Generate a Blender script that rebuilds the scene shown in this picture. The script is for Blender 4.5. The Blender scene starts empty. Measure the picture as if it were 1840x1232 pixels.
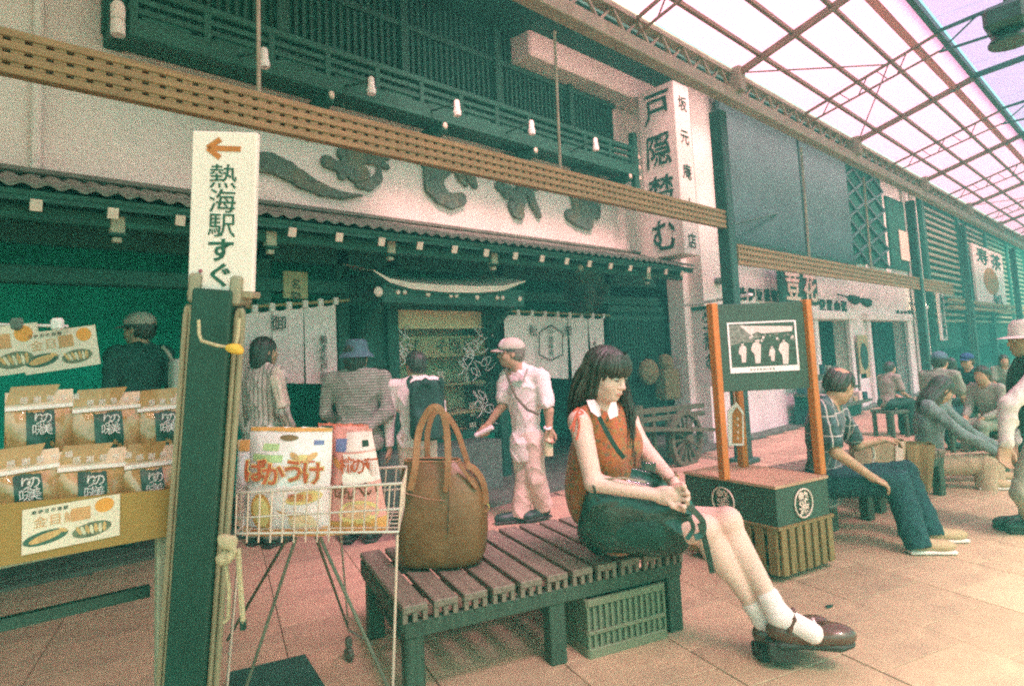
import bpy, math, random
import numpy as np
from mathutils import Vector, Matrix
random.seed(7); np.random.seed(7)
SC = bpy.context.scene
COL = SC.collection
# ---------------------------------------------------------------- camera
F_PX, CX, CY, CAM_H = 1130., 920., 540., 1.46
YAW, PITCH, ROLL = map(math.radians, (46.5, 5.06, 2.6))
V3 = lambda *a: np.array(a, float)
FW = V3(math.cos(YAW)*math.cos(PITCH), math.sin(YAW)*math.cos(PITCH), math.sin(PITCH))
_rt = V3(math.sin(YAW), -math.cos(YAW), 0); _up = np.cross(_rt, FW)
RT = _rt*math.cos(ROLL)-_up*math.sin(ROLL); UP = _up*math.cos(ROLL)+_rt*math.sin(ROLL)
EYE = V3(0, 0, CAM_H)
cam = bpy.data.objects.new('camera', bpy.data.cameras.new('camera')); COL.objects.link(cam)
cm = Matrix(np.column_stack([RT, UP, -FW]).tolist()).to_4x4(); cm.translation = Vector(EYE)
cam.matrix_world = cm
cam.data.sensor_width = 36; cam.data.lens = 36*F_PX/1840
cam.data.shift_y = -(616-CY)/1840; cam.data.clip_start = .05; cam.data.clip_end = 600
SC.camera = cam
# ---------------------------------------------------------------- sky, sun, exposure
SUN_EL, SUN_AZ = math.radians(57), math.radians(256)      # direction TO the sun, azimuth from +X counter-clockwise
w = bpy.data.worlds.new('World'); SC.world = w; w.use_nodes = True
nt = w.node_tree; bg = nt.nodes['Background']
sky = nt.nodes.new('ShaderNodeTexSky'); sky.sky_type = 'NISHITA'; sky.sun_disc = False
sky.sun_elevation = SUN_EL; sky.sun_rotation = math.pi/2-SUN_AZ
sky.air_density = 1.0; sky.dust_density = 3.0; sky.ozone_density = 1.0
tint = nt.nodes.new('ShaderNodeMix'); tint.data_type = 'RGBA'; tint.blend_type = 'MULTIPLY'; tint.inputs[0].default_value = 1
tint.inputs[7].default_value = (.90, 1.04, .80, 1)
nt.links.new(sky.outputs[0], tint.inputs[6]); nt.links.new(tint.outputs[2], bg.inputs[0])
bg.inputs[1].default_value = .14
sun = bpy.data.objects.new('sun', bpy.data.lights.new('sun', 'SUN')); COL.objects.link(sun)
sun.data.energy = 4.6; sun.data.angle = math.radians(16); sun.data.color = (1, .74, .69)
sd = Vector((math.cos(SUN_EL)*math.cos(SUN_AZ), math.cos(SUN_EL)*math.sin(SUN_AZ), math.sin(SUN_EL)))
sun.rotation_euler = sd.to_track_quat('Z', 'Y').to_euler(); sun.location = (0, 0, 20)
VS = SC.view_settings
VS.view_transform = 'Standard'; VS.look = 'None'; VS.gamma = 1; VS.use_curve_mapping = False
VS.exposure = 2.3
SC.cycles.use_denoising = False; SC.cycles.filter_width = 2.1; SC.cycles.max_bounces = 8; SC.cycles.diffuse_bounces = 5; SC.cycles.transparent_max_bounces = 12
SC.cycles.sample_clamp_indirect = 6; SC.cycles.caustics_reflective = False; SC.cycles.caustics_refractive = False
# ---------------------------------------------------------------- points from the photograph's rays
def ray(x, y): return FW+RT*((x-CX)/F_PX)-UP*((y-CY)/F_PX)
def at(x, y, d): return EYE+ray(x, y)*d
def onx(x, y, X): r = ray(x, y); return EYE+r*(X/r[0])
def ony(x, y, Y): r = ray(x, y); return EYE+r*(Y/r[1])
def onz(x, y, z): r = ray(x, y); return EYE+r*((z-CAM_H)/r[2])
def nrm(v): v = np.asarray(v, float); return v/np.linalg.norm(v)
# ---------------------------------------------------------------- materials
def _mk(name):
    m = bpy.data.materials.new(name); m.use_nodes = True
    return m, m.node_tree.nodes, m.node_tree.links, m.node_tree.nodes['Principled BSDF']
def mat(name, c, rough=.7, var=.18, scale=6., bump=0., bscale=40., metal=0., stretch=(1, 1, 1), spec=.4, coat=0., sheen=0., dirt=None, detail=6.):
    m, N, L, P = _mk(name)
    tc = N.new('ShaderNodeTexCoord'); mp = N.new('ShaderNodeMapping'); mp.inputs['Scale'].default_value = stretch
    L.new(tc.outputs['Object'], mp.inputs[0])
    n = N.new('ShaderNodeTexNoise'); n.inputs['Scale'].default_value = scale; n.inputs['Detail'].default_value = detail; n.inputs['Roughness'].default_value = .62
    L.new(mp.outputs[0], n.inputs[0])
    r = N.new('ShaderNodeValToRGB'); r.color_ramp.elements[0].position = .3; r.color_ramp.elements[1].position = .7
    r.color_ramp.elements[0].color = [min(1, k*(1-var)) for k in c]+[1]
    r.color_ramp.elements[1].color = [min(1, k*(1+var)) for k in c]+[1]
    L.new(n.outputs[0], r.inputs[0]); src = r.outputs[0]
    if dirt:
        dc, ds, da = dirt
        n3 = N.new('ShaderNodeTexNoise'); n3.inputs['Scale'].default_value = ds; n3.inputs['Detail'].default_value = 8
        L.new(tc.outputs['Object'], n3.inputs[0])
        r3 = N.new('ShaderNodeValToRGB'); r3.color_ramp.elements[0].position = .5; r3.color_ramp.elements[1].position = .78
        L.new(n3.outputs[0], r3.inputs[0])
        mu = N.new('ShaderNodeMath'); mu.operation = 'MULTIPLY'; mu.inputs[1].default_value = da; L.new(r3.outputs[0], mu.inputs[0])
        mx = N.new('ShaderNodeMix'); mx.data_type = 'RGBA'; L.new(mu.outputs[0], mx.inputs[0]); L.new(src, mx.inputs[6]); mx.inputs[7].default_value = (*dc, 1)
        src = mx.outputs[2]
    L.new(src, P.inputs['Base Color'])
    rr = N.new('ShaderNodeMapRange'); rr.inputs['To Min'].default_value = max(.03, rough-.1); rr.inputs['To Max'].default_value = min(1, rough+.12)
    L.new(n.outputs[0], rr.inputs[0]); L.new(rr.outputs[0], P.inputs['Roughness'])
    P.inputs['Metallic'].default_value = metal; P.inputs['Specular IOR Level'].default_value = spec
    P.inputs['Coat Weight'].default_value = coat; P.inputs['Sheen Weight'].default_value = sheen
    if bump:
        n2 = N.new('ShaderNodeTexNoise'); n2.inputs['Scale'].default_value = bscale; n2.inputs['Detail'].default_value = 4
        L.new(mp.outputs[0], n2.inputs[0]); b = N.new('ShaderNodeBump'); b.inputs['Strength'].default_value = min(1, bump); b.inputs['Distance'].default_value = .012
        L.new(n2.outputs[0], b.inputs['Height']); L.new(b.outputs[0], P.inputs['Normal'])
    return m
def wood(name, c, axis=0, rough=.65, var=.35, **k):
    s = [14, 14, 14]; s[axis] = 1.2
    return mat(name, c, rough, var, 3.0, .25, 9., stretch=tuple(s), **k)
def stripes(name, base, bands, rough=.9, bump=.15, var=.2):
    """cloth with woven bands: (direction, per metre, duty, colour, strength)"""
    m = mat(name, base, rough, var, 20, bump, 60, sheen=.2); N, L = m.node_tree.nodes, m.node_tree.links
    P = N['Principled BSDF']; src = P.inputs['Base Color'].links[0].from_socket
    tc = N.new('ShaderNodeTexCoord')
    for ax, fr, duty, c, st in bands:
        d = N.new('ShaderNodeVectorMath'); d.operation = 'DOT_PRODUCT'; d.inputs[1].default_value = [float(q)*fr for q in ax]
        L.new(tc.outputs['Object'], d.inputs[0])
        f = N.new('ShaderNodeMath'); f.operation = 'FRACT'; L.new(d.outputs['Value'], f.inputs[0])
        t = N.new('ShaderNodeMath'); t.operation = 'LESS_THAN'; t.inputs[1].default_value = duty; L.new(f.outputs[0], t.inputs[0])
        g = N.new('ShaderNodeMath'); g.operation = 'MULTIPLY'; g.inputs[1].default_value = st; L.new(t.outputs[0], g.inputs[0])
        x = N.new('ShaderNodeMix'); x.data_type = 'RGBA'; L.new(g.outputs[0], x.inputs[0]); L.new(src, x.inputs[6]); x.inputs[7].default_value = (*c, 1)
        src = x.outputs[2]
    L.new(src, P.inputs['Base Color']); return m
def spots(name, base, cols, scale=22, rough=.8, var=.2, thr=.56):
    m = mat(name, base, rough, var, 10, .25, 30, sheen=.2); N, L = m.node_tree.nodes, m.node_tree.links
    P = N['Principled BSDF']; src = P.inputs['Base Color'].links[0].from_socket; tc = N.new('ShaderNodeTexCoord')
    for i, c in enumerate(cols):
        mp = N.new('ShaderNodeMapping'); mp.inputs['Location'].default_value = (i*3.1, i*1.7, i*5.3); L.new(tc.outputs['Object'], mp.inputs[0])
        n = N.new('ShaderNodeTexNoise'); n.inputs['Scale'].default_value = scale*(1+.3*i); n.inputs['Detail'].default_value = 3; L.new(mp.outputs[0], n.inputs[0])
        r = N.new('ShaderNodeValToRGB'); r.color_ramp.elements[0].position = thr; r.color_ramp.elements[1].position = thr+.04; L.new(n.outputs[0], r.inputs[0])
        x = N.new('ShaderNodeMix'); x.data_type = 'RGBA'; L.new(r.outputs[0], x.inputs[0]); L.new(src, x.inputs[6]); x.inputs[7].default_value = (*c, 1)
        src = x.outputs[2]
    L.new(src, P.inputs['Base Color']); return m
def panel_mat(name, c, clear, rough=.4):
    m, N, L, P = _mk(name); N.remove(P); out = N['Material Output']
    tr = N.new('ShaderNodeBsdfTransparent'); tl = N.new('ShaderNodeBsdfTranslucent'); df = N.new('ShaderNodeBsdfDiffuse')
    n = N.new('ShaderNodeTexNoise'); n.inputs['Scale'].default_value = 2.5; tc = N.new('ShaderNodeTexCoord'); L.new(tc.outputs['Object'], n.inputs[0])
    r = N.new('ShaderNodeValToRGB'); r.color_ramp.elements[0].color = [k*.93 for k in c]+[1]; r.color_ramp.elements[1].color = [*c, 1]; L.new(n.outputs[0], r.inputs[0])
    for s in (tr, tl, df): L.new(r.outputs[0], s.inputs[0])
    a = N.new('ShaderNodeMixShader'); a.inputs[0].default_value = .12; L.new(tl.outputs[0], a.inputs[1]); L.new(df.outputs[0], a.inputs[2])
    b = N.new('ShaderNodeMixShader'); b.inputs[0].default_value = clear; L.new(a.outputs[0], b.inputs[1]); L.new(tr.outputs[0], b.inputs[2])
    L.new(b.outputs[0], out.inputs[0]); return m
def glow(name, c, s):
    m, N, L, P = _mk(name); P.inputs['Base Color'].default_value = (*c, 1); P.inputs['Emission Color'].default_value = (*c, 1); P.inputs['Emission Strength'].default_value = s
    return m
def film_mat(name, c, clear=.7, rough=.12):
    m, N, L, P = _mk(name); out = N['Material Output']; P.inputs['Base Color'].default_value = (*c, 1); P.inputs['Roughness'].default_value = rough
    n = N.new('ShaderNodeTexNoise'); n.inputs['Scale'].default_value = 14; b = N.new('ShaderNodeBump'); b.inputs['Strength'].default_value = .5; b.inputs['Distance'].default_value = .01
    L.new(n.outputs[0], b.inputs['Height']); L.new(b.outputs[0], P.inputs['Normal'])
    t = N.new('ShaderNodeBsdfTransparent'); x = N.new('ShaderNodeMixShader'); x.inputs[0].default_value = clear
    L.new(P.outputs[0], x.inputs[1]); L.new(t.outputs[0], x.inputs[2]); L.new(x.outputs[0], out.inputs[0]); return m
# ---------------------------------------------------------------- objects
BASE = {}
def _tag(o, label, cat, group, kind):
    if label: o['label'] = label
    if cat: o['category'] = cat
    if group: o['group'] = group
    if kind: o['kind'] = kind
def thing(name, label, cat, loc, group=None):
    o = bpy.data.objects.new(name, None); o.empty_display_size = .1; COL.objects.link(o)
    o.location = Vector([float(k) for k in loc]); BASE[o.name] = np.array([float(k) for k in loc]); _tag(o, label, cat, group, None); return o
def base_of(p): return BASE[p.name] if p is not None else np.zeros(3)
def mesh_np(name, v, faces, m, smooth=False):
    me = bpy.data.meshes.new(name)
    if isinstance(faces, np.ndarray):
        k = faces.shape[1]; me.vertices.add(len(v)); me.vertices.foreach_set('co', np.asarray(v, np.float32).ravel())
        me.loops.add(faces.size); me.loops.foreach_set('vertex_index', faces.astype(np.int32).ravel())
        me.polygons.add(len(faces)); me.polygons.foreach_set('loop_start', np.arange(0, faces.size, k, dtype=np.int32)); me.update(calc_edges=True)
    else:
        me.from_pydata([tuple(map(float, q)) for q in v], [], faces); me.update()
    if m: me.materials.append(m)
    if smooth: me.polygons.foreach_set('use_smooth', np.ones(len(me.polygons), bool))
    return me
def link(name, me, parent=None, label=None, cat=None, group=None, kind=None, loc=None):
    o = bpy.data.objects.new(name, me); COL.objects.link(o)
    if parent is not None: o.parent = parent; BASE[o.name] = base_of(parent)
    elif loc is not None: o.location = Vector([float(k) for k in loc]); BASE[o.name] = np.array(loc, float)
    else: BASE[o.name] = np.zeros(3)
    _tag(o, label, cat, group, kind); return o
class MB:
    def __init__(s): s.v = []; s.f = []
    def add(s, v, f):
        k = len(s.v); s.v += [np.asarray(q, float) for q in v]; s.f += [tuple(i+k for i in q) for q in f]; return s
    def box(s, o, ex, ey, ez, ch=0.):
        """centre o, full edge vectors; ch = chamfer in metres"""
        o, ex, ey, ez = (np.asarray(q, float) for q in (o, ex, ey, ez)); A = [ex/2, ey/2, ez/2]
        if ch <= 0:
            v = [o+A[0]*a+A[1]*b+A[2]*c for a in (-1, 1) for b in (-1, 1) for c in (-1, 1)]
            f = [(0, 1, 3, 2), (4, 6, 7, 5), (0, 4, 5, 1), (2, 3, 7, 6), (0, 2, 6, 4), (1, 5, 7, 3)]
            if np.dot(np.cross(ex, ey), ez) < 0: f = [q[::-1] for q in f]
            return s.add(v, f)
        n = [max(1e-6, np.linalg.norm(q)) for q in A]; k = [1-min(ch/q, .45) for q in n]
        ids = {}; v = []
        for a in (-1, 1):
            for b in (-1, 1):
                for c in (-1, 1):
                    sg = (a, b, c)
                    for ax in range(3):
                        ids[(sg, ax)] = len(v)
                        v.append(o+sum(A[i]*sg[i]*(1 if i == ax else k[i]) for i in range(3)))
        f = []
        for ax in range(3):
            p, q = [i for i in range(3) if i != ax]
            for sgn in (-1, 1):
                loop = []
                for (u, w_) in ((-1, -1), (1, -1), (1, 1), (-1, 1)):
                    t = [0]*3; t[ax] = sgn; t[p] = u; t[q] = w_; loop.append(ids[(tuple(t), ax)])
                f.append(tuple(loop))
        for ax in range(3):
            p, q = [i for i in range(3) if i != ax]
            for u in (-1, 1):
                for w_ in (-1, 1):
                    t0 = [0]*3; t1 = [0]*3; t0[ax] = -1; t1[ax] = 1
                    for t in (t0, t1): t[p] = u; t[q] = w_
                    f.append((ids[(tuple(t0), p)], ids[(tuple(t1), p)], ids[(tuple(t1), q)], ids[(tuple(t0), q)]))
        for a in (-1, 1):
            for b in (-1, 1):
                for c in (-1, 1): f.append(tuple(ids[((a, b, c), ax)] for ax in range(3)))
        return s.add(v, s._out(v, f, o))
    @staticmethod
    def _out(v, f, o):
        r = []
        for q in f:
            a, b, c = v[q[0]], v[q[1]], v[q[2]]; n = np.cross(b-a, c-a); mid = sum(v[i] for i in q)/len(q)
            r.append(q if np.dot(n, mid-o) >= 0 else q[::-1])
        return r
    def bar(s, a, b, wy, wz, ch=0., up=(0, 0, 1)):
        a, b = np.asarray(a, float), np.asarray(b, float); d = b-a; y = np.cross(up, d)
        if np.linalg.norm(y) < 1e-6: y = np.cross((1, 0, 0), d)
        y = nrm(y); z = nrm(np.cross(d, y)); return s.box((a+b)/2, d, y*wy, z*wz, ch)
    def tube(s, pts, r, n=8, caps=True):
        pts = [np.asarray(p, float) for p in pts]; rs = r if hasattr(r, '__len__') else [r]*len(pts)
        t0 = nrm(pts[1]-pts[0]); u = np.cross(t0, (0, 0, 1));
        if np.linalg.norm(u) < 1e-3: u = np.cross(t0, (1, 0, 0))
        u = nrm(u); v = []; f = []
        for i, p in enumerate(pts):
            t = nrm(pts[min(i+1, len(pts)-1)]-pts[max(i-1, 0)]); u = u-t*np.dot(u, t); u = nrm(u); w_ = np.cross(t, u)
            v += [p+(u*math.cos(2*math.pi*k/n)+w_*math.sin(2*math.pi*k/n))*rs[i] for k in range(n)]
        for i in range(len(pts)-1):
            for k in range(n): f.append((i*n+k, i*n+(k+1) % n, (i+1)*n+(k+1) % n, (i+1)*n+k))
        if caps: f.append(tuple(range(n))[::-1]); f.append(tuple((len(pts)-1)*n+k for k in range(n)))
        return s.add(v, f)
    def prism(s, poly, o, ex, ey, ez):
        """2-D polygon in (ex,ey) at o, pushed by ez"""
        o, ex, ey, ez = (np.asarray(q, float) for q in (o, ex, ey, ez)); n = len(poly)
        a = [o+ex*p[0]+ey*p[1] for p in poly]; v = a+[q+ez for q in a]
        f = [tuple(range(n))[::-1], tuple(range(n, 2*n))]+[(i, (i+1) % n, n+(i+1) % n, n+i) for i in range(n)]
        ar = sum(poly[i][0]*poly[(i+1) % n][1]-poly[(i+1) % n][0]*poly[i][1] for i in range(n))
        if ar*np.dot(np.cross(ex, ey), ez) < 0: f = [q[::-1] for q in f]
        return s.add(v, f)
    def grid(s, P):
        """P: rows of points"""
        k = len(s.v); r, c = len(P), len(P[0]); s.v += [np.asarray(q, float) for row in P for q in row]
        s.f += [(k+i*c+j, k+i*c+j+1, k+(i+1)*c+j+1, k+(i+1)*c+j) for i in range(r-1) for j in range(c-1)]; return s
    def lathe(s, c, prof, n=20, ax=(0, 0, 1), ux=(1, 0, 0)):
        ax = nrm(ax); u = np.asarray(ux, float); u = nrm(u-ax*np.dot(u, ax)) if abs(np.dot(nrm(u), ax)) < .99 else nrm(np.cross(ax, (0, 1, 0))); w_ = np.cross(ax, u)
        P = [[np.asarray(c)+ax*h+(u*math.cos(2*math.pi*k/n)+w_*math.sin(2*math.pi*k/n))*r for k in range(n+1)] for r, h in prof]
        return s.grid(P)
    def sphere(s, c, r, n=12, m=8, rot=None):
        rr = r if hasattr(r, '__len__') else (r, r, r); P = []
        for i in range(m+1):
            t = math.pi*i/m; row = []
            for k in range(n+1):
                q = V3(rr[0]*math.sin(t)*math.cos(2*math.pi*k/n), rr[1]*math.sin(t)*math.sin(2*math.pi*k/n), rr[2]*math.cos(t))
                if rot is not None: q = rot@q
                row.append(np.asarray(c)+q)
            P.append(row)
        return s.grid(P[::-1])
    def go(s, name, m, parent=None, smooth=False, label=None, cat=None, group=None, kind=None, loc=None):
        b = base_of(parent) if parent is not None else (np.array(loc, float) if loc is not None else np.zeros(3))
        me = mesh_np(name, [q-b for q in s.v], s.f, m, smooth)
        if smooth:
            me.set_sharp_from_angle(angle=math.radians(42))
        return link(name, me, parent, label, cat, group, kind, loc)
def inst(name, me, parent, M):
    """another copy of a shared mesh; M places it in the world"""
    o = bpy.data.objects.new(name, me); COL.objects.link(o); o.parent = parent; BASE[o.name] = base_of(parent)
    o.matrix_local = Matrix.Translation(Vector(-base_of(parent))) @ M; return o
def frame(o, ex, ey, ez):
    m = Matrix(np.column_stack([ex, ey, ez]).tolist()).to_4x4(); m.translation = Vector([float(k) for k in o]); return m
def copy_tree(o, parent=None):
    c = o.copy(); COL.objects.link(c); c.parent = parent; BASE[c.name] = BASE[o.name]
    for ch in list(o.children): copy_tree(ch, c)
    return c
# ---------------------------------------------------------------- lettering: glyph outlines from Blender's own font
GLY = {}
def load_glyphs(chars):
    tmp = []
    for ch, off in chars:
        cu = bpy.data.curves.new('glyph', 'FONT'); cu.body = ch; cu.size = 1; cu.offset = off; cu.resolution_u = 2; cu.fill_mode = 'BOTH'; cu.extrude = .5
        o = bpy.data.objects.new('glyph', cu); COL.objects.link(o); tmp.append((ch, off, o))
    bpy.context.view_layer.update(); dg = bpy.context.evaluated_depsgraph_get()
    for ch, off, o in tmp:
        me = bpy.data.meshes.new_from_object(o.evaluated_get(dg))
        v = np.array([q.co[:] for q in me.vertices]) if len(me.vertices) else np.zeros((0, 3)); f = [tuple(p.vertices) for p in me.polygons]
        GLY[(ch, off)] = (v, f); bpy.data.meshes.remove(me)
    for ch, off, o in tmp:
        cu = o.data; bpy.data.objects.remove(o); bpy.data.curves.remove(cu)
def glyph(mb, ch, o, ex, ey, w_, h, off=0., depth=.002, jit=0.):
    """one character centred at o in a w_ x h cell spanned by ex, ey; depth along the outward normal"""
    v, f = GLY[(ch, off)]
    if len(v) == 0: return
    ex, ey = nrm(ex), nrm(ey); n = np.cross(ex, ey); lo, hi = v.min(0), v.max(0); c = (lo+hi)/2; s = np.maximum(hi-lo, .05)
    full = V3(.92, .92, 1); sc = np.minimum(V3(1, 1, 1), np.maximum(s[:2].max()/.92, .45)) if False else 1
    q = (v-c)
    if jit:
        q[:, 0] += jit*np.sin(q[:, 1]*9+c[0]*7)*.5+jit*.4*np.sin(q[:, 1]*31); q[:, 1] += jit*np.sin(q[:, 0]*8+1.3)*.5
    mb.add([np.asarray(o)+ex*p[0]*w_+ey*p[1]*h+n*(p[2]+.5)*depth for p in q], f)
def vtext(mb, txt, top, ex, dn, size, pitch, off=0., depth=.002, jit=0., wide=1.):
    for i, ch in enumerate(txt): glyph(mb, ch, np.asarray(top)+nrm(dn)*pitch*(i+.5), ex, -nrm(dn), size*wide, size, off, depth, jit)
def htext(mb, txt, left, ex, ey, size, pitch, off=0., depth=.002, jit=0., arc=0.):
    for i, ch in enumerate(txt): glyph(mb, ch, np.asarray(left)+nrm(ex)*pitch*(i+.5)+nrm(ey)*arc*math.sin(i*1.7), ex, ey, size, size, off, depth, jit)
# ---------------------------------------------------------------- solid modelling by distance field (bodies, clothes, soft things)
def cap(a, b, r0, r1=None, k=.02, sub=False): return ('c', np.asarray(a, float), np.asarray(b, float), r0, r0 if r1 is None else r1, k, sub)
def ell(c, r, R=None, k=.02, sub=False): return ('e', np.asarray(c, float), np.asarray(r, float), np.eye(3) if R is None else np.asarray(R, float), 0, k, sub)
def rbx(c, h, R=None, rd=.01, k=.01, sub=False): return ('b', np.asarray(c, float), np.asarray(h, float), np.eye(3) if R is None else np.asarray(R, float), rd, k, sub)
def sdf(prims, vox, grow=0.):
    lo, hi = [], []
    for p in prims:
        if p[-1]: continue
        if p[0] == 'c': r = max(p[3], p[4])+grow; lo.append(np.minimum(p[1], p[2])-r); hi.append(np.maximum(p[1], p[2])+r)
        else:
            e = np.abs(p[3])@(p[2]+(p[4] if p[0] == 'b' else 0))+grow; lo.append(p[1]-e); hi.append(p[1]+e)
    lo = np.min(lo, 0)-4*vox-.02; hi = np.max(hi, 0)+4*vox+.02; n = np.ceil((hi-lo)/vox).astype(int)+1
    G = np.full(n, 1e3, np.float32); ax = [lo[i]+np.arange(n[i])*vox for i in range(3)]
    for p in prims:
        if p[0] == 'c': r = max(p[3], p[4]); a, b = np.minimum(p[1], p[2])-r, np.maximum(p[1], p[2])+r
        else: e = np.abs(p[3])@(p[2]+(p[4] if p[0] == 'b' else 0)); a, b = p[1]-e, p[1]+e
        k = p[5]; mg = grow+1.2*k+3*vox
        i0 = np.clip(np.floor((a-mg-lo)/vox).astype(int), 0, n); i1 = np.clip(np.ceil((b+mg-lo)/vox).astype(int)+1, 0, n)
        if (i1 <= i0).any(): continue
        X = ax[0][i0[0]:i1[0], None, None]; Y = ax[1][None, i0[1]:i1[1], None]; Z = ax[2][None, None, i0[2]:i1[2]]
        if p[0] == 'c':
            d = p[2]-p[1]; L2 = max(1e-9, d@d); x, y, z = X-p[1][0], Y-p[1][1], Z-p[1][2]
            t = np.clip((x*d[0]+y*d[1]+z*d[2])/L2, 0, 1)
            D = np.sqrt((x-t*d[0])**2+(y-t*d[1])**2+(z-t*d[2])**2)-(p[3]+(p[4]-p[3])*t)
        else:
            x, y, z = X-p[1][0], Y-p[1][1], Z-p[1][2]; R = p[3]
            u = [x*R[0, i]+y*R[1, i]+z*R[2, i] for i in range(3)]
            if p[0] == 'e':
                k0 = np.sqrt(sum((u[i]/p[2][i])**2 for i in range(3))); k1 = np.sqrt(sum((u[i]/p[2][i]**2)**2 for i in range(3)))
                D = k0*(k0-1)/np.maximum(k1, 1e-6)
            else:
                q = [np.abs(u[i])-p[2][i] for i in range(3)]
                D = np.sqrt(sum(np.maximum(c, 0)**2 for c in q))+np.minimum(np.maximum(np.maximum(q[0], q[1]), q[2]), 0)-p[4]
        D = D-grow if not p[6] else D
        S = G[i0[0]:i1[0], i0[1]:i1[1], i0[2]:i1[2]]
        if p[6]:
            h = np.clip(.5-.5*(S+D)/k, 0, 1); S[...] = S*(1-h)-D*h+k*h*(1-h)
        else:
            h = np.clip(.5+.5*(D-S)/k, 0, 1); S[...] = np.where(S > 900, D, D*(1-h)+S*h-k*h*(1-h))
    # surface nets
    ins = G < 0; n = np.array(G.shape); acc = np.zeros((*(n-1), 3), np.float32); cnt = np.zeros(n-1, np.float32)
    off = [(a, b, c) for a in (0, 1) for b in (0, 1) for c in (0, 1)]
    sl = lambda o: tuple(slice(o[i], n[i]-1+o[i]) for i in range(3))
    s8 = sum(ins[sl(o)].astype(np.int8) for o in off); act = np.argwhere((s8 > 0) & (s8 < 8))
    if not len(act): return np.zeros((0, 3)), np.zeros((0, 4), int)
    P = np.zeros((len(act), 3)); C = np.zeros(len(act))
    for o in off:
        for d in range(3):
            if o[d]: continue
            o2 = list(o); o2[d] = 1
            A = G[tuple((act+o).T)]; B = G[tuple((act+o2).T)]; mk = (A < 0) != (B < 0)
            t = np.where(mk, A/np.where(mk, A-B, 1), 0); t = np.clip(t, 0, 1); pos = np.tile(np.array(o, float), (len(act), 1)); pos[:, d] += t
            P += pos*mk[:, None]; C += mk
    V = lo+(act+P/C[:, None])*vox
    idx = np.full(n-1, -1, np.int64); idx[tuple(act.T)] = np.arange(len(act)); faces = []
    for d in range(3):
        e1, e2 = [(1, 2), (2, 0), (0, 1)][d]
        a = ins[tuple(slice(0, n[i]-1) if i == d else slice(1, n[i]-1) for i in range(3))]
        b = ins[tuple(slice(1, n[i]) if i == d else slice(1, n[i]-1) for i in range(3))]
        ed = np.argwhere(a != b); st = a[tuple(ed.T)]; ed = ed+np.array([0 if i == d else 1 for i in range(3)])
        u1 = np.zeros(3, int); u1[e1] = 1; u2 = np.zeros(3, int); u2[e2] = 1
        q = np.stack([idx[tuple((ed-u1-u2).T)], idx[tuple((ed-u2).T)], idx[tuple(ed.T)], idx[tuple((ed-u1).T)]], 1)
        q[~st] = q[~st][:, ::-1]; faces.append(q[(q >= 0).all(1)])
    return V, np.concatenate(faces)
def soft(name, prims, vox, m, parent=None, grow=0., disp=None, label=None, cat=None, group=None, loc=None, kind=None):
    V, Fc = sdf(prims, vox, grow)
    if disp is not None: V = disp(V, Fc)
    b = base_of(parent) if parent is not None else (np.array(loc, float) if loc is not None else np.zeros(3))
    return link(name, mesh_np(name, V-b, Fc, m, True), parent, label, cat, group, kind, loc)
def vnorm(V, Fc):
    n = np.cross(V[Fc[:, 2]]-V[Fc[:, 0]], V[Fc[:, 3]]-V[Fc[:, 1]]); o = np.zeros_like(V)
    for i in range(4): np.add.at(o, Fc[:, i], n)
    return o/np.maximum(np.linalg.norm(o, axis=1, keepdims=True), 1e-9)
def folds(amp, f=18., dirs=((.5, .2, .9), (.9, .3, .2)), seed=0):
    def fn(V, Fc):
        N = vnorm(V, Fc); d = np.zeros(len(V))
        for i, k in enumerate(dirs):
            k = nrm(k)*f*(1+.37*i); a = V@k; s = V@(nrm(np.roll(k, 1))*f*.45)
            d += np.sin(a+1.6*np.sin(s+seed+i)+seed*2.1)*(.6+.4*np.sin(s*.7+i+seed))
        return V+N*(amp*d/len(dirs))[:, None]
    return fn
# ================================================================ materials of the place
GRN = (.018, .062, .045)
m_plaster = mat('plaster', (.80, .70, .66), .85, .07, 2.2, .12, 25, dirt=((.35, .33, .26), 1.1, .45))
m_plaster2 = mat('white_render', (.78, .70, .66), .85, .06, 2.0, .1, 22, dirt=((.42, .38, .32), .9, .4))
m_timber = wood('dark_timber', (.014, .085, .062), 2)
m_timber_h = wood('dark_timber_beam', (.014, .085, .062), 0)
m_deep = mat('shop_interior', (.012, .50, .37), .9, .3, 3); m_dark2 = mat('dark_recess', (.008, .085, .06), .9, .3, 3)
m_lat = wood('lattice_wood', (.29, .185, .085), 0, .6, .28)
m_tile = mat('roof_tile_clay', (.15, .155, .125), .55, .3, 7, .2, 30)
m_steel = mat('painted_steel', (.27, .25, .18), .5, .2, 5, metal=.0, dirt=((.2, .12, .06), 3, .5))
m_steel_red = mat('primer_steel', (.19, .125, .075), .5, .25, 5)
m_steel_dk = mat('dark_steel', (.02, .065, .048), .45, .25, 6)
m_panel = panel_mat('roof_sheet', (.82, .56, .66), .42)
m_panel_sun_dim = panel_mat('sun_dimming_sheet', (.95, .74, .78), .72); m_panel_dim = panel_mat('roof_sheet_dimming', (.46, .36, .33), .3); m_gut = panel_mat('gutter_sheet', (.50, .38, .30), .2)  # dimming roof sheets are out of view, added to darken the left side
m_tile_p = mat('paving', (.45, .33, .21), .72, .16, 3.4, .25, 55, dirt=((.22, .16, .115), 2.6, .75))
_N, _L, _P = m_tile_p.node_tree.nodes, m_tile_p.node_tree.links, m_tile_p.node_tree.nodes['Principled BSDF']
_oi = _N.new('ShaderNodeObjectInfo'); _mr = _N.new('ShaderNodeMapRange'); _mr.inputs['To Min'].default_value = .80; _mr.inputs['To Max'].default_value = 1.1; _L.new(_oi.outputs['Random'], _mr.inputs[0])
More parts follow.
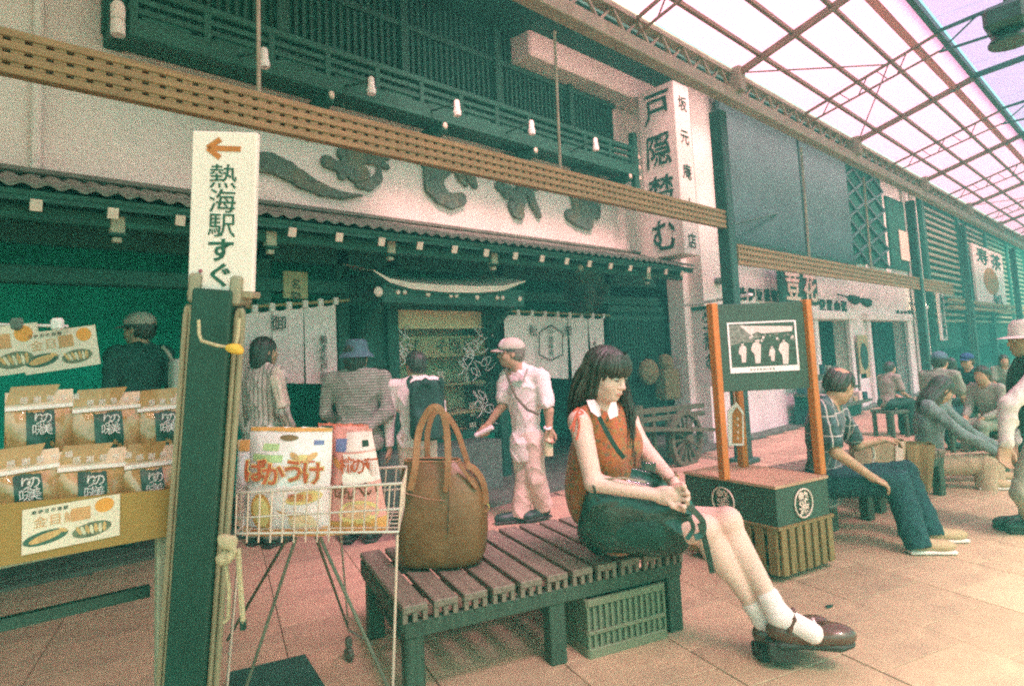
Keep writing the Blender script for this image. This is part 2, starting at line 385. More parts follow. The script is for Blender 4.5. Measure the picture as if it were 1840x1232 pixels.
_mx = _N.new('ShaderNodeMix'); _mx.data_type = 'RGBA'; _mx.blend_type = 'MULTIPLY'; _mx.inputs[0].default_value = 1; _cb = _N.new('ShaderNodeCombineColor')
for _k in range(3): _L.new(_mr.outputs[0], _cb.inputs[_k])
_L.new(_P.inputs['Base Color'].links[0].from_socket, _mx.inputs[6]); _L.new(_cb.outputs[0], _mx.inputs[7]); _L.new(_mx.outputs[2], _P.inputs['Base Color'])
m_grout = mat('paving_bed', (.27, .195, .14), .95, .3, 20)
m_fore = mat('forecourt_stone', (.10, .12, .09), .85, .3, 5, .3, 40)
m_cream = mat('cream_paint', (.72, .58, .48), .6, .1)
m_sign = mat('sign_board', (.76, .64, .60), .6, .06, 3)
m_ink = mat('ink', (.012, .05, .036), .7, .2)
m_carve = mat('weathered_carving', (.10, .145, .12), .75, .35, 14, .5, 40, dirt=((.42, .24, .07), 3.2, .35))
m_cloth = mat('noren_cloth', (.72, .60, .56), .95, .07, 14, .25, 160, sheen=.3)
m_glass = film_mat('window_glass', (.10, .13, .11), .93, .06)
m_stone = mat('plinth_stone', (.11, .145, .12), .8, .3, 18, .3, 60)
m_white = mat('white_paint', (.78, .70, .68), .5, .06)
m_pipe = mat('beige_paint', (.26, .21, .135), .45, .15, 4)
m_bluegrey = mat('billboard_sheet', (.055, .105, .11), .55, .2, 1.6)
m_orange = mat('orange_paint', (.44, .145, .03), .55, .14, 6)
m_brass = mat('brass', (.6, .42, .16), .35, .15, metal=1)
def P(*a): return [ony(*q) for q in a]
X1, Y1, Z1 = V3(1, 0, 0), V3(0, 1, 0), V3(0, 0, 1)
_ch = set('生蕎む坂元庵本店楚御麦処戸隠そば松寿海鮮市場南伊豆花茶営業中湯熱の写真名物金目鯛感謝祭美味一夜干の食事もちりしめおか←駅すぐ荳うけ柿種せんべい寮喫 ')
load_glyphs([(c, 0.) for c in _ch]+[(c, .018) for c in _ch]+[(c, .009) for c in '戸隠楚む']+[(c, .05) for c in 'ばかうけ'])
# ================================================================ ground
g = MB(); S = 300
g.grid([[V3(-S, -S, -.014), V3(S, -S, -.014)], [V3(-S, S, -.014), V3(S, S, -.014)]])
ground = g.go('ground', m_grout, kind='structure')
A18 = math.radians(-18.4); E1 = V3(math.cos(A18), math.sin(A18), 0); E2 = V3(-math.sin(A18), math.cos(A18), 0)
tw, tl = .585, .39; cand = []
for i in range(-12, 62):
    for j in range(-20, 46):
        c = E1*(-.86+tw*(i+.5))+E2*(.03+tl*(j+.5+(.5 if i % 2 else 0)))
        if c[1] > (5.6 if c[0] < 2.7 else 4.68) or c[1] < -6: continue
        d = c-EYE; wz = d@FW
        if wz < .8: 
            if abs(c[0]) < 4 and c[1] > -4: cand.append((99, c, 0))
            continue
        px, py = CX+F_PX*(d@RT)/wz, CY-F_PX*(d@UP)/wz
        if -250 < px < 2050 and 500 < py < 1420: cand.append((wz, c, 1))
        elif wz < 12: cand.append((98, c, 0))
cand.sort(key=lambda q: q[0])
tm = [mesh_np('paving_tile', *(lambda b: (b.v, b.f))(MB().box((0, 0, -.006), (tw-.005, 0, 0), (0, tl-.005, 0), (0, 0, .012), .002)), m_tile_p) for _ in range(1)][0]
rest = MB()
for n, (wz, c, vis) in enumerate(cand):
    h = random.uniform(-.0015, .0015)
    if n < 300 and vis:
        inst('paving_tile', tm, ground, frame(c+Z1*h, E1, E2, Z1))
    else: rest.box(c+Z1*(h-.006), E1*(tw-.005), E2*(tl-.005), Z1*.012)
rest.go('paving', m_tile_p, ground, kind='stuff')
MB().prism([(-4, 5.78), (2.4, 5.7), (3.4, 4.92), (3.9, 4.80), (9.2, 4.72), (9.2, 6), (-4, 6)], V3(0, 0, -.02), X1, Y1, Z1*.05).go('shop_forecourt', m_fore, kind='structure')
MB().box((22.5, 5.3, .01), (26, 0, 0), (0, 1.2, 0), (0, 0, .05), .01).go('pavement', m_fore, kind='structure')
# ================================================================ arcade roof over the street
RB = [-7.7+2.17*k for k in range(0, 19)]                      # truss positions along the street
RB = [7.57+2.165*(k-7) for k in range(0, 19)]
prof = lambda y: 4.96+(3.6-y)*.30
arc = thing('arcade_roof', 'glazed steel arcade roof of pale sheets and brown trusses over the street', 'roof', (7.5, 3.6, 4.9))
PY = [3.6, 3.27, 2.86, 2.41, 1.83]
def roof_side(f):
    for a, b in zip(RB[:-1], RB[1:]):
        for y0, y1 in zip(PY[:-1], PY[1:]):
            p = MB(); v0, v1 = V3(0, f(y0), prof(y0)+.05), V3(0, f(y1), prof(y1)+.05)
            p.box((v0+v1)/2+X1*(a+b)/2, X1*(b-a-.01), (v1-v0)*.995, Z1*.004)
            p.go('roof_panel', m_panel if b > 1.1 else m_panel_dim, arc)
    for y in PY[1:4]:
        MB().box(V3((RB[0]+RB[-1])/2, f(y), prof(y)+.012), X1*(RB[-1]-RB[0]), Y1*.045, Z1*.05).go('purlin', m_steel_red, arc)
    MB().tube([V3(RB[0], f(2.1), prof(2.1)+.0), V3(RB[-1], f(2.1), prof(2.1)+.0)], .05, 10).go('gutter_pipe', m_gut, arc, True)
    MB().box(V3((RB[0]+RB[-1])/2, f(1.83), prof(1.83)+.02), X1*(RB[-1]-RB[0]), Y1*.07, Z1*.09).go('roof_edge_beam', m_steel_dk, arc)
fl = lambda y: y; fr = lambda y: .96-y+.0
roof_side(fl); roof_side(fr)
for n, x in enumerate(RB):
    heavy = n % 2 == 1
    for f in (fl, fr):
        a, b = V3(x, f(3.6), prof(3.6)-.03), V3(x, f(1.83), prof(1.83)-.03)
        if heavy: MB().bar(a, b, .05, .085).go('rafter', m_steel_red, arc)
        else:
            MB().bar(a, b, .03, .035).go('rafter', m_steel_red, arc); lo = V3(0, 0, -.24)
            MB().bar(a+lo*.7, b+lo, .022, .025).go('truss_chord', m_steel_red, arc)
            t = MB(); k = 7
            for i in range(k):
                p0 = a+(b-a)*(i/k); p1 = a+(b-a)*((i+.55)/k)
                t.bar(p0, p1+lo*(.7+.3*(i+.5)/k), .012, .016) if i % 2 == 0 else t.bar(p1, p0+lo*(.7+.3*(i)/k), .012, .016)
            t.go('truss_web', m_steel_red, arc, kind='stuff')
    a, b = V3(x, fl(1.83), prof(1.83)), V3(x, fr(1.83), prof(1.83)); mid = (a+b)/2+Z1*.12
    for p0, p1 in ((a, mid), (mid, b)):
        MB().bar(p0, p1, .05 if heavy else .035, .08 if heavy else .04).go('ridge_rafter', m_steel_dk, arc)
    if not heavy:
        t = MB(); lo = Z1*-.28; t.bar(a+lo, b+lo, .025, .03)
        for i in range(6):
            p0 = a+(b-a)*i/6; p1 = a+(b-a)*(i+1)/6; hh = lambda q: V3(0, 0, .12*(1-abs(2*q/6-1)))
            t.bar(p0+lo, p1+hh(i+1), .014, .018) if i % 2 == 0 else t.bar(p0+hh(i), p1+lo, .014, .018)
        t.go('ridge_web', m_steel_dk, arc, kind='stuff')
MB().prism([(4.5, 5.60), (5.75, 5.66), (5.75, 6.0), (4.5, 5.73)], V3(-8.5, 0, 0), Y1, Z1, X1*61).go('eave_canopy', m_timber_h, arc)
m_sky_tint = panel_mat('sky_tint_sheet', (.74, .56, .70), .85)  # lavender sheet added over the open ridge to tint the sky
for a, b in zip(RB[:-1], RB[1:]):
    MB().box(V3((a+b)/2, .48, prof(1.83)+.2), X1*(b-a-.01), Y1*2.7, Z1*.004).go('sky_tint_panel', m_sky_tint if b > 1.1 else m_panel_dim, arc)
for a, b in zip(RB[:-1], RB[1:]):  # unseen sheets added over the gap to weaken sun on the plaster
    p = MB(); v0, v1 = V3((a+b)/2, 3.76, 5.05), V3((a+b)/2, 4.5, 5.76); p.box((v0+v1)/2, X1*(b-a-.01), (v1-v0), Z1*.004).go('sun_dimming_panel', m_panel_sun_dim if b > 3.3 else m_panel_dim, arc)
# cross bracing rods
for x0, x1 in ((RB[7], RB[8]), (RB[8], RB[9]), (RB[3], RB[4]), (RB[13], RB[14])):
    ya, yb = (3.55, 2.42) if x0 in (RB[7], RB[3], RB[13]) else (2.42, 3.55)
    MB().tube([V3(x0, ya, prof(ya)-.03), V3(x1, yb, prof(yb)-.05)], .011, 6).go('brace_rod', m_steel_red, arc)
gx0, gx1 = -7.5, RB[-1]
MB().box(V3((gx0+gx1)/2, 3.66, 4.64), X1*(gx1-gx0), Y1*.16, Z1*.16, .01).go('gutter_beam', m_steel, arc)
MB().box(V3((gx0+gx1)/2, 3.68, 4.97), X1*(gx1-gx0), Y1*.13, Z1*.07).go('top_chord', m_steel, arc)
n = 0; x = gx0
while x < gx1-.4:
    t = MB(); t.bar(V3(x, 3.66, 4.72), V3(x+.22, 3.67, 4.94), .03, .026); t.bar(V3(x+.22, 3.64, 4.94), V3(x+.44, 3.65, 4.72), .03, .026)
    t.go('truss_zigzag', m_steel, arc); x += .44
for x in RB[1::2]:
    MB().box(V3(x, 3.62, 4.86), X1*.16, Y1*.22, Z1*.32, .01).go('truss_shoe', m_steel, arc)
for x in (-1.0, 7.62, 16.3, 21.2, 29.):
    MB().box(V3(x, 3.92, 2.28), X1*.17, Y1*.17, Z1*4.56, .012).go('post', m_steel_dk, arc)
    MB().box(V3(x, 3.92, .03), X1*.3, Y1*.3, Z1*.06, .012).go('post_base', m_steel_dk, arc)
# dark lamp housing slung under the open ridge
lh = thing('arcade_lamp', 'dark lamp housing hanging in the open ridge of the arcade roof', 'lamp', (6.4, .74, 4.2))
c0 = at(1812, 38, 5.3)
MB().box(c0, X1*.42, Y1*.3, Z1*.2, .04).go('housing', m_steel_dk, lh)
MB().lathe(c0-Z1*.2, [(.001, .12), (.1, .11), (.16, .02), (.155, 0), (.001, 0)], 16).go('lamp_shade', m_steel_dk, lh, True)
MB().tube([c0+Z1*.1, c0+Z1*1.25], .02, 8).go('stem', m_steel_dk, lh)
MB().tube([c0+V3(-.25, 0, .1), c0+V3(-.35, .25, .9)], .012, 6).go('stay_wire', m_steel_dk, lh)
# ---- lattice friezes hung along the arcade
def frieze(x0, x1, z0, z1, label, loc, parts):
    L = thing('lattice_frieze', label, 'wooden frieze', loc, 'wooden friezes hung along the arcade posts')
    yv = 3.9; zs = np.linspace(z0, z1, 4); h = (z1-z0)/3
    for z in zs: MB().box(V3((x0+x1)/2, yv, z), X1*(x1-x0), Y1*.07, Z1*.042, .004).go('rail', m_lat, L)
    bm = mesh_np('lattice_block', *(lambda b: (b.v, b.f))(MB().box((0, 0, 0), (.054, 0, 0), (0, .05, 0), (0, 0, h-.042))), m_lat)
    many = MB(); st = .088; k = int((x1-x0)/st)
    MB().box(V3((x0+x1)/2, yv+.045, (zs[1]+zs[3])/2), X1*(x1-x0), Y1*.012, Z1*(zs[3]-zs[1])).go('backboard', m_timber_h, L)
    for r in range(3):
        for i in range(k):
            p = V3(x0+st*(i+.5), yv, (zs[r]+zs[r+1])/2)
            if parts: inst('lattice_block', bm, L, Matrix.Translation(Vector(p)))
            else: many.box(p, X1*.048, Y1*.05, Z1*(h-.034))
    if not parts: many.go('lattice_blocks', m_lat, L, kind='stuff')
    return L
FA = frieze(-.95, 7.62, 2.996, 3.186, 'long tan wooden frieze crossing the white plaster wall of the noodle shop', (3.3, 3.9, 2.94), True)
FB = frieze(7.8, 19.25, 2.55, 2.775, 'tan wooden frieze under the blue-grey billboards of the next building', (13.5, 3.9, 2.55), False)
for q, (x, y, yt) in enumerate(((465, 175, -60), (1006, 290, 25))):
    b = ony(x, y, 3.9); MB().tube([V3(b[0], 3.9, 3.18), V3(b[0], 3.88, 4.58)], .014, 8).go('hanger_rod', m_steel, FA)
for px in (1440, 1548):
    b = ony(px, 300, 3.9); MB().tube([V3(b[0], 3.9, 2.79), V3(b[0], 3.88, 4.58)], .02, 8).go('hanger_rod', m_steel, FB)
# ================================================================ the noodle shop
YF = 5.8
shop = thing('noodle_shop', 'old dark timber noodle shop with white plaster front and tiled eave', 'building', (3.2, YF, 0))
zw = ony(640, 382, YF)[2]
MB().box(V3(2.6, YF+.15, 5.3), X1*13.4, Y1*.3, Z1*4.9, .01).go('upper_wall', m_plaster, shop)
for px in (66,): 
    b = ony(px, 150, YF); MB().tube([V3(b[0], YF-.05, 2.9), V3(b[0], YF-.05, 7)], .035, 8).go('downpipe', m_plaster, shop, True)
# lower storey: dark frame open to a dark interior
MB().box(V3(2.6, 7.5, 1.4), X1*13.4, Y1*.1, Z1*2.8).go('back_wall', m_deep, shop)
MB().box(V3(2.6, 6.75, 2.86), X1*13.4, Y1*1.6, Z1*.05).go('ceiling', m_deep, shop)
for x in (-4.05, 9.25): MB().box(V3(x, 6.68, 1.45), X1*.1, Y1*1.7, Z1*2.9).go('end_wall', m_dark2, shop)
MB().box(V3(2.6, 6.7, .02), X1*13.4, Y1*1.6, Z1*.04).go('floor', m_fore, shop)
for px in (470, 612, 700, 893, 1088, 1232, 1262):
    b = ony(px, 560, YF); MB().box(V3(b[0], YF, 1.4), X1*.14, Y1*.14, Z1*2.8, .01).go('column', m_timber, shop)
for x in (-4., -1.6, .2): MB().box(V3(x, YF, 1.4), X1*.16, Y1*.16, Z1*2.8, .01).go('column', m_timber, shop)
MB().box(V3(2.6, YF-.02, 2.66), X1*13.3, Y1*.1, Z1*.42, .01).go('lintel_board', m_timber_h, shop)
MB().box(V3(2.6, YF-.04, 2.22), X1*13.3, Y1*.16, Z1*.13, .01).go('lintel', m_timber_h, shop)
ax, bx = ony(612, 560, YF)[0], ony(700, 560, YF)[0]
MB().box(V3((ax+bx)/2, YF+.02, 1.1), X1*(bx-ax-.14), Y1*.05, Z1*2.15).go('board_wall', m_timber, shop)
for z in (.75, 1.45): MB().box(V3((ax+bx)/2, YF-.02, z), X1*(bx-ax-.14), Y1*.03, Z1*.08).go('wall_rail', m_timber_h, shop)
x0, x1 = ony(1262, 560, YF)[0], 9.3
MB().box(V3((x0+x1)/2, YF+.1, 1.4), X1*(x1-x0), Y1*.2, Z1*2.8).go('side_wall', m_timber, shop)
# eave
ye = 4.8; ze = ony(760, 425, ye)[2]+.03; yr, zr = YF, ony(640, 385, YF)[2]-.05
sl = nrm(V3(0, yr-ye, zr-ze)); nn = nrm(np.cross(X1, sl))
ex0, ex1 = -4.2, 8.25; Lr = np.linalg.norm([yr-ye, zr-ze])
MB().box(V3((ex0+ex1)/2, (ye+yr)/2, (ze+zr)/2-.045), X1*(ex1-ex0), sl*Lr, nn*.03).go('eave_boarding', m_timber_h, shop)
tp = .1255; cols = 99; rows = 3; rl = Lr/rows*1.18
tb = MB(); R_ = []
for i in range(2):
    R_.append([V3(-tp/2+tp*k/8, i*rl, .013*math.cos(2*math.pi*k/8)+.008*(1-i)) for k in range(9)])
R_ = [[p+V3(0, 0, -.018) for p in R_[0]]]+R_
tb.grid(R_); tme = mesh_np('roof_tile', tb.v, tb.f, m_tile, True)
extra = MB(); cnt = 0
for r in range(rows):
    for c_ in range(cols):
        o = V3(ex0+tp*(c_+.5), ye, ze)+sl*(r*Lr/rows-.03)+nn*(.008+.005*random.random()); o[0] += random.uniform(-.004, .004)
        if r < 5 and cnt < 300: inst('roof_tile', tme, shop, frame(o, X1, sl, nn)); cnt += 1
MB().box(V3((ex0+ex1)/2, YF-.06, zr+.02), X1*(ex1-ex0), Y1*.12, Z1*.05, .02).go('ridge_course', m_tile, shop)
MB().box(V3((ex0+ex1)/2, ye+.03, ze-.06), X1*(ex1-ex0), Y1*.03, Z1*.07).go('eave_fascia', m_timber_h, shop)
x = ex0+.2
while x < ex1:
    a = V3(x, ye-.02, ze-.125); b = V3(x, yr, zr-.125); o = MB().bar(a, b, .06, .07).go('rafter', m_timber_h, shop)
    MB().box(a-sl*.006+V3(0, 0, 0), X1*.062, sl*.012, nn*.072).go('rafter_cap', m_cream, o); x += .41
MB().box(V3((ex0+ex1)/2, ye+.22, ze-.13), X1*(ex1-ex0), Y1*.09, Z1*.1, .01).go('eave_beam', m_timber_h, shop)
# balcony
yb = 5.35; bl, br = ony(228, 60, yb)[0], ony(1136, 270, yb)[0]
z0, z1 = ony(640, 180, yb)[2], ony(640, 108, yb)[2]
MB().box(V3((bl+br)/2, yb, z0+.07), X1*(br-bl), Y1*.12, Z1*.16, .01).go('balcony_beam', m_timber_h, shop)
MB().box(V3((bl+br)/2, (yb+YF)/2, z0+.10), X1*(br-bl-.02), Y1*(YF-yb-.06), Z1*.05).go('balcony_floor', m_timber_h, shop)
MB().box(V3((bl+br)/2, yb, z1), X1*(br-bl+.2), Y1*.075, Z1*.07, .01).go('handrail', m_timber_h, shop)
for t in (.38, .68): MB().box(V3((bl+br)/2, yb, z0+.12+(z1-z0-.12)*t), X1*(br-bl), Y1*.04, Z1*.045).go('balcony_rail', m_timber_h, shop)
k = 12
for i in range(k+1): MB().box(V3(bl+.04+(br-bl-.08)*i/k, yb, (z0+.15+z1)/2), X1*.055, Y1*.06, Z1*(z1-z0-.15)).go('baluster', m_timber, shop)
for i in range(k): MB().box(V3(bl+(br-bl)*(i+.5)/k, yb+.005, z0+.15+(z1-z0-.15)*.17), X1*((br-bl)/k-.2), Y1*.02, Z1*.1).go('balcony_panel', m_timber_h, shop)
for px, py in ((590, 185), (793, 225), (955, 262), (1125, 305)):
    b = ony(px, py, yb); t = MB(); t.prism([(0, 0), (.45, 0), (.45, -.36), (.36, -.34), (.22, -.16), (0, -.1)], V3(b[0]-.035, yb-.06, z0), Y1, Z1, X1*.07)
    o = t.go('bracket', m_timber, shop); MB().sphere(V3(b[0], yb-.07, z0-.05), (.03, .02, .04), 8, 6).go('bracket_cap', m_cream, o, True)
for i in range(3):
    b = ony(1186-8*0, 250, yb); MB().sphere(V3(br+.1, yb-.02, z1-.12-.16*i), (.05, .04, .045), 8, 6).go('beam_end', m_cream, shop, True)
MB().box(V3(br+.03, yb, (z0+z1)/2), X1*.1, Y1*.1, Z1*(z1-z0+.5), .01).go('corner_post', m_timber, shop)
# upper windows with vertical slats
wl = bl-.05; wr = ony(1096, 200, YF)[0]; wt = 6.9; wz0 = z0+.16; wr2 = ony(925, 60, YF)[0]; wt2 = ony(1095, 165, YF-.4)[2]+.05
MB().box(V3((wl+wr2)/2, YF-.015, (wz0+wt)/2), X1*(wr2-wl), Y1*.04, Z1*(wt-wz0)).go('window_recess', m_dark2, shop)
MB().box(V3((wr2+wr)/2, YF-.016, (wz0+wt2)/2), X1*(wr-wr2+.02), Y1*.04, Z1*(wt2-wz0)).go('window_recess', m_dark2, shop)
sm = mesh_np('window_slat', *(lambda b: (b.v, b.f))(MB().box((0, 0, .5), (.035, 0, 0), (0, .04, 0), (0, 0, 1))), m_timber)
x = wl+.03
while x < wr:
    h = (wt if x < wr2 else wt2)-wz0; inst('window_slat', sm, shop, Matrix.Translation(Vector((x, YF-.06, wz0))) @ Matrix.Diagonal((1, 1, h, 1))); x += .082
for z in (wz0+.45, wz0+1.05, wz0+1.65):
    e = wr if z < wt2-.05 else wr2; MB().box(V3((wl+e)/2, YF-.09, z), X1*(e-wl), Y1*.03, Z1*.07).go('window_rail', m_timber_h, shop)
x = wl
while x < wr: h = (wt if x < wr2 else wt2)-wz0; MB().box(V3(x, YF-.09, wz0+h/2), X1*.1, Y1*.1, Z1*h).go('window_post', m_timber, shop); x += 1.42
MB().box(V3((wr2+wr)/2+.3, YF-.22, wt2+.56), X1*(wr-wr2+.9), Y1*.4, Z1*1.1, .03).go('plaster_bulkhead', m_plaster, shop)
lx = ony(205, 40, YF-.05)[0]; t = MB().box(V3(lx, YF-.2, ony(205, 40, YF-.2)[2]), X1*.14, Y1*.4, Z1*.3, .01).go('bracket', m_timber, shop)
# carved brush lettering of the signboard, thick wooden strokes
def stroke(pts, sc, ox, oy, Yp, out):
    q = []
    for x, y, r in pts: q.append((ony(ox+x/sc, oy+y/sc, Yp), r/sc/F_PX*(ony(ox+x/sc, oy+y/sc, Yp)-EYE)@FW*1.5))
    for (a, ra), (b, rb) in zip(q[:-1], q[1:]): out.append(cap(a, b, ra, rb, .015))
LET = [
 (4.38, 440, 220, [[(-120, 420, 50), (-40, 320, 55), (60, 310, 55), (200, 320, 55), (330, 380, 52), (450, 455, 48), (600, 530, 34), (760, 575, 22), (930, 576, 6)]]),
 (4.38, 440, 220, [[(650, 310, 36), (715, 345, 30)], [(770, 245, 32), (950, 225, 36), (1110, 270, 24)], [(740, 335, 20), (900, 295, 24), (1020, 300, 24), (1120, 350, 18)], [(765, 420, 26), (800, 370, 22)], [(870, 390, 58), (930, 400, 40)], [(885, 500, 14), (980, 500, 28), (1050, 440, 26), (1060, 375, 14)], [(840, 130, 40), (960, 150, 60), (1050, 160, 34)]]),
 (4.38, 440, 220, [[(1400, 315, 16), (1450, 345, 38), (1500, 372, 16)], [(1560, 320, 40), (1640, 335, 34), (1600, 350, 36)], [(1580, 340, 50), (1480, 420, 58), (1490, 500, 62), (1540, 575, 48), (1620, 620, 42), (1700, 605, 36)], [(1670, 400, 14), (1705, 440, 24), (1738, 490, 14)], [(1745, 405, 16), (1785, 450, 26), (1812, 500, 18)], [(1450, 250, 34), (1640, 230, 34)]]),
 (2.2, 600, 0, [[(655, 735, 14), (700, 765, 17)], [(690, 690, 20), (745, 700, 22), (800, 735, 14)], [(740, 745, 16), (735, 790, 20), (725, 835, 20), (738, 850, 13)], [(768, 745, 14), (785, 800, 13), (812, 852, 8)], [(700, 810, 11), (722, 840, 16)], [(680, 770, 12), (700, 760, 14)], [(690, 640, 24), (760, 660, 24)]]),
 (2.2, 600, 0, [[(950, 775, 16), (1000, 770, 22), (1030, 790, 14)], [(965, 815, 22), (1015, 825, 26)], [(930, 850, 16), (965, 865, 22), (1005, 880, 20)], [(1040, 800, 12), (1040, 850, 12)], [(990, 740, 18), (985, 800, 18)], [(960, 700, 24), (1030, 720, 24)]]),
]
sgn = thing('carved_lettering', 'row of big weathered carved wooden brush characters on the white plaster wall', 'sign', ony(760, 330, YF-.05))
for sc, ox, oy, sts in LET:
    pr = []
    for s in sts: stroke(s, sc, ox, oy, YF-.03, pr)
    def flat(V, Fc): V = V.copy(); V = folds(.005, 60, seed=3)(V, Fc); V[:, 1] = np.maximum(YF-.03+(V[:, 1]-(YF-.03))*.8, YF-.055+.004*np.sin(V[:, 0]*55+V[:, 2]*31)); return V
    soft('carved_character', pr, .014, m_carve, sgn, disp=flat)
# small white spot lamps along the balcony, each on a short arm
for n, (px, py, lab) in enumerate(((475, 105, 'beside the hanger rod at left'), (667, 155, 'second along the balcony'), (821, 195, 'over the carved characters'), (955, 230, 'left of the second hanger rod'), (1070, 260, 'last one before the tall sign'))):
    b = ony(px, py, 4.95); L = thing('spot_lamp', f'small white spot lamp on the balcony, {lab}', 'lamp', b, 'spot lamps along the balcony')
    MB().lathe(b-Z1*.1, [(.001, .02), (.04, .02), (.044, .06), (.033, .10), (.029, .175), (.016, .19), (.001, .19)], 14).go('lamp_shade', m_white, L, True)
    MB().tube([b+Z1*.06, b+V3(-.07, .05, .03), V3(b[0]-.08, yb-.06, z0+.08)], .012, 6).go('arm', m_steel_dk, L, True)
for n, (px, py, lab) in enumerate(((212, 22, 'upper'), (212, 50, 'lower'))):
    b = ony(px, py, 5.3); L = thing('spot_lamp', f'{lab} of two small pale lamps on the left bracket', 'lamp', b, 'lamps on the left bracket')
    MB().lathe(b-Z1*.06, [(.001, 0), (.05, 0), (.05, .1), (.03, .14), (.001, .14)], 12).go('lamp_shade', m_plaster, L, True)
    MB().tube([b, b+V3(0, .3, .04)], .012, 6).go('arm', m_steel_dk, L, True)
# square lanterns under the eave
m_lant = mat('lantern_paper', (.45, .40, .30), .8, .1)
for n, (px, py, lab) in enumerate(((210, 405, 'above the white cap'), (485, 430, 'right of the station sign'), (700, 445, 'left end of the curved canopy'), (885, 465, 'right half of the curved canopy'), (1040, 482, 'above the cedar ball'), (1162, 495, 'last one by the corner'))):
    b = ony(px, py, 5.0); L = thing('eave_lantern', f'small square paper lantern hanging under the eave, {lab}', 'lantern', b, 'square lanterns under the eave')
    MB().box(b, X1*.085, Y1*.085, Z1*.12, .006).go('lantern_body', m_lant, L)
    MB().box(b+Z1*.068, X1*.1, Y1*.1, Z1*.014).go('cap', m_timber, L); MB().box(b-Z1*.068, X1*.1, Y1*.1, Z1*.014).go('base', m_timber, L)
    MB().tube([b+Z1*.07, b+Z1*.2], .006, 6).go('cord', m_timber, L); MB().box(b-Z1*.105, X1*.05, Y1*.05, Z1*.03).go('tassel', m_lant, L)
# curved canopy over the window
can = thing('curved_canopy', 'low curved canopy roof with pale metal top over the shop window', 'canopy', ony(810, 530, 5.2))
yc = 5.1; TP = [(672, 485), (700, 500), (740, 508), (800, 512), (860, 514), (905, 513), (944, 504)]; BT = [(672, 487), (700, 507), (740, 519), (800, 525), (860, 526), (905, 522), (944, 506)]
G_ = [[ony(x, y, yc) for x, y in BT], [ony(x, y, yc) for x, y in TP], [ony(x, y, yc)+V3(0, .65, .16) for x, y in TP]]
MB().grid(G_).go('canopy_top', m_cream, can, True)
G2 = [[p+V3(0, .65, .02) for p in G_[0]], [p+V3(0, .02, -.0) for p in G_[0]], [p+V3(0, .02, -.02) for p in G_[0]], [p+V3(0, .65, -.02) for p in G_[0]]]
MB().grid(G2).go('canopy_board', m_timber_h, can)
ca, cb = ony(683, 530, yc+.1), ony(938, 540, yc+.1)
MB().box((ca+cb)/2+Z1*.02, cb-ca, Y1*.1, Z1*.2, .01).go('canopy_beam', m_timber_h, can)
for px, py, r in ((680, 524, .05), (715, 525, .025), (727, 525, .025), (769, 528, .03), (810, 531, .025), (820, 531, .025), (857, 534, .03), (893, 535, .025), (903, 535, .025), (934, 537, .03)):
    MB().sphere(ony(px, py, yc+.04), (r, .02, r), 10, 6).go('nail_cap', m_cream, can, True)
for px in (690, 930): 
    b = ony(px, 540, yc+.1); MB().prism([(0, 0), (.6, 0), (.6, -.4), (.5, -.35), (.1, -.08)], b-X1*.04, Y1, Z1, X1*.08).go('canopy_bracket', m_timber, can)
# display window
dw = thing('display_window', 'glass shop window with plastic food models under the curved canopy', 'window', ony(797, 780, YF))
wa, wb = ony(707, 550, YF)[0], ony(886, 555, YF)[0]; wz0, wz1 = ony(800, 785, YF)[2], ony(800, 552, YF)[2]; wm = (wa+wb)/2; ww = wb-wa
m_pan = wood('display_wood', (.42, .34, .18), 0, .6, .25); m_disp = mat('display_back', (.78, .66, .42), .8, .2, 4)  # display back coloured pale to stand in for window lamp light
MB().box(V3(wm, YF+.62, (wz0+wz1)/2), X1*ww, Y1*.04, Z1*(wz1-wz0)).go('display_back', m_disp, dw)
for x in (wa, wb): MB().box(V3(x, YF+.3, (wz0+wz1)/2), X1*.05, Y1*.62, Z1*(wz1-wz0)).go('frame_side', m_timber, dw)
for z, h in ((wz0, .06), (wz1, .08)): MB().box(V3(wm, YF+.3, z), X1*ww, Y1*.64, Z1*h).go('frame_rail', m_timber_h, dw)
bz = ony(800, 590, YF)[2]
MB().box(V3(wm, YF+.02, (bz+wz1)/2), X1*(ww-.06), Y1*.03, Z1*(wz1-bz)).go('blind', mat('blind_cloth', (.78, .58, .36), .9, .15, 5), dw)
for py in (690, 742): MB().box(V3(wm, YF+.36, ony(800, py, YF+.3)[2]), X1*(ww-.08), Y1*.42, Z1*.025).go('shelf', m_pan, dw)
sb = ony(800, 622, YF+.1); MB().box(V3(wm, YF+.13, sb[2]), X1*(ww-.1), Y1*.02, Z1*.24).go('name_board', m_pan, dw)
t = MB(); htext(t, 'ば そ隠戸', V3(wm-.5, YF+.118, sb[2]), X1, Z1, .2, .2, 0, .004)
t.go('lettering', m_ink, dw)
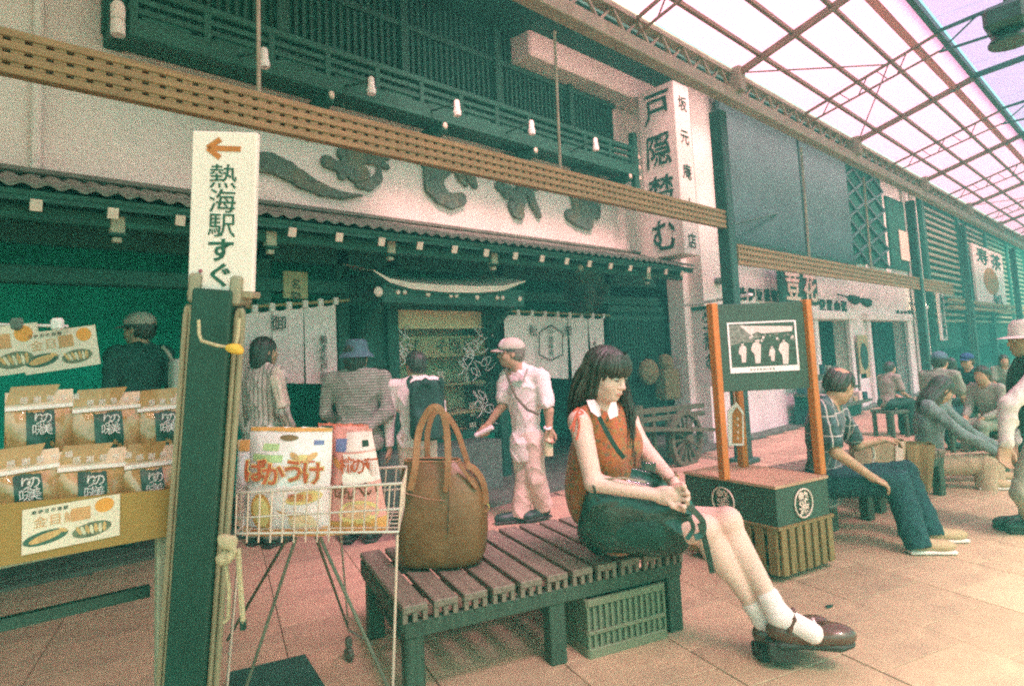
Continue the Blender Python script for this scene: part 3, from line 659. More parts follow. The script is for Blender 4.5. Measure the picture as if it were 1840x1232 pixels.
# goods in the window
m_dish = mat('ceramic_dish', (.5, .42, .34), .35, .2); m_food = mat('food_model', (.30, .19, .08), .5, .4, 30)
k = 0
for px, py in ((770, 683), (792, 685), (838, 687), (862, 688), (775, 735), (800, 737), (822, 739), (850, 740), (866, 741), (830, 775), (850, 777), (868, 778)):
    b = ony(px, py, YF+.25); k += 1; wh_ = ['first', 'second', 'third', 'fourth', 'first', 'second', 'third', 'fourth', 'last', 'first', 'second', 'third'][k-1]+' from the left on the '+('upper' if py < 700 else 'middle' if py < 760 else 'lowest')+' shelf'
    if k % 3 == 1:
        D = thing('food_bowl', 'pale food bowl in the display window, '+wh_, 'bowl', b, 'food models in the display window')
        MB().lathe(b-Z1*.03, [(.001, 0), (.05, 0), (.1, .05), (.095, .055), (.001, .04)], 14).go('bowl', m_dish, D, True); MB().sphere(b+Z1*.02, (.075, .075, .03), 10, 6).go('food', m_food, D, True)
    elif k % 3 == 2:
        D = thing('price_card', 'small pale card in the display window, '+wh_, 'card', b, 'cards in the display window'); MB().box(b+Z1*.04, X1*.1, V3(0, .012, .0), Z1*.17).go('card', m_cream, D)
    else:
        D = thing('bottle', 'small bottle in the display window, '+wh_, 'bottle', b, 'bottles in the display window')
        MB().lathe(b-Z1*.03, [(.001, 0), (.04, 0), (.042, .12), (.018, .17), (.018, .22), (.001, .22)], 12).go('bottle_body', m_dish if k % 2 else m_food, D, True)
# white scribbled vine decoration
for n, (cx, cy, rx, ry, q, lab) in enumerate(((730, 610, 14, 34, 5, 'left edge of the shop window'), (860, 625, 19, 34, 9, 'right edge of the shop window'), (872, 725, 10, 22, 4, 'lower right corner of the shop window'))):
    b = ony(cx, cy, YF-.0); D = thing('vine_decoration', f'tangle of curled white wire vine hanging at the {lab}', 'decoration', b, 'wire vines in the shop window')
    rg = random.Random(n)
    for i in range(q):
        c0 = ony(cx+rg.uniform(-rx, rx), cy+rg.uniform(-ry, ry), YF-.01); pts = []; ph = rg.uniform(0, 6)
        for s in range(16): pts.append(c0+V3(.06*math.sin(s*.9+ph)+.012*s*math.cos(ph), -.01*math.sin(s), .07*math.cos(s*.7+ph*2)-.012*s*math.sin(ph)))
        MB().tube(pts, .0058, 5).go('wire', m_white, D, True)
MB().box(V3(wm, YF-.004, (wz0+bz)/2), X1*(ww-.05), Y1*.004, Z1*(bz-wz0)).go('pane', m_glass, dw)
pl = thing('stone_plinth', 'low grey granite block in front of the shop window', 'plinth', onz(850, 890, 0))
p0, p1 = ony(640, 785, 5.3), ony(905, 785, 5.3); MB().box(V3((p0[0]+p1[0])/2, 5.55, p1[2]/2+.0), X1*(p1[0]-p0[0]), Y1*.44, Z1*(p1[2]-.04)*1.0, .012).go('block', m_stone, pl)
# noren curtains
def noren(name, label, corners, hem, splits, Yp, tabs):
    L, Rr = ony(*corners[0], Yp), ony(*corners[1], Yp); N = thing('noren', label, 'curtain', (L+Rr)/2, 'white noren curtains at the shop doors')
    MB().tube([L+V3(-.12, 0, .035), Rr+V3(.15, 0, .035)], .014, 8).go('bamboo_rod', mat('bamboo', (.30, .22, .10), .5), N, True)
    xs = [0]+splits+[1]
    for i, (a, b) in enumerate(zip(xs[:-1], xs[1:])):
        rows = []
        for r in range(13):
            v = r/12; row = []
            for c in range(13):
                u = a+(b-a)*(c/12)*.985; p = L+(Rr-L)*u; hz = hem[0]+(hem[1]-hem[0])*u
                sag = .02*math.sin(math.pi*((u*tabs) % 1))*(1-v)
                p = V3(p[0]+.01*v*math.sin(u*9), Yp+.035*v*math.sin(u*21+i*2)+.012*math.sin(u*50), p[2]-sag+(hz-p[2])*v); row.append(p)
            rows.append(row)
        MB().grid(rows).go('curtain_panel', m_cloth, N, True)
    for k in range(tabs+1):
        p = L+(Rr-L)*(k/tabs); MB().box(p+V3(0, 0, .022), X1*.05, Y1*.036, Z1*.07, .004).go('hanging_tab', m_cloth, N)
    return N, L, Rr
YN = 5.55
N1, L, Rr = noren('noren', 'white noren at the left door behind the striped woman', ((425, 562), (603, 545)), (ony(430, 685, YN)[2], ony(610, 690, YN)[2]), [.33, .66], YN, 6)
t = MB(); glyph(t, '御', ony(500, 580, YN-.035), X1, Z1, .15, .15, 0); vtext(t, '蕎麦処戸隠', ony(581, 602, YN-.03), X1, -Z1, .085, .085, 0); t.go('lettering', m_ink, N1)
N2, L, Rr = noren('noren', 'white noren with a hexagon crest at the right door behind the walking man', ((905, 563), (1084, 571)), (ony(935, 672, YN)[2], ony(1085, 685, YN)[2]), [.25, .6, .82], YN, 8)
t = MB(); glyph(t, '松', ony(958, 594, YN-.04), X1, Z1, .15, .15, 0); glyph(t, '御', ony(1021, 594, YN-.04), X1, Z1, .15, .15, 0); vtext(t, '戸隠蕎麦', ony(990, 591, YN-.04), X1, -Z1, .085, .085, 0); vtext(t, '寿庵', ony(1068, 612, YN-.04), X1, -Z1, .07, .075, 0)
hx = [ony(x, y, YN-.04) for x, y in ((990, 584), (1011, 597), (1011, 637), (990, 647), (969, 637), (969, 597), (990, 584))]
t.go('lettering', m_ink, N2); MB().tube(hx, .008, 6).go('hexagon_crest', m_ink, N2)
sd_ = thing('name_plaque', 'dim brown wooden plaque above the left noren', 'plaque', ony(531, 512, 5.6)); MB().box(ony(531, 512, 5.68), X1*.24, Y1*.03, Z1*.26, .008).go('board', m_pan, sd_)
t = MB(); vtext(t, '名物', ony(531, 500, 5.66), X1, -Z1, .1, .11); t.go('lettering', m_ink, sd_)
m_black0 = mat('cedar_core', (.012, .035, .02), .9)
# cedar ball
sg = thing('cedar_ball', 'dark round ball of cedar sprigs hanging under the eave', 'cedar ball', ony(1050, 522, 5.0)); c0 = ony(1050, 524, 5.0); b = MB(); rg = random.Random(4)
for i in range(900):
    d = nrm(V3(rg.gauss(0, 1), rg.gauss(0, 1), rg.gauss(0, 1))); u = nrm(np.cross(d, (0, .3, 1)))*.018; s = .25+.05*rg.random(); j = V3(rg.uniform(-.03, .03), rg.uniform(-.03, .03), rg.uniform(-.03, .03))
    b.add([c0+d*.14+u, c0+d*.14-u, c0+d*s+j-u*.3, c0+d*s+j+u*.3], [(0, 1, 2, 3)])
b.go('sprigs', mat('dry_cedar', (.06, .085, .045), .9, .4, 20), sg, kind='stuff'); MB().sphere(c0, .2, 14, 10).go('core', m_black0, sg, True); MB().tube([c0+Z1*.2, c0+Z1*.5], .01, 6).go('rope', m_pipe, sg)
# lattice screen beside the right door, straw things in front
sc_ = thing('lattice_screen', 'dark wooden lattice screen beside the right noren', 'screen', ony(1155, 800, 5.65)); ys = 5.65
sa, sb2 = ony(1090, 560, ys)[0], ony(1226, 560, ys)[0]; st, sz = ony(1150, 556, ys)[2], .35
for z, h in ((st, .09), (st-.14, .07), (sz, .09)): MB().box(V3((sa+sb2)/2, ys, z), X1*(sb2-sa), Y1*.08, Z1*h).go('screen_rail', m_timber_h, sc_)
x = sa+.03
while x < sb2: MB().box(V3(x, ys, (st+sz)/2), X1*.03, Y1*.04, Z1*(st-sz)).go('screen_bar', m_timber, sc_); x += .072
z = sz+.25
while z < st-.2: MB().box(V3((sa+sb2)/2, ys+.01, z), X1*(sb2-sa), Y1*.02, Z1*.02).go('screen_bar', m_timber_h, sc_); z += .38
MB().box(V3((sa+sb2)/2, ys+.2, 1.), X1*(sb2-sa), Y1*.02, Z1*2).go('screen_backing', m_dark2, sc_)
m_straw = mat('straw', (.22, .17, .085), .9, .35, 30, .5, 60, stretch=(1, 1, 3))
def straw(name, label, cat, px, py, prims, amp=.01, f=60):
    o = thing(name, label, cat, prims[0][1]); soft('weave', prims, .014, m_straw, o, disp=folds(amp, f)); return o
q = lambda x, y, Yp=5.4: ony(x, y, Yp)
straw('straw_bundle', 'round bundle of straw hung on the lattice screen', 'straw bundle', 0, 0, [ell(q(1165, 668), (.2, .12, .19)), ell(q(1195, 652), (.13, .12, .14))])
straw('straw_pouch', 'squarish straw pouch hanging below the round straw bundle', 'straw pouch', 0, 0, [rbx(q(1200, 690), (.17, .07, .2), rd=.03)])
straw('straw_cloak', 'long ribbed straw roll hanging at the right of the lattice screen', 'straw roll', 0, 0, [cap(q(1232, 600), q(1238, 700), .1, .13), cap(q(1238, 700), q(1238, 720), .13, .1)], .012, 110)
# old cart with a spoked wheel on a stone step
MB().box(ony(1180, 848, 5.2)*V3(1, 1, 0)+V3(.3, .1, .1), X1*3.4, Y1*.5, Z1*.16, .015).go('stone_step', m_fore, kind='structure')
ct = thing('wooden_cart', 'old wooden hand cart with one big spoked wheel by the lattice screen', 'cart', ony(1200, 840, 4.42)); m_cart = wood('old_cart_wood', (.10, .105, .06), 0, .8, .35)
hub = ony(1233, 788, 4.42); r_ = .5*np.linalg.norm(ony(1234, 736, 4.42)-ony(1234, 840, 4.42)); rx_ = X1
wh = MB().lathe(hub-Y1*.03, [(r_, 0), (r_, .06), (r_-.06, .06), (r_-.06, 0), (r_, 0)], 32, Y1, X1).go('wheel', m_cart, ct)
for k in range(14):
    a = 2*math.pi*k/14; d = V3(math.cos(a), 0, math.sin(a)); MB().bar(hub+d*.05, hub+d*(r_-.05), .024, .03, up=(0, 1, 0)).go('spoke', m_cart, wh)
MB().lathe(hub-Y1*.08, [(.001, 0), (.05, 0), (.07, .05), (.07, .11), (.05, .16), (.001, .16)], 14, Y1, X1).go('hub', m_cart, wh, True)
c1, c2 = ony(1105, 745, 4.52), ony(1262, 728, 4.52)
for dz in (0, -.1): MB().bar(c1+Z1*dz, c2+Z1*dz, .06, .06).go('cart_rail', m_cart, ct)
for px in (1120, 1145, 1172, 1198, 1215):
    b = ony(px, 745, 4.52); MB().box(V3(b[0], b[1], b[2]-.22), X1*.05, Y1*.05, Z1*.62).go('cart_slat', m_cart, ct)
b = ony(1152, 800, 4.52); MB().box(V3(b[0], b[1], .48), X1*.07, Y1*.07, Z1*.65).go('cart_leg', m_cart, ct)
MB().bar(ony(1100, 770, 4.55), ony(1262, 770, 4.6), .5, .04).go('cart_bed', m_cart, ct)
# vertical projecting signs
def vsign(label, corner_top, corner_bot, zt, zb, depthY, wX, side_txt, front_txt, loc, sz, szf):
    S_ = thing('vertical_sign', label, 'sign', loc); cx, cy = loc[0], loc[1]
    MB().box(V3(cx+wX/2, cy+depthY/2, (zt+zb)/2), X1*wX, Y1*depthY, Z1*(zt-zb), .01).go('sign_box', m_sign, S_)
    t = MB(); n = len(side_txt)
    for i, ch in enumerate(side_txt): glyph(t, ch, V3(cx-.003, cy+depthY/2, zt-(zt-zb)*(i+.5)/n), -Y1, Z1, sz, sz*1.15, .009, .008, .04)
    t.go('side_lettering', m_ink, S_); t = MB()
    for i, ch in enumerate(front_txt): glyph(t, ch, V3(cx+wX/2, cy-.003, zt-(zt-zb)*(i+.6)/len(front_txt)), X1, Z1, szf, szf, 0, .006, .02)
    t.go('lettering', m_ink, S_); return S_
zt, zb = ony(1212, 145, 4.7)[2], ony(1228, 455, 4.7)[2]; cX = ony(1220, 300, 4.7)[0]
vsign('tall white box sign with black brush characters high on the shop corner', 0, 0, zt, zb, .62, .42, '戸隠楚む', '坂元庵本店', (cX, 4.7, zb), .46, .24)
l0, l1 = onx(1243, 555, cX+.1), onx(1290, 548, cX+.1)
S2 = thing('hanging_sign', 'small white pointed sign with black brush characters below the corner eave', 'sign', (cX+.1, 4.6, 1.2)); ya, yb2 = l0[1], l1[1]-.12
z_t, z_b = l0[2], onx(1252, 697, cX+.1)[2]
MB().prism([(ya, z_t), (yb2, z_t), (yb2, z_b+.12), ((ya*.8+yb2*.2), z_b), (ya, z_b+.1)], V3(cX+.1, 0, 0), Y1, Z1, X1*.05).go('board', m_sign, S2)
t = MB()
for i, ch in enumerate('生蕎む'): glyph(t, ch, V3(cX+.097, (ya+yb2)/2, z_t-.17-.29*i), -Y1, Z1, .24, .27, 0, .004, .03)
t.go('lettering', m_ink, S2)
MB().bar(V3(cX+.12, ya+.1, z_t+.06), V3(cX+.12, yb2-.35, z_t+.12), .12, .03).go('lamp_strip', m_white, S2)
MB().box(V3(cX+.12, (ya+yb2)/2, (z_t+.0)), X1*.1, Y1*abs(ya-yb2), Z1*.05).go('top_rail', m_timber, S2)
# narrow building front between the shop and the next one
gap = thing('pale_side_building', 'narrow pale wall with a tall dark window strip between the two shops', 'building', (8.8, 5.4, 0))
MB().box(V3(9.15, 5.35, 3.2), X1*1.1, Y1*.3, Z1*6.4, .01).go('wall', m_plaster2, gap)
a = ony(1262, 280, 5.15); MB().box(V3(a[0]+.1, 5.17, ony(1262, 280, 5.15)[2]+.1), X1*.26, Y1*.06, Z1*2.5).go('window', m_bluegrey, gap)
MB().box(V3(a[0]-.12, 5.16, a[2]+.1), X1*.16, Y1*.05, Z1*2.5).go('window_frame', m_dark2, gap)
MB().sphere(ony(1293, 505, 4.9), (.1, .1, .06), 10, 6).go('security_light', m_stone, gap, True)
# ================================================================ next buildings
Y2 = 4.95
b2 = thing('white_shop_building', 'white two storey shop building with blue-grey billboards and two open doorways', 'building', (14.5, Y2, 0))
xe = ony(1655, 480, Y2)[0]; xs = 8.75
zs2 = 1.85; dA = (ony(1462, 600, Y2)[0], ony(1524, 600, Y2)[0]); dB = (ony(1558, 600, Y2)[0], ony(1652, 600, Y2)[0]-1.2)
zd = ony(1500, 575, Y2)[2]
segs = [(xs, dA[0]), (dA[1], dB[0]), (dB[1], xe)]
for a, b in segs: MB().box(V3((a+b)/2, Y2+.15, zd/2), X1*(b-a), Y1*.3, Z1*zd).go('wall', m_plaster2, b2)
MB().box(V3((xs+xe)/2, Y2+.15, (zd+6)/2), X1*(xe-xs), Y1*.3, Z1*(6-zd)).go('upper_wall', m_plaster2, b2)
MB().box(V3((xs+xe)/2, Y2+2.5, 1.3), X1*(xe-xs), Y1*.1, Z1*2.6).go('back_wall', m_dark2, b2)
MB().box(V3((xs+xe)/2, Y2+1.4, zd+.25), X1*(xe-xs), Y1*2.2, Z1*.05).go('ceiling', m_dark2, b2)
for a, b in (dA, dB):
    MB().box(V3((a+b)/2, Y2-.06, zd+.09), X1*(b-a+.5), Y1*.14, Z1*.18, .02).go('door_cornice', m_plaster2, b2)
    for x in (a, b): MB().box(V3(x, Y2-.03, zd/2), X1*.16, Y1*.1, Z1*zd, .015).go('door_jamb', m_plaster2, b2)
    MB().box(V3((a+b)/2, Y2+.5, zd/2), X1*(b-a), Y1*.04, Z1*zd).go('door_glass', m_glass, b2)
    for x in np.linspace(a, b, 4)[1:3]: MB().box(V3(x, Y2+.47, zd/2), X1*.06, Y1*.06, Z1*zd).go('door_mullion', m_timber, b2)
# billboards
for (px0, px1) in ((1304, 1438), (1442, 1522)):
    a, b = ony(px0, 320, 4.75)[0], ony(px1, 320, 4.75)[0]; zt, zb = ony(1440, 246, 4.75)[2], ony(1440, 456, 4.75)[2]
    MB().box(V3((a+b)/2, 4.8, (zt+zb)/2), X1*(b-a), Y1*.08, Z1*(zt-zb), .01).go('billboard', m_bluegrey, b2)
    for z in (zt, zb): MB().box(V3((a+b)/2, 4.76, z), X1*(b-a), Y1*.08, Z1*.07).go('billboard_rim', m_steel_dk, b2)
MB().tube([ony(1312, 405, 4.6), ony(1396, 384, 4.74)], .018, 6).go('stay_rod', m_steel_dk, b2)
# diamond lattice windows
for (px0, px1) in ((1526, 1556), (1560, 1592)):
    a, b = ony(px0, 400, 4.85)[0], ony(px1, 400, 4.85)[0]; zt, zb = ony(1560, 300, 4.85)[2], ony(1560, 474, 4.85)[2]
    f = MB().box(V3((a+b)/2, 4.92, (zt+zb)/2), X1*(b-a), Y1*.06, Z1*(zt-zb)).go('lattice_window', m_dark2, b2)
    L = MB(); n = 5; h = (zt-zb)/n
    for i in range(n):
        for s in (0, 1): L.bar(V3(a if s else b, 4.86, zb+h*i), V3(b if s else a, 4.86, zb+h*(i+1)), .05, .05, up=(0, 1, 0))
    L.go('diamond_bars', m_bluegrey, f)
a, b = ony(1600, 400, 4.85)[0], ony(1632, 400, 4.85)[0]
w_ = MB().box(V3((a+b)/2, 4.92, ony(1615, 420, 4.85)[2]), X1*(b-a), Y1*.06, Z1*1.9).go('window', m_dark2, b2)
MB().box(V3(b-.5, 4.87, ony(1622, 440, 4.85)[2]), X1*.8, Y1*.02, Z1*.8).go('blind', m_cream, w_)
for px in (1637, 1650): 
    c = ony(px, 420, 4.8); MB().box(V3(c[0], 4.86, 3.1), X1*.22, Y1*.1, Z1*5.6).go('pilaster', m_plaster2, b2)
# two-character sign and small letter rows
hs = thing('shop_sign', 'square dark sign with two pale brush characters on the white shop', 'sign', ony(1440, 545, 4.6))
c = ony(1440, 514, 4.6); MB().box(c+Y1*.06, X1*1.55, Y1*.1, Z1*.66, .02).go('board', m_timber, hs); t = MB()
glyph(t, '荳', c-X1*.38, X1, Z1, .62, .58, .018, .015); glyph(t, '花', c+X1*.38, X1, Z1, .62, .58, .018, .015); t.go('lettering', m_cream, hs)
for (px, py, s, n, p) in ((1326, 527, '南伊豆茶寮', .24, .30), (1470, 550, '営業中湯', .32, .40), (1609, 564, 'めのお茶寮喫', .26, .34)):
    t = MB(); htext(t, s, ony(px, py, Y2-.01), X1, Z1, n, p, 0, .03)
    t.go('lettering', m_ink, b2)
for px, py, lit in ((1530, 535, 0), (1552, 540, 0), (1655, 550, 1)):
    c = ony(px, py, 4.7); L = thing('wall_spotlight', 'lit round wall spotlight at the end of the white shop' if lit else f'dark unlit wall spotlight over the doorways, {"left" if px < 1540 else "right"} one', 'lamp', c, 'spotlights on the white shop')
    MB().lathe(c-X1*.12, [(.001, 0), (.06, 0), (.09, .1), (.1, .22), (.001, .21)], 12, (1, -.3, -.3), Z1).go('lamp_shade', m_ink if not lit else m_white, L, True); MB().tube([c, c+V3(-.1, .3, .12)], .02, 6).go('arm', m_ink, L)
    if lit: MB().sphere(c+V3(.12, -.03, -.02), .085, 10, 8).go('bulb', glow('bulb_glow', (1, .72, .42), 14), L, True)
# posters on the white wall
for px, py, w2, h2, lab, mm in ((1552, 640, .62, .95, 'square tan notice with a dark picture by the doorway', m_pan), (1553, 700, .4, .7, 'white paper notice under the tan one', m_white)):
    c = ony(px, py, 4.85); D = thing('notice', lab, 'notice', c); MB().box(c, X1*w2, Y1*.02, Z1*h2).go('paper', mm, D)
    if mm is m_pan: MB().sphere(c-Y1*.02, (.24, .01, .3), 14, 8).go('picture', m_ink, D)
for px, py in ((1478, 660), (1483, 688), (1475, 702)):
    c = ony(px, py, Y2+.4); L = thing('door_lamp', f'small glowing lamp inside the left doorway, {"top" if py < 670 else "middle" if py < 695 else "bottom"} one', 'lamp', c, 'small lamps in the left doorway'); MB().sphere(c, .05, 8, 6).go('bulb', glow('small_glow', (1, .8, .45), 3), L, True)
# third building: dark louvres
b3 = thing('louvred_building', 'dark building with rows of horizontal louvres further up the street', 'building', (30, 5, 0))
x3, x4 = xe+.3, 52
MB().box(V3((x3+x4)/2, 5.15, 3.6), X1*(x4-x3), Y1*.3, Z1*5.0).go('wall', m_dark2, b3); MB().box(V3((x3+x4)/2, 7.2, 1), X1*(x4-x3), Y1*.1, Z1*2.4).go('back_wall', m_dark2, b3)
z = 1.95
while z < 5.4: MB().box(V3((x3+x4)/2, 4.94, z), X1*(x4-x3), Y1*.09, Z1*.08).go('louvre', m_steel, b3); z += .2
for x in np.linspace(x3, x4, 8): MB().box(V3(x, 4.93, 3), X1*.3, Y1*.22, Z1*6).go('pier', m_timber, b3)
for z in (2.1, 2.3): MB().box(V3((x3+x4)/2, 4.4, z+.2), X1*(x4-x3), Y1*.12, Z1*.09).go('awning_rail', m_lat, b3)
c = ony(1778, 500, 4.6); s3 = thing('lantern_sign', 'tall pale sign with an orange lantern picture on the louvred building', 'sign', c)
MB().box(c, X1*5.2, Y1*.1, Z1*2.15, .02).go('board', m_sign, s3); MB().sphere(c-Y1*.05-Z1*.12, (1.35, .02, .5), 20, 8).go('lantern_picture', m_orange, s3)
t = MB()
for i, ch in enumerate('寿茶'): glyph(t, ch, c-Y1*.055+X1*(-1.2+2.4*i)+Z1*(.72-.05*i), X1, Z1, 2.0, .62, 0, .02)
glyph(t, '処', c-Y1*.055+Z1*-.8+X1*.8, X1, Z1, 2, .5, 0, .02); t.go('lettering', m_ink, s3)
c = ony(1692, 568, 4.6); s4 = thing('banner_sign', 'narrow white vertical banner with small characters by the street post', 'sign', c); MB().box(c, X1*.62, Y1*.05, Z1*1.35).go('board', m_sign, s4)
t = MB(); vtext(t, '海鮮市場処', c+Z1*.62-Y1*.03, X1, -Z1, .3, .25, 0, .01, 0, 1.4); t.go('lettering', m_ink, s4)
# far end of the street
fb = thing('street_end_building', 'dark building closing the far end of the street', 'building', (54, 0, 0)); MB().box(V3(54, 1, 3.2), X1*1, Y1*12, Z1*6.4).go('wall', m_dark2, fb)
for i in range(4): MB().box(V3(53.4, -2+i*2.2, 4), X1*.1, Y1*1.2, Z1*1.4).go('window', m_bluegrey, fb)
# ================================================================ station sign post (near left)
PA, PB = at(397, 520, 1.93), at(345, 1232, 1.93); ax_ = nrm(PB-PA); PG = PA+ax_*((PA[2])/-ax_[2])
post = thing('sign_post', 'dark steel post with beige side rails and a white station sign on top', 'sign post', PG)
hx_ = nrm(RT*V3(1, 1, 0)); hy_ = nrm(np.cross(hx_, ax_)); hx_ = nrm(np.cross(ax_, hy_)); 
if hy_@FW < 0: hy_ = -hy_
upv = -ax_
def ontop(x, y, d=1.93): return at(x, y, d)
cen = (PA+PG)/2
MB().box(cen, hx_*.118, hy_*.12, PG-PA, .006).go('post_core', mat('post_paint', (.008, .05, .036), .5, .2, 4), post)
MB().box(PG+Z1*.012, hx_*.3, hy_*.3, Z1*.024, .006).go('base_plate', m_steel_dk, post)
for s in (-1, 1):
    o = hx_*(.077*s)-hy_*.03; top = PA+ax_*.055
    for dx in (-.010, .010):
        pts = [PG+o+hx_*dx, top+o+hx_*dx*.9+ax_*.03, top+o+hx_*dx*.6+ax_*.008, top+o-ax_*.0]
        MB().tube(pts, .0088, 8).go('side_rail', m_pipe, post, True)
    MB().box(PA+hx_*(.062*s)-ax_*.0, hx_*.035, hy_*.1, ax_*.09, .008).go('clamp', m_steel, post)
# sign box
ctr = (at(350, 228, 1.9)+at(465, 250, 1.9)+at(333, 515, 1.9)+at(450, 527, 1.9))/4
sx = nrm(at(465, 250, 1.9)-at(350, 228, 1.9)); sy = nrm(at(342, 226, 1.9)-at(333, 515, 1.9)); sx0 = hx_
W, Hh = np.linalg.norm(at(465, 250, 1.9)-at(350, 228, 1.9)), np.linalg.norm(at(350, 228, 1.9)-at(333, 515, 1.9))
sn = nrm(np.cross(sx, sy)); sx = nrm(sx-sy*np.dot(sx, sy)); MB().box(ctr-sn*.012, sx*W, sy*Hh, sn*.024, .004).go('sign_box', m_sign, post)
MB().box(ctr-sn*.03-sy*(Hh/2+.008), sx*(W*1.0), sy*.02, sn*.07, .004).go('sign_sill', m_pipe, post)
t = MB()
for i, ch in enumerate('熱海駅すぐ'): glyph(t, ch, ctr+sn*.001+sy*(Hh*.5-.135-i*.0745)+sx*.0, sx, sy, .088, .078, .0 if i < 3 else .018, .002)
t.go('lettering', mat('sign_green', (.012, .085, .055), .6), post)
t = MB(); a0 = ctr+sn*.0015+sy*(Hh*.5-.052); t.bar(a0-sx*.045, a0+sx*.05, .016, .002, up=sn)
for s in (-1, 1): t.bar(a0-sx*.05, a0-sx*.012+sy*.028*s, .016, .0022, up=sn)
t.go('arrow', m_orange, post)
MB().sphere(ctr+sn*.001+sx*(-.06)-sy*(Hh*.5-.06), .006, 8, 6).go('screw', mat('plum_paint', (.3, .08, .12), .5), post)
m_rope = mat('rope', (.50, .40, .25), .95, .2, 60, .6, 300)
rp = thing('rope', 'pale rope tied across the dark sign post with a yellow knot', 'rope', at(390, 618, 1.8)); k0, k1 = at(362, 612, 1.8), at(423, 625, 1.8)
MB().tube([at(357, 575, 1.82), at(358, 600, 1.81), k0, (k0+k1)/2-Z1*.004, k1, at(428, 600, 1.82), at(430, 572, 1.83)], .005, 8).go('cord', m_rope, rp, True)
soft('knot', [ell(k1, (.016, .014, .012)), cap(k1-RT*.02, k1+RT*.015-Z1*.01, .008)], .003, mat('yellow_tape', (.62, .36, .05), .7), rp)
r2 = thing('rope', 'loose grey rope knotted low on the right rail of the sign post', 'rope', at(405, 1000, 1.8)); q0 = at(408, 975, 1.8)
soft('knot', [ell(q0, (.022, .02, .016)), ell(at(402, 1003, 1.8), (.022, .02, .02)), cap(at(398, 965, 1.8), at(420, 972, 1.8), .009), cap(at(412, 1005, 1.79), at(422, 990, 1.79), .008)], .003, m_rope, r2, disp=folds(.002, 300))
MB().tube([at(405, 1005, 1.8), at(412, 1060, 1.8), at(410, 1110, 1.8), at(402, 1118, 1.8)], .006, 6).go('cord_end', m_rope, r2, True)
MB().tube([at(428, 985, 1.8), at(432, 1050, 1.8), at(437, 1118, 1.8)], .008, 6).go('cord_end', m_rope, r2, True)
MB().box(at(437, 1122, 1.8), RT*.014, FW*.014, UP*.026).go('cord_stop', m_ink, r2)
# dark base weight on the ground
q0, q1, q2 = onz(408, 1207, .05), onz(548, 1174, .05), onz(582, 1228, .05); bw = thing('base_weight', 'flat dark square plate on the paving beside the sign post', 'plate', (q1+V3(.1, -.2, -.05)))
u, v = q1-q0, (q2-q1)*2.2; MB().prism([(0, 0), (1, 0), (1, 1), (0, 1)], q0-Z1*.05, u, v, Z1*.05).go('plate', mat('rubber', (.02, .07, .05), .7), bw)
# ================================================================ stall with snack bags
YS = 2.2; st_ = thing('market_stall', 'low stall table with a yellow cardboard front board at the left edge', 'stall', (0, YS+.2, 0))
m_yel = mat('yellow_board', (.28, .17, .045), .7, .08, 4); m_leg = mat('stall_metal', (.33, .33, .24), .5, .12, 5)
a, b = ony(322, 877, YS), ony(318, 963, YS); xl = -.9; zt, zb = ony(322, 877, YS)[2], ony(318, 963, YS)[2]+.005
zl = ony(0, 902, YS)[2]; 
MB().prism([(xl, zb+.045), (a[0], zb), (a[0], zt), (xl, zl+.08)], V3(0, YS, 0), X1, Z1, Y1*.012).go('front_board', m_yel, st_)
MB().box(V3((xl+a[0])/2, YS+.34, zb+.012), X1*(a[0]-xl-.02), Y1*.64, Z1*.02).go('table_top', m_leg, st_)
MB().box(V3(a[0]-.006, YS+.2, (zt+zb)/2), X1*.012, Y1*.36, Z1*(zt-zb)).go('side_board', m_yel, st_)
for yy in (YS+.06, YS+.6): 
    c = ony(296, 1000, yy); MB().box(V3(c[0], yy, zb/2), X1*.05, Y1*.035, Z1*zb, .004).go('leg', m_leg, st_)
    MB().box(V3(-.8, yy, zb/2), X1*.05, Y1*.035, Z1*zb, .004).go('leg', m_leg, st_)
r0, r1 = ony(-60, 1128, YS+.25), ony(268, 1060, YS+.25); MB().bar(r0-X1*.4, r1, .03, .035).go('cross_rail', m_steel_dk, st_)
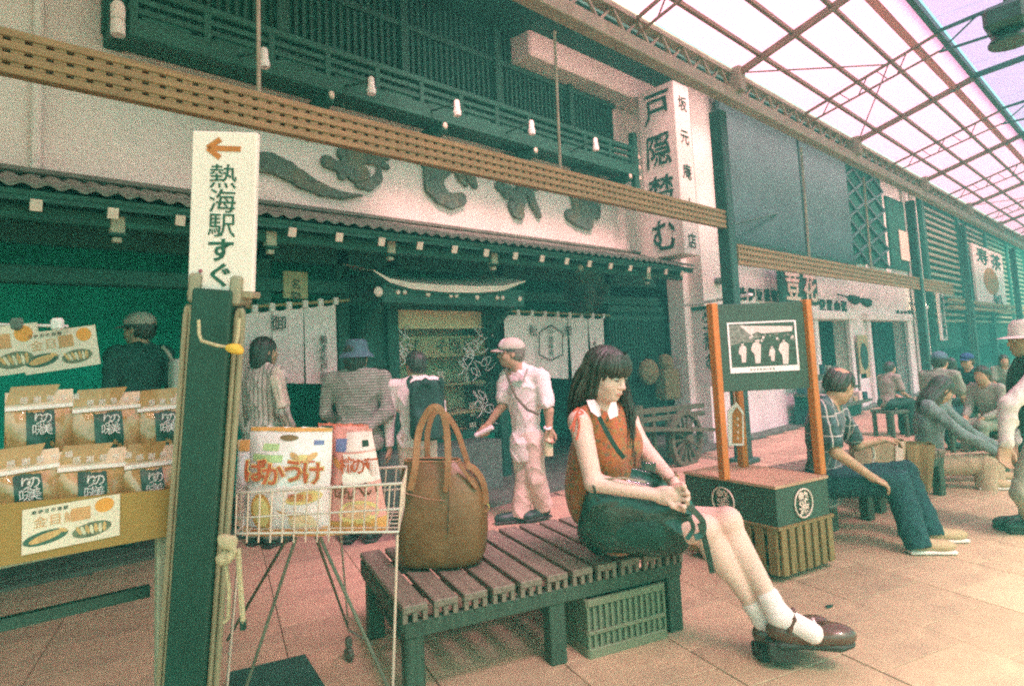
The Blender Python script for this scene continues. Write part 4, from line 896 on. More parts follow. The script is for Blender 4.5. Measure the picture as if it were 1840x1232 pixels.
# printed poster sheets
def poster(parent, o, ex, ey, wd, ht, seed=0):
    n = nrm(np.cross(ex, ey)); B = lambda c, r, m, nm, rot=0, z=.0012: _disc(c, r, m, nm, rot, z)
    MB().box(o, ex*wd, ey*ht, n*.002).go('poster_sheet', mp_paper, parent)
    def _disc(c, r, m, nm, rot=0, z=.0012):
        pts = [(math.cos(2*math.pi*k/18)*r[0]*wd, math.sin(2*math.pi*k/18)*r[1]*ht) for k in range(18)]
        pts = [(p[0]*math.cos(rot)-p[1]*math.sin(rot), p[0]*math.sin(rot)+p[1]*math.cos(rot)) for p in pts]
        MB().prism(pts, o+ex*c[0]*wd+ey*c[1]*ht+n*z, ex, ey, n*.0006).go(nm, m, parent)
    B((.33, .30), (.105, .17), mp_or, 'print_disc'); B((-.27, -.20), (.225, .155), mp_dk, 'print_plate', .12); B((-.27, -.19), (.17, .085), mp_fish, 'print_food', .25, .002); B((-.1, -.1), (.05, .04), mp_fish, 'print_food', -.5, .0026)
    B((.2, -.22), (.21, .17), mp_dk2, 'print_plate', .1)
    for k in range(7): B((.06+.045*k, -.2-.02*(k % 2)), (.02, .11), mp_fish2 if k % 2 else mp_fish, 'print_food', .45-.08*k, .002)
    t = MB(); htext(t, '金目鯛', o+ex*(-.40*wd)+ey*.17*ht+n*.0012, ex, ey, ht*.27, ht*.285, 0, .0012); t.go('lettering', mp_or2, parent)
    MB().box(o+ex*.08*wd+ey*.19*ht+n*.0014, ex*.2*wd, ey*.3*ht, n*.001).go('print_block', mp_or2, parent)
    t = MB(); htext(t, '伊豆のお土産の', o+ex*(-.42*wd)+ey*.40*ht+n*.0012, ex, ey, ht*.10, ht*.12, 0, .0012) if all((c, 0.) in GLY for c in '伊豆のお') and ('土', 0.) in GLY else htext(t, '南伊豆の海鮮', o+ex*(-.42*wd)+ey*.40*ht+n*.0012, ex, ey, ht*.10, ht*.12, 0, .0012); t.go('lettering', m_ink, parent)
mp_paper = mat('poster_paper', (.62, .53, .42), .55, .08, 6); mp_or = mat('print_orange', (.62, .27, .05), .6, .1); mp_or2 = mat('print_brown', (.50, .27, .12), .6, .15); mp_dk = mat('print_plate_dark', (.035, .10, .07), .6, .2)
mp_dk2 = mat('print_plate_grey', (.11, .14, .09), .6, .4, 60); mp_fish = mat('print_fish', (.50, .31, .13), .6, .25, 40); mp_fish2 = mat('print_pale', (.55, .50, .36), .6, .2, 40)
cP = V3(0, YS-.004, 0); pl_, pr_ = ony(42, 915, YS-.003), ony(214, 886, YS-.003); pb = ony(30, 1000, YS-.003)
po = thing('food_poster', 'white food poster pasted on the yellow stall board', 'poster', (pl_+pr_)/2); ph = (pl_[2]-pb[2])
ctr2 = V3((pl_[0]+pr_[0])/2, YS-.003, (pl_[2]+pr_[2])/2-ph/2); poster(po, ctr2, nrm(V3(pr_[0]-pl_[0], 0, pr_[2]-pl_[2])), Z1, (pr_[0]-pl_[0])*1.02, ph*.98)
po2 = thing('food_poster', 'white food poster hanging tilted from a rod at the far left', 'poster', ony(110, 630, 2.9)); a1, a2, a3 = at(36, 602, 2.6), at(171, 585, 2.72), at(46, 672, 2.6)
ex_ = nrm(a2-a1); ey_ = nrm((a1-a3)-ex_*np.dot(a1-a3, ex_)); poster(po2, (a2+a3)/2, ex_, ey_, np.linalg.norm(a2-a1), np.linalg.norm(a1-a3)*1.05)
po3 = thing('food_poster', 'partly cut off pale poster hanging at the left picture edge', 'poster', at(10, 630, 2.5)); poster(po3, at(-8, 632, 2.56), ex_, ey_, .3, .2)
hr = thing('poster_rod', 'thin white rod with clips holding the hanging posters', 'rod', at(0, 583, 2.6)); MB().tube([at(-120, 580, 2.58), at(122, 586, 2.66)], .006, 8).go('rod', m_white, hr, True)
for px in (30, 103): MB().box(at(px, 582, 2.6), RT*.045, FW*.03, UP*.05, .01).go('clip', m_white if px > 50 else m_stone, hr)
MB().box(at(-100, 820, 2.64), RT*.03, FW*.03, UP*1.3).go('stand', m_steel_dk, hr)
# snack bags standing in two rows
m_bag_o = mat('bag_orange_film', (.38, .21, .085), .16, .35, 5, .6, 22, coat=.8); m_bag_p = mat('bag_pale_film', (.66, .42, .32), .15, .2, 6, .6, 25, coat=.8); m_bag_w = mat('bag_weld', (.78, .64, .62), .2, .08, 8, .4, 60, coat=.5); m_bag_k = mat('bag_label', (.018, .075, .055), .4, .2, 8)
bn = 0
def snack(cx, top, bot, Yp, wpx, lab):
    global bn
    tl, tr = ony(cx-wpx/2, top[0], Yp), ony(cx+wpx/2, top[1], Yp); c = (tl+tr)/2; bl = ony(cx-4, bot, Yp)
    B_ = thing('snack_bag', lab, 'snack bag', V3(c[0], Yp, bl[2]), 'orange snack bags on the stall'); ex = nrm(tr-tl); wd = np.linalg.norm(tr-tl)*.97; hgt = c[2]-bl[2]; ey = nrm(Z1-ex*ex[2]); n = np.cross(ex, ey)
    rg = random.Random(bn); bn += 1
    def sheet(v0, v1, sgn, mm, nm, nx=12, ny=10, bul=.035, inset=0, zoff=0):
        rows = []
        for j in range(ny+1):
            v = v0+(v1-v0)*j/ny; row = []
            for i in range(nx+1):
                u = -.5+i/nx; u *= (1-inset)
                bb = bul*max(0, (1-(2*u)**2))**.7*(math.sin(math.pi*min(1, v/.74))**.6 if 0 < v < .74 else 0)
                bb += .004*math.sin(u*14+j*.9+bn)*(v < .74); row.append(c+ex*wd*u-ey*(hgt*(1-v))+n*(sgn*(bb+zoff)+.002*math.sin(u*9+bn)))
            rows.append(row)
        if sgn < 0: rows = [r[::-1] for r in rows]
        return MB().grid(rows).go(nm, mm, B_, True)
    sheet(0, .76, 1, m_bag_o, 'front_film'); sheet(0, .76, -1, m_bag_o, 'back_film'); sheet(.80, 1, 1, m_bag_p, 'header_strip', bul=0, zoff=.003); sheet(.76, .81, 1, m_bag_w, 'weld_line', bul=0, ny=2, zoff=.007); sheet(.76, 1, -1, m_bag_w, 'header_back', bul=0, zoff=.001)
    sheet(.15, .74, 1, m_bag_k, 'front_label', bul=.0355, inset=.58, zoff=.003)
    t = MB()
    for i, ch in enumerate('のり美味'[:4]):
        if (ch, 0.) in GLY: glyph(t, ch, c+ex*wd*(.07-.11*(i % 2))-ey*hgt*(.36+.14*(i//2))+n*.043, ex, ey, .036, .04, 0, .001)
    htext(t, '感謝祭市場', c-ex*wd*.33-ey*hgt*.11+n*.006, ex, ey, .022, .034, 0, .001) if hgt > 0 else None; t.go('lettering', mp_fish2 if False else m_bag_w, B_)
    MB().prism([(-.5, 0), (.15, 0), (.3, .055), (-.42, .055)], c-ey*hgt*.155+n*.0045, ex*wd, ey*1.0, n*.0008).go('header_print', m_bag_o, B_)
for i, (cx, t0, t1, bt, lab) in enumerate(((70, 706, 698, 838, 'orange snack bag, left one of the back row'), (190, 712, 702, 832, 'orange snack bag, middle one of the back row'), (292, 712, 703, 826, 'orange snack bag, right one of the back row'))): snack(cx, (t0, t1), bt, YS+.34, 126 if i < 2 else 96, lab)
for i, (cx, t0, t1, bt, lab) in enumerate(((44, 822, 803, 960, 'orange snack bag, left one of the front row'), (165, 812, 802, 955, 'orange snack bag, middle one of the front row'), (270, 808, 797, 950, 'orange snack bag, right one of the front row'))): snack(cx, (t0, t1), bt, YS+.12, 126 if i < 2 else 98, lab)
MB().box(V3((xl+a[0])/2, YS+.47, zt-.02), X1*(a[0]-xl), Y1*.2, Z1*.02).go('back_step', m_leg, st_)
# ================================================================ wire basket rack
D0, D1 = 1.95, 2.42
rk = thing('wire_rack', 'folding wire rack with a basket of snack packs beside the sign post', 'rack', at(570, 1232, 2.3)*V3(1, 1, 0)); m_wire = mat('chrome_wire', (.66, .56, .50), .3, .12, metal=.5); m_wdk = mat('dark_rod', (.10, .11, .08), .5)
FL, FRt = at(425, 885, D0), at(722, 868, D0); Bv = nrm(FW*V3(1, 1, 0)-RT*.12)*.30
bL, bR = at(422, 958, D0), at(716, 955, D0); mL, mR = at(423, 930, D0), at(719, 914, D0)
def ring(a, b, r): 
    MB().tube([a, b, b+Bv, a+Bv, a], r, 8).go('basket_wire', m_wire, rk, False)
ring(FL, FRt, .0048); ring(mL, mR, .003); ring(bL, bR, .0045)
nb = 14
for i in range(nb+1):
    u = i/nb; p = FL+(FRt-FL)*u; q = bL+(bR-bL)*u; MB().tube([p, q-Z1*.028 if i < 9 else q, ], .0028, 6).go('basket_wire', m_wire, rk)
    MB().tube([p+Bv, q+Bv, q], .0026, 6).go('basket_wire', m_wire, rk)
for i in range(1, 6):
    u = i/6; MB().tube([FRt+Bv*u, bR+Bv*u, bL+Bv*u, FL+Bv*u], .0026, 6).go('basket_wire', m_wire, rk)
fl_, frr = bL*V3(1, 1, 0), at(700, 955, D0)*V3(1, 1, 0)
g1 = lambda x, y, d: at(x, y, d)
def foot(p): return V3(p[0], p[1], .06)
rr0 = onz(627, 1168, .05); 
MB().tube([at(714, 960, D0), at(706, 1232, D0*1.0), ], .0045, 8).go('leg', m_wire, rk); MB().tube([at(706, 1232, D0), foot(at(702, 1232, D0))], .0045, 8).go('leg', m_wire, rk)
MB().tube([at(430, 985, D0), at(408, 1232, D0), foot(at(400, 1232, D0))], .0045, 8).go('leg', m_wire, rk)
MB().tube([at(612, 955, 2.38), rr0+Z1*.09], .0045, 8).go('leg', m_wire, rk)
for a_, b_ in (((532, 965, 2.0), (440, 1240, 1.98)), ((515, 968, 2.05), (408, 1150, 2.5)), ((575, 965, 2.0), (700, 1240, 1.98)), ((568, 965, 2.05), None)):
    e = at(*b_) if b_ else rr0+Z1*.1; MB().tube([at(*a_), e], .0055, 8).go('brace', m_wdk, rk)
MB().tube([rr0+Z1*.1, rr0+Z1*.03+RT*.12], .005, 6).go('brace', m_wdk, rk)
for p in (rr0, foot(at(702, 1232, D0)), foot(at(400, 1232, D0))):
    cs = MB().box(V3(p[0], p[1], p[2]+.04 if p is rr0 else .085), X1*.03, Y1*.03, Z1*.05, .006).go('caster', m_wdk, rk); MB().lathe(V3(p[0]-.012, p[1], .032), [(.001, 0), (.032, 0), (.032, .024), (.001, .024)], 14, X1, Z1).go('wheel', m_wdk, cs)
# big snack packs
m_pk = mat('pack_white_film', (.80, .66, .68), .25, .06, 5, .5, 18, coat=.5); m_pkp = mat('pack_pink_film', (.74, .30, .27), .25, .14, 6, .5, 18, coat=.5); m_red = mat('print_red', (.50, .10, .045), .5, .15); m_yl = mat('print_yellow', (.72, .52, .22), .5); m_gr = mat('print_green', (.46, .55, .28), .5, .25); m_bl = mat('print_blue', (.16, .18, .36), .5); m_org = mat('pack_orange', (.62, .29, .09), .3, .15, 6, .4, 20, coat=.4)
def pack(name, label, c4, dep, film, bottom, seed, bul=.05):
    K = thing(name, label, 'snack pack', c4[3]*.5+c4[2]*.5, 'big snack packs in the wire basket'); TL, TR, BR, BL = c4; n0 = -FW
    def pt(u, v, z=0): 
        p = (TL+(TR-TL)*u)*(1-v)+(BL+(BR-BL)*u)*v; bb = bul*(math.sin(math.pi*u)**.55)*(math.sin(math.pi*v)**.7 if 0 < v < 1 else 0)
        return p+n0*(bb+z+.004*math.sin(u*13+seed)*math.sin(v*11+seed))
    def sheet(u0, u1, v0, v1, z, m, nm, nx=14, ny=16, edge=0.):
        rows = [[pt(u0+(u1-u0)*i/nx, v1+(v0-v1)*j/ny, z)+(UP*edge*math.sin(i*2.1+seed)*.5 if j == ny else 0) for i in range(nx+1)] for j in range(ny+1)]
        return MB().grid(rows).go(nm, m, K, True)
    sheet(0, 1, 0, 1, 0, film, 'front_film', edge=.006)
    rows = [[(TL+(TR-TL)*i/8)*(1-v)+(BL+(BR-BL)*i/8)*v-n0*.06*math.sin(math.pi*v)*math.sin(math.pi*i/8) for i in range(9)] for v in np.linspace(0, 1, 9)]; MB().grid(rows).go('back_film', film, K, True)
    return K, pt, sheet
K1, pt, sh = pack('snack_pack', 'white rice cracker pack with red lettering and a carry hole in the wire basket', [at(452, 766, 2.06), at(598, 768, 2.06), at(590, 962, 2.02), at(434, 962, 2.02)], 2.06, m_pk, None, 1)
sh(.0, 1, .0, .035, .001, m_org, 'top_band', 14, 3); sh(0, 1, .91, 1, .0015, m_org, 'bottom_band', 14, 3)
sh(.08, .46, .235, .30, .0015, m_gr, 'print_grass', 8, 4); sh(.2, .4, .14, .2, .0015, m_gr, 'print_hill', 8, 4)
def pdisc(K, pt, u, v, ru, rv, m, nm, rot=0, z=.002):
    pts = [pt(u, v, z)]; N = 18
    for k in range(N):
        a = 2*math.pi*k/N; x, y = math.cos(a)*ru, math.sin(a)*rv; pts.append(pt(u+x*math.cos(rot)-y*math.sin(rot), v+x*math.sin(rot)+y*math.cos(rot), z))
    b = MB(); b.add(pts, [(0, (k+1) % N+1, k+1) for k in range(N)]); return b.go(nm, m, K, True)
pdisc(K1, pt, .50, .085, .115, .026, mat('carry_hole', (.20, .12, .06), .8), 'carry_hole', 0, .002)
for u in (.60, .80): pdisc(K1, pt, u, .25, .065, .03, m_org, 'print_roof', .5 if u < .7 else -.4)
pdisc(K1, pt, .7, .265, .12, .035, m_yl, 'print_cracker', 0, .0018); sh(.62, .84, .285, .3, .003, m_red, 'print_line', 6, 2); sh(.80, .92, .11, .15, .002, m_bl, 'print_badge', 4, 3)
pdisc(K1, pt, .25, .76, .13, .18, m_org, 'print_cracker', -.3); pdisc(K1, pt, .25, .755, .10, .14, m_yl, 'print_cracker', -.3, .003); pdisc(K1, pt, .74, .62, .2, .06, m_yl, 'print_ribbon', -.1, .002)
pdisc(K1, pt, .62, .8, .2, .012, m_org, 'print_line', .35, .002); pdisc(K1, pt, .72, .86, .16, .10, mat('print_peach', (.74, .52, .36), .4), 'print_cracker', .2, .0018)
exk = nrm(at(598, 768, 2.06)-at(452, 766, 2.06)); eyk = UP
tA, tB = MB(), MB()
for i, ch in enumerate('ばかうけ'):
    o = pt(.17+.225*i, .375+(-.012, .012, -.012, .015)[i], .014); glyph(tA, ch, o, exk, eyk, .076, .078, .05, .003); glyph(tB, ch, o-FW*.004, exk, eyk, .076, .078, .018, .003)
tA.go('lettering_outline', m_yl, K1); tB.go('lettering', m_red, K1)
t = MB(); htext(t, '感謝祭', pt(.56, .60, .006), exk, eyk, .026, .028, 0, .0015); htext(t, '美味一夜干', pt(.12, .925, .006), exk, eyk, .016, .022, 0, .0015); t.go('small_lettering', m_red, K1)
K2, pt2, sh2 = pack('snack_pack', 'pink rice cracker pack with red and dark lettering in the wire basket', [at(600, 772, 2.12), at(668, 770, 2.1), at(700, 950, 2.04), at(592, 962, 2.02)], 2.08, m_pkp, None, 4)
sh2(.35, 1, .02, .2, .002, mat('print_rose', (.78, .56, .55), .4, .1), 'print_block', 8, 5); sh2(.3, 1, .22, .5, .002, mat('print_cream', (.80, .62, .58), .4, .12), 'print_block', 8, 6); sh2(.0, 1, .86, 1, .002, m_org, 'bottom_band', 12, 4)
pdisc(K2, pt2, .55, .78, .36, .12, m_yl, 'print_bowl', 0, .002); pdisc(K2, pt2, .55, .77, .25, .08, mat('print_salmon', (.68, .38, .24), .4, .3, 40), 'print_food', 0, .003); sh2(.1, .4, .08, .2, .002, m_bl, 'print_badge', 4, 4); pdisc(K2, pt2, .14, .3, .16, .035, m_org, 'print_seed', .3, .003); sh2(.75, .9, .10, .16, .004, m_ink, 'print_badge', 4, 4)
t = MB()
for i, ch in enumerate('柿の種'): glyph(t, ch, pt2(.42+.24*i, .31+.02*i, .012), exk, eyk, .05, .06, .018, .003)
t.go('lettering', m_red, K2); t = MB()
for i, ch in enumerate('せんべい'): glyph(t, ch, pt2(.22+.21*i, .55+.01*(i % 2), .012), exk, eyk, .05, .055, .018, .003)
t.go('dark_lettering', mat('print_brown_dark', (.14, .07, .04), .5), K2)
K3, pt3, sh3 = pack('snack_pack', 'red snack pack half hidden behind the pink one in the wire basket', [at(572, 760, 2.3), at(662, 762, 2.3), at(690, 930, 2.26), at(600, 935, 2.26)], 2.3, mat('pack_red_film', (.62, .16, .11), .3, .12, 6, .4, 18, coat=.4), None, 8)
sh3(.05, .3, .02, .08, .002, m_ink, 'print_badge', 4, 3); sh3(.35, .95, .02, .10, .002, m_pkp, 'print_block', 6, 3)
K4, pt4, sh4 = pack('snack_pack', 'pale snack pack at the left end of the wire basket behind the white pack', [at(428, 790, 2.3), at(470, 788, 2.3), at(470, 945, 2.26), at(422, 945, 2.26)], 2.3, m_pk, None, 11); sh4(0, 1, 0, .12, .002, m_org, 'top_band', 8, 3)
# ================================================================ front bench
m_bench = wood('bench_slat_wood', (.185, .155, .115), 1, .55, .3, dirt=((.10, .085, .06), 3, .4)); m_bleg = wood('bench_leg_wood', (.04, .072, .048), 2, .6, .3)
BZ = .42
def bench(label, o, ex, ey, n, pitch, width, depth, group='slatted wooden benches in the street'):
    """o = front left corner on the ground"""
    b = thing('bench', label, 'bench', o, group); L = pitch*n-(pitch-width); sl_ = mesh_np('slat', *(lambda q: (q.v, q.f))(MB().box((0, 0, 0), (width, 0, 0), (0, depth, 0), (0, 0, .032), .004)), m_bench)
    sp = mesh_np('spacer', *(lambda q: (q.v, q.f))(MB().box((0, 0, 0), (.022, 0, 0), (0, .03, 0), (0, 0, .042), .002)), m_bench)
    for i in range(n):
        c = o+ex*(pitch*i+width/2)+ey*depth/2+Z1*(BZ-.016); inst('slat', sl_, b, frame(c, ex, ey, Z1))
        for u in (.012, width*.5, width-.012): inst('spacer', sp, b, frame(o+ex*(pitch*i+u)+ey*.02+Z1*(BZ-.053), ex, ey, Z1))
    for v in (.035, depth*.5, depth-.035): MB().box(o+ex*L/2+ey*v+Z1*(BZ-.108), ex*(L-.02), ey*.045, Z1*.068, .004).go('apron', m_bleg, b)
    for u in (.012, L-.012): MB().box(o+ex*u+ey*depth/2+Z1*(BZ-.075), ex*.03, ey*(depth-.04), Z1*.08, .004).go('end_rail', m_bleg, b)
    for u in (.055, L/2, L-.055):
        for v in (.06, depth-.1): MB().box(o+ex*u+ey*v+Z1*(BZ-.075)/2, ex*.085, ey*.08, Z1*(BZ-.075), .006).go('leg', m_bleg, b)
        MB().box(o+ex*u+ey*depth/2+Z1*.21, ex*.03, ey*(depth-.2), Z1*.035, .004).go('stretcher', m_bleg, b)
    return b
bench('slatted wooden bench in front with the seated girl and the brown tote', E1*.703+E2*2.735, E1, E2, 11, .1395, .112, .90)
# ---- crate under the bench
m_crate = mat('crate_plastic', (.16, .20, .125), .5, .15, 5); m_crt2 = mat('crate_rim', (.17, .19, .12), .5, .15, 5)
cA, cB = onz(1060, 1175, .02), onz(1196, 1137, .02); cr = thing('plastic_crate', 'greenish plastic basket crate under the front bench', 'crate', (cA+cB)/2); u = nrm(cB-cA); v = nrm(np.cross(Z1, u)); L = np.linalg.norm(cB-cA); ch = .255; dd = .36
o = cA*V3(1, 1, 0)
for (p, a_, b_) in ((o, u*L, 0), (o+v*dd, u*L, 0), (o, v*dd, 1), (o+u*L, v*dd, 1)):
    n = 13 if b_ == 0 else 10
    for i in range(n+1): MB().box(p+a_*i/n+Z1*ch*.5, nrm(a_)*.014, np.cross(nrm(a_), Z1)*.008, Z1*(ch-.02)).go('crate_rib', m_crate, cr)
    for z, h in ((ch, .035), (.02, .05), (ch*.45, .02)): MB().box(p+a_/2+Z1*z, a_*1.02, np.cross(nrm(a_), Z1)*.022, Z1*h, .004).go('crate_band', m_crt2, cr)
    MB().box(p+a_/2+Z1*ch*.5+ (np.cross(Z1, nrm(a_))*.012 if p is o and b_ == 0 else np.zeros(3)), a_*.98, np.cross(nrm(a_), Z1)*.003, Z1*(ch-.04)).go('crate_liner', mat('crate_liner', (.13, .17, .115), .8, .35, 25), cr)
MB().box(o+u*L/2+v*dd/2+Z1*.012, u*L, v*dd, Z1*.012).go('crate_floor', m_crate, cr)
cv = thing('dark_cloth_bundle', 'dark folded cloth lying in the crate under the bench', 'cloth', o+u*L/2+v*dd/2+Z1*.12); soft('cloth', [rbx(o+u*L/2+v*dd/2+Z1*.15, (L*.40, dd*.38, .09), np.column_stack([u, v, Z1]), .02)], .012, m_dark2, cv, disp=folds(.012, 26))
# ---- brown leather tote
m_lea = mat('brown_leather', (.155, .088, .032), .42, .28, 5, .35, 26, spec=.5, dirt=((.10, .055, .022), 4, .5)); m_lea2 = mat('brown_leather_light', (.27, .14, .062), .4, .25, 6, .3, 30)
tb_ = thing('tote_bag', 'large brown leather tote bag standing on the front bench', 'bag', at(792, 1000, 3.28)); dT = 3.24
rows = []; fd = nrm(FW*V3(1, 1, 0)+E2*.0); rt = nrm(RT*V3(1, 1, 0))
prof_t = [(1006, 722, 852, .13), (1000, 719, 866, .145), (985, 717, 874, .15), (950, 716, 877, .15), (910, 717, 876, .14), (880, 719, 872, .12), (855, 722, 860, .095), (836, 724, 838, .07), (826, 728, 826, .055)]
NT = 40
for (py, xl_, xr_, b_) in prof_t:
    l, r = at(xl_, py, dT), at(xr_, py, dT); c = (l+r)/2; a_ = np.linalg.norm(r-l)/2; row = []
    for k in range(NT+1):
        t = 2*math.pi*k/NT; ct, s_ = math.cos(t), math.sin(t); e = 2/3.2
        x = a_*math.copysign(abs(ct)**e, ct); y = b_*math.copysign(abs(s_)**e, s_); rip = .006*math.sin(3*t+py*.05)+.004*math.sin(7*t-py*.09)
        row.append(c+nrm(r-l)*(x*(1+rip))+fd*(y*(1+2*rip)))
    rows.append(row)
rows = [[(sum(rows[0][:NT])/NT)*1.0+(p-sum(rows[0][:NT])/NT)*.02 for p in rows[0]]]+rows
rr_ = []
for i in range(len(rows)-1):
    for s_ in (0, .5): rr_.append([a*(1-s_)+b*s_ for a, b in zip(rows[i], rows[i+1])])
rr_.append(rows[-1])
MB().grid([r[::-1] for r in rr_][::1]).go('bag_body', m_lea, tb_, True)
MB().grid([rows[-1], [p-UP*.14+(sum(rows[-1][:NT])/NT-p)*.1 for p in rows[-1]]]).go('lining', m_dark2, tb_, True)
MB().tube(rows[-1], .006, 6).go('rim_binding', m_lea2, tb_, True)
def strap(pts, d, w_, m, nm, par, thick=.007):
    q = [at(x, y, dd_) for (x, y), dd_ in zip(pts, d)]; Q = []
    for i in range(len(q)-1):
        p0, p1, p2, p3 = q[max(i-1, 0)], q[i], q[i+1], q[min(i+2, len(q)-1)]
        for s_ in (0, .25, .5, .75): Q.append(.5*((2*p1)+(p2-p0)*s_+(2*p0-5*p1+4*p2-p3)*s_**2+(3*p1-p0-3*p2+p3)*s_**3))
    Q.append(q[-1]); b = MB(); rows = []
    for i, p in enumerate(Q):
        t = nrm(Q[min(i+1, len(Q)-1)]-Q[max(i-1, 0)]); sd = nrm(np.cross(t, nrm(p-EYE))); n = np.cross(sd, t)
        rows.append([p+sd*w_*.5*c+n*thick*e for c, e in ((-1, -.6), (-.85, -1), (.85, -1), (1, -.6), (1, .6), (.85, 1), (-.85, 1), (-1, .6), (-1, -.6))])
    return b.grid(rows).go(nm, m, par, True)
fD = dT-.15
strap([(737, 880), (746, 838), (752, 778), (768, 741), (782, 731), (795, 741), (803, 778), (805, 840), (802, 882)], [fD+.0]*2+[fD+.03]*5+[fD]*2, .034, m_lea2, 'handle', tb_)
strap([(764, 850), (768, 822), (768, 778), (780, 742), (799, 743), (819, 770), (834, 812), (842, 838)], [dT+.12]*8, .03, m_lea2, 'handle', tb_)
strap([(838, 836), (852, 842), (866, 862), (872, 885), (873, 904)], [dT-.06]*5, .032, m_lea2, 'side_strap', tb_)
strap([(826, 834), (842, 858), (856, 876)], [dT-.10]*3, .018, m_lea2, 'side_fold', tb_)
MB().tube([at(873+6*math.cos(a), 911+7*math.sin(a), dT-.06) for a in np.linspace(0, 6.28, 13)], .004, 6).go('buckle_ring', m_brass, tb_, True)
MB().tube([at(x, y, fD-.004) for x, y in ((724, 884), (745, 890), (770, 896), (800, 899))], .0022, 5).go('seam', m_lea2, tb_); MB().tube([at(x, y, fD-.006) for x, y in ((806, 842), (806, 900), (804, 960))], .0022, 5).go('seam', m_ink, tb_)
# ================================================================ display stand
KF, KL, KR = onz(1393, 878, .57), onz(1228, 850, .57), onz(1488, 857, .57)
kx, ky = nrm(KR-KF), nrm(KL-KF); KW, KD = np.linalg.norm(KR-KF), np.linalg.norm(KL-KF)
kn = nrm(np.cross(kx, Z1)); 
if np.dot(kn, KF-EYE) > 0: kn = -kn
kyn = nrm(np.cross(Z1, ky)); 
if np.dot(kyn, KF-EYE) > 0: kyn = -kyn
ks = thing('display_stand', 'square display stand with orange posts, dark box and slatted base', 'display stand', (KF+KL*.5+KR*.5-KF)*V3(1, 1, 0)); B0 = KF*V3(1, 1, 0)
m_kbox = mat('stand_box_paint', (.036, .078, .054), .7, .15, 4); m_ktop = mat('stand_top_board', (.40, .25, .16), .6, .12, 5); m_kwood = wood('stand_slat_wood', (.21, .145, .058), 2, .65, .3)
quad = [(0, 0), (1, 0), (1, 1), (0, 1)]
MB().prism(quad, B0+Z1*.565, kx*KW, ky*KD, Z1*.018).go('top_board', m_ktop, ks)
MB().prism(quad, B0+Z1*.335+kx*.006+ky*.006, kx*(KW-.012), ky*(KD-.012), Z1*.229).go('dark_box', m_kbox, ks)
MB().prism(quad, B0+Z1*.318-kx*.012-ky*.012, kx*(KW+.024), ky*(KD+.024), Z1*.016).go('base_rim', m_kwood, ks)
MB().prism(quad, B0+Z1*.03+kx*.06+ky*.06, kx*(KW-.12), ky*(KD-.12), Z1*.28).go('base_core', m_dark2, ks)
for (o_, dr, ln) in ((B0, kx, KW), (B0, ky, KD), (B0+ky*KD, kx, KW), (B0+kx*KW, ky, KD)):
    n = 7 if ln < .66 else 8; nn_ = np.cross(dr, Z1)
    for i in range(n): MB().box(o_+dr*(ln*(i+.5)/n)+Z1*.18, dr*(ln/n*.68), nn_*.022, Z1*.275, .003).go('base_slat', m_kwood, ks)
    for z in (.06, .18, .29): MB().box(o_+dr*ln/2+Z1*z+ (ky if dr is kx else kx)*(.018 if o_ is B0 else -.018), dr*(ln-.03), nn_*.014, Z1*.04, .002).go('base_rail', m_kwood, ks)
# round crests
def crest(c, ex, nv):
    t = MB(); r = .088; pts = [c+nv*.006+ex*r*math.cos(a)+Z1*r*math.sin(a) for a in np.linspace(0, 2*math.pi, 33)]; t.tube(pts, .0052, 6)
    glyph(t, '熱', c+nv*.004+Z1*.034, ex, Z1, .105, .08, .018, .004); glyph(t, '海', c+nv*.004-Z1*.038, ex, Z1, .105, .08, .018, .004); t.go('crest', m_cream, ks)
c0 = at(1300, 899, 1); d_ = np.dot(B0-EYE, kyn)/np.dot(c0-EYE, kyn); crest(EYE+(c0-EYE)*d_+kyn*.0, -ky, kyn)
c0 = at(1443, 903, 1); d_ = np.dot(B0-EYE, kn)/np.dot(c0-EYE, kn); crest(EYE+(c0-EYE)*d_, kx, kn)
# posts and picture board
p1, p2, p3 = onz(1302, 861, .583), onz(1474, 851, .583), onz(1336, 838, .583)
h1 = at(1291, 543, np.dot(p1-EYE, FW))[2]
for p, px in ((p1, 1291), (p2, 1463), (p3, 1336)): MB().box(V3(p[0], p[1], (p[2]+h1)/2), kx*.055, np.cross(kx, Z1)*.055, Z1*(h1-p[2]), .004).go('post', m_orange, ks)
bx_ = nrm((p2-p1)*V3(1, 1, 0)); bnv = nrm(np.cross(bx_, Z1)); 
if np.dot(bnv, p1-EYE) > 0: bnv = -bnv
bw_ = np.linalg.norm((p2-p1)[:2]); bm_ = (p1+p2)/2; zt_, zb_ = h1-.01, at(1380, 701, np.dot(bm_-EYE, FW))[2]
MB().box(V3(bm_[0], bm_[1], (zt_+zb_)/2)+bnv*.0, bx_*(bw_-.055), bnv*.025, Z1*(zt_-zb_), .003).go('picture_board', m_kbox, ks)
pz0, pz1 = at(1380, 668, np.dot(bm_-EYE, FW))[2], at(1380, 576, np.dot(bm_-EYE, FW))[2]; phh = pz1-pz0; pw = bw_*.73; pc = V3(bm_[0], bm_[1], (pz0+pz1)/2)+bnv*.0145
ph_ = thing('old_photograph', 'black and white photograph of people in kimono on the dark board', 'photograph', pc); MB().box(pc, bx_*pw, bnv*.003, Z1*phh).go('photo_paper', m_white, ph_)
g1_ = mat('photo_dark', (.035, .07, .05), .5, .4, 30); g2_ = mat('photo_mid', (.16, .17, .14), .5, .6, 60); g3_ = mat('photo_light', (.60, .50, .46), .5, .2, 40)
exb = bx_ if np.dot(bx_, RT) > 0 else -bx_; PQ = lambda u, v, z: pc+exb*(pw*(u-.5))+Z1*(phh*(.5-v))+bnv*z
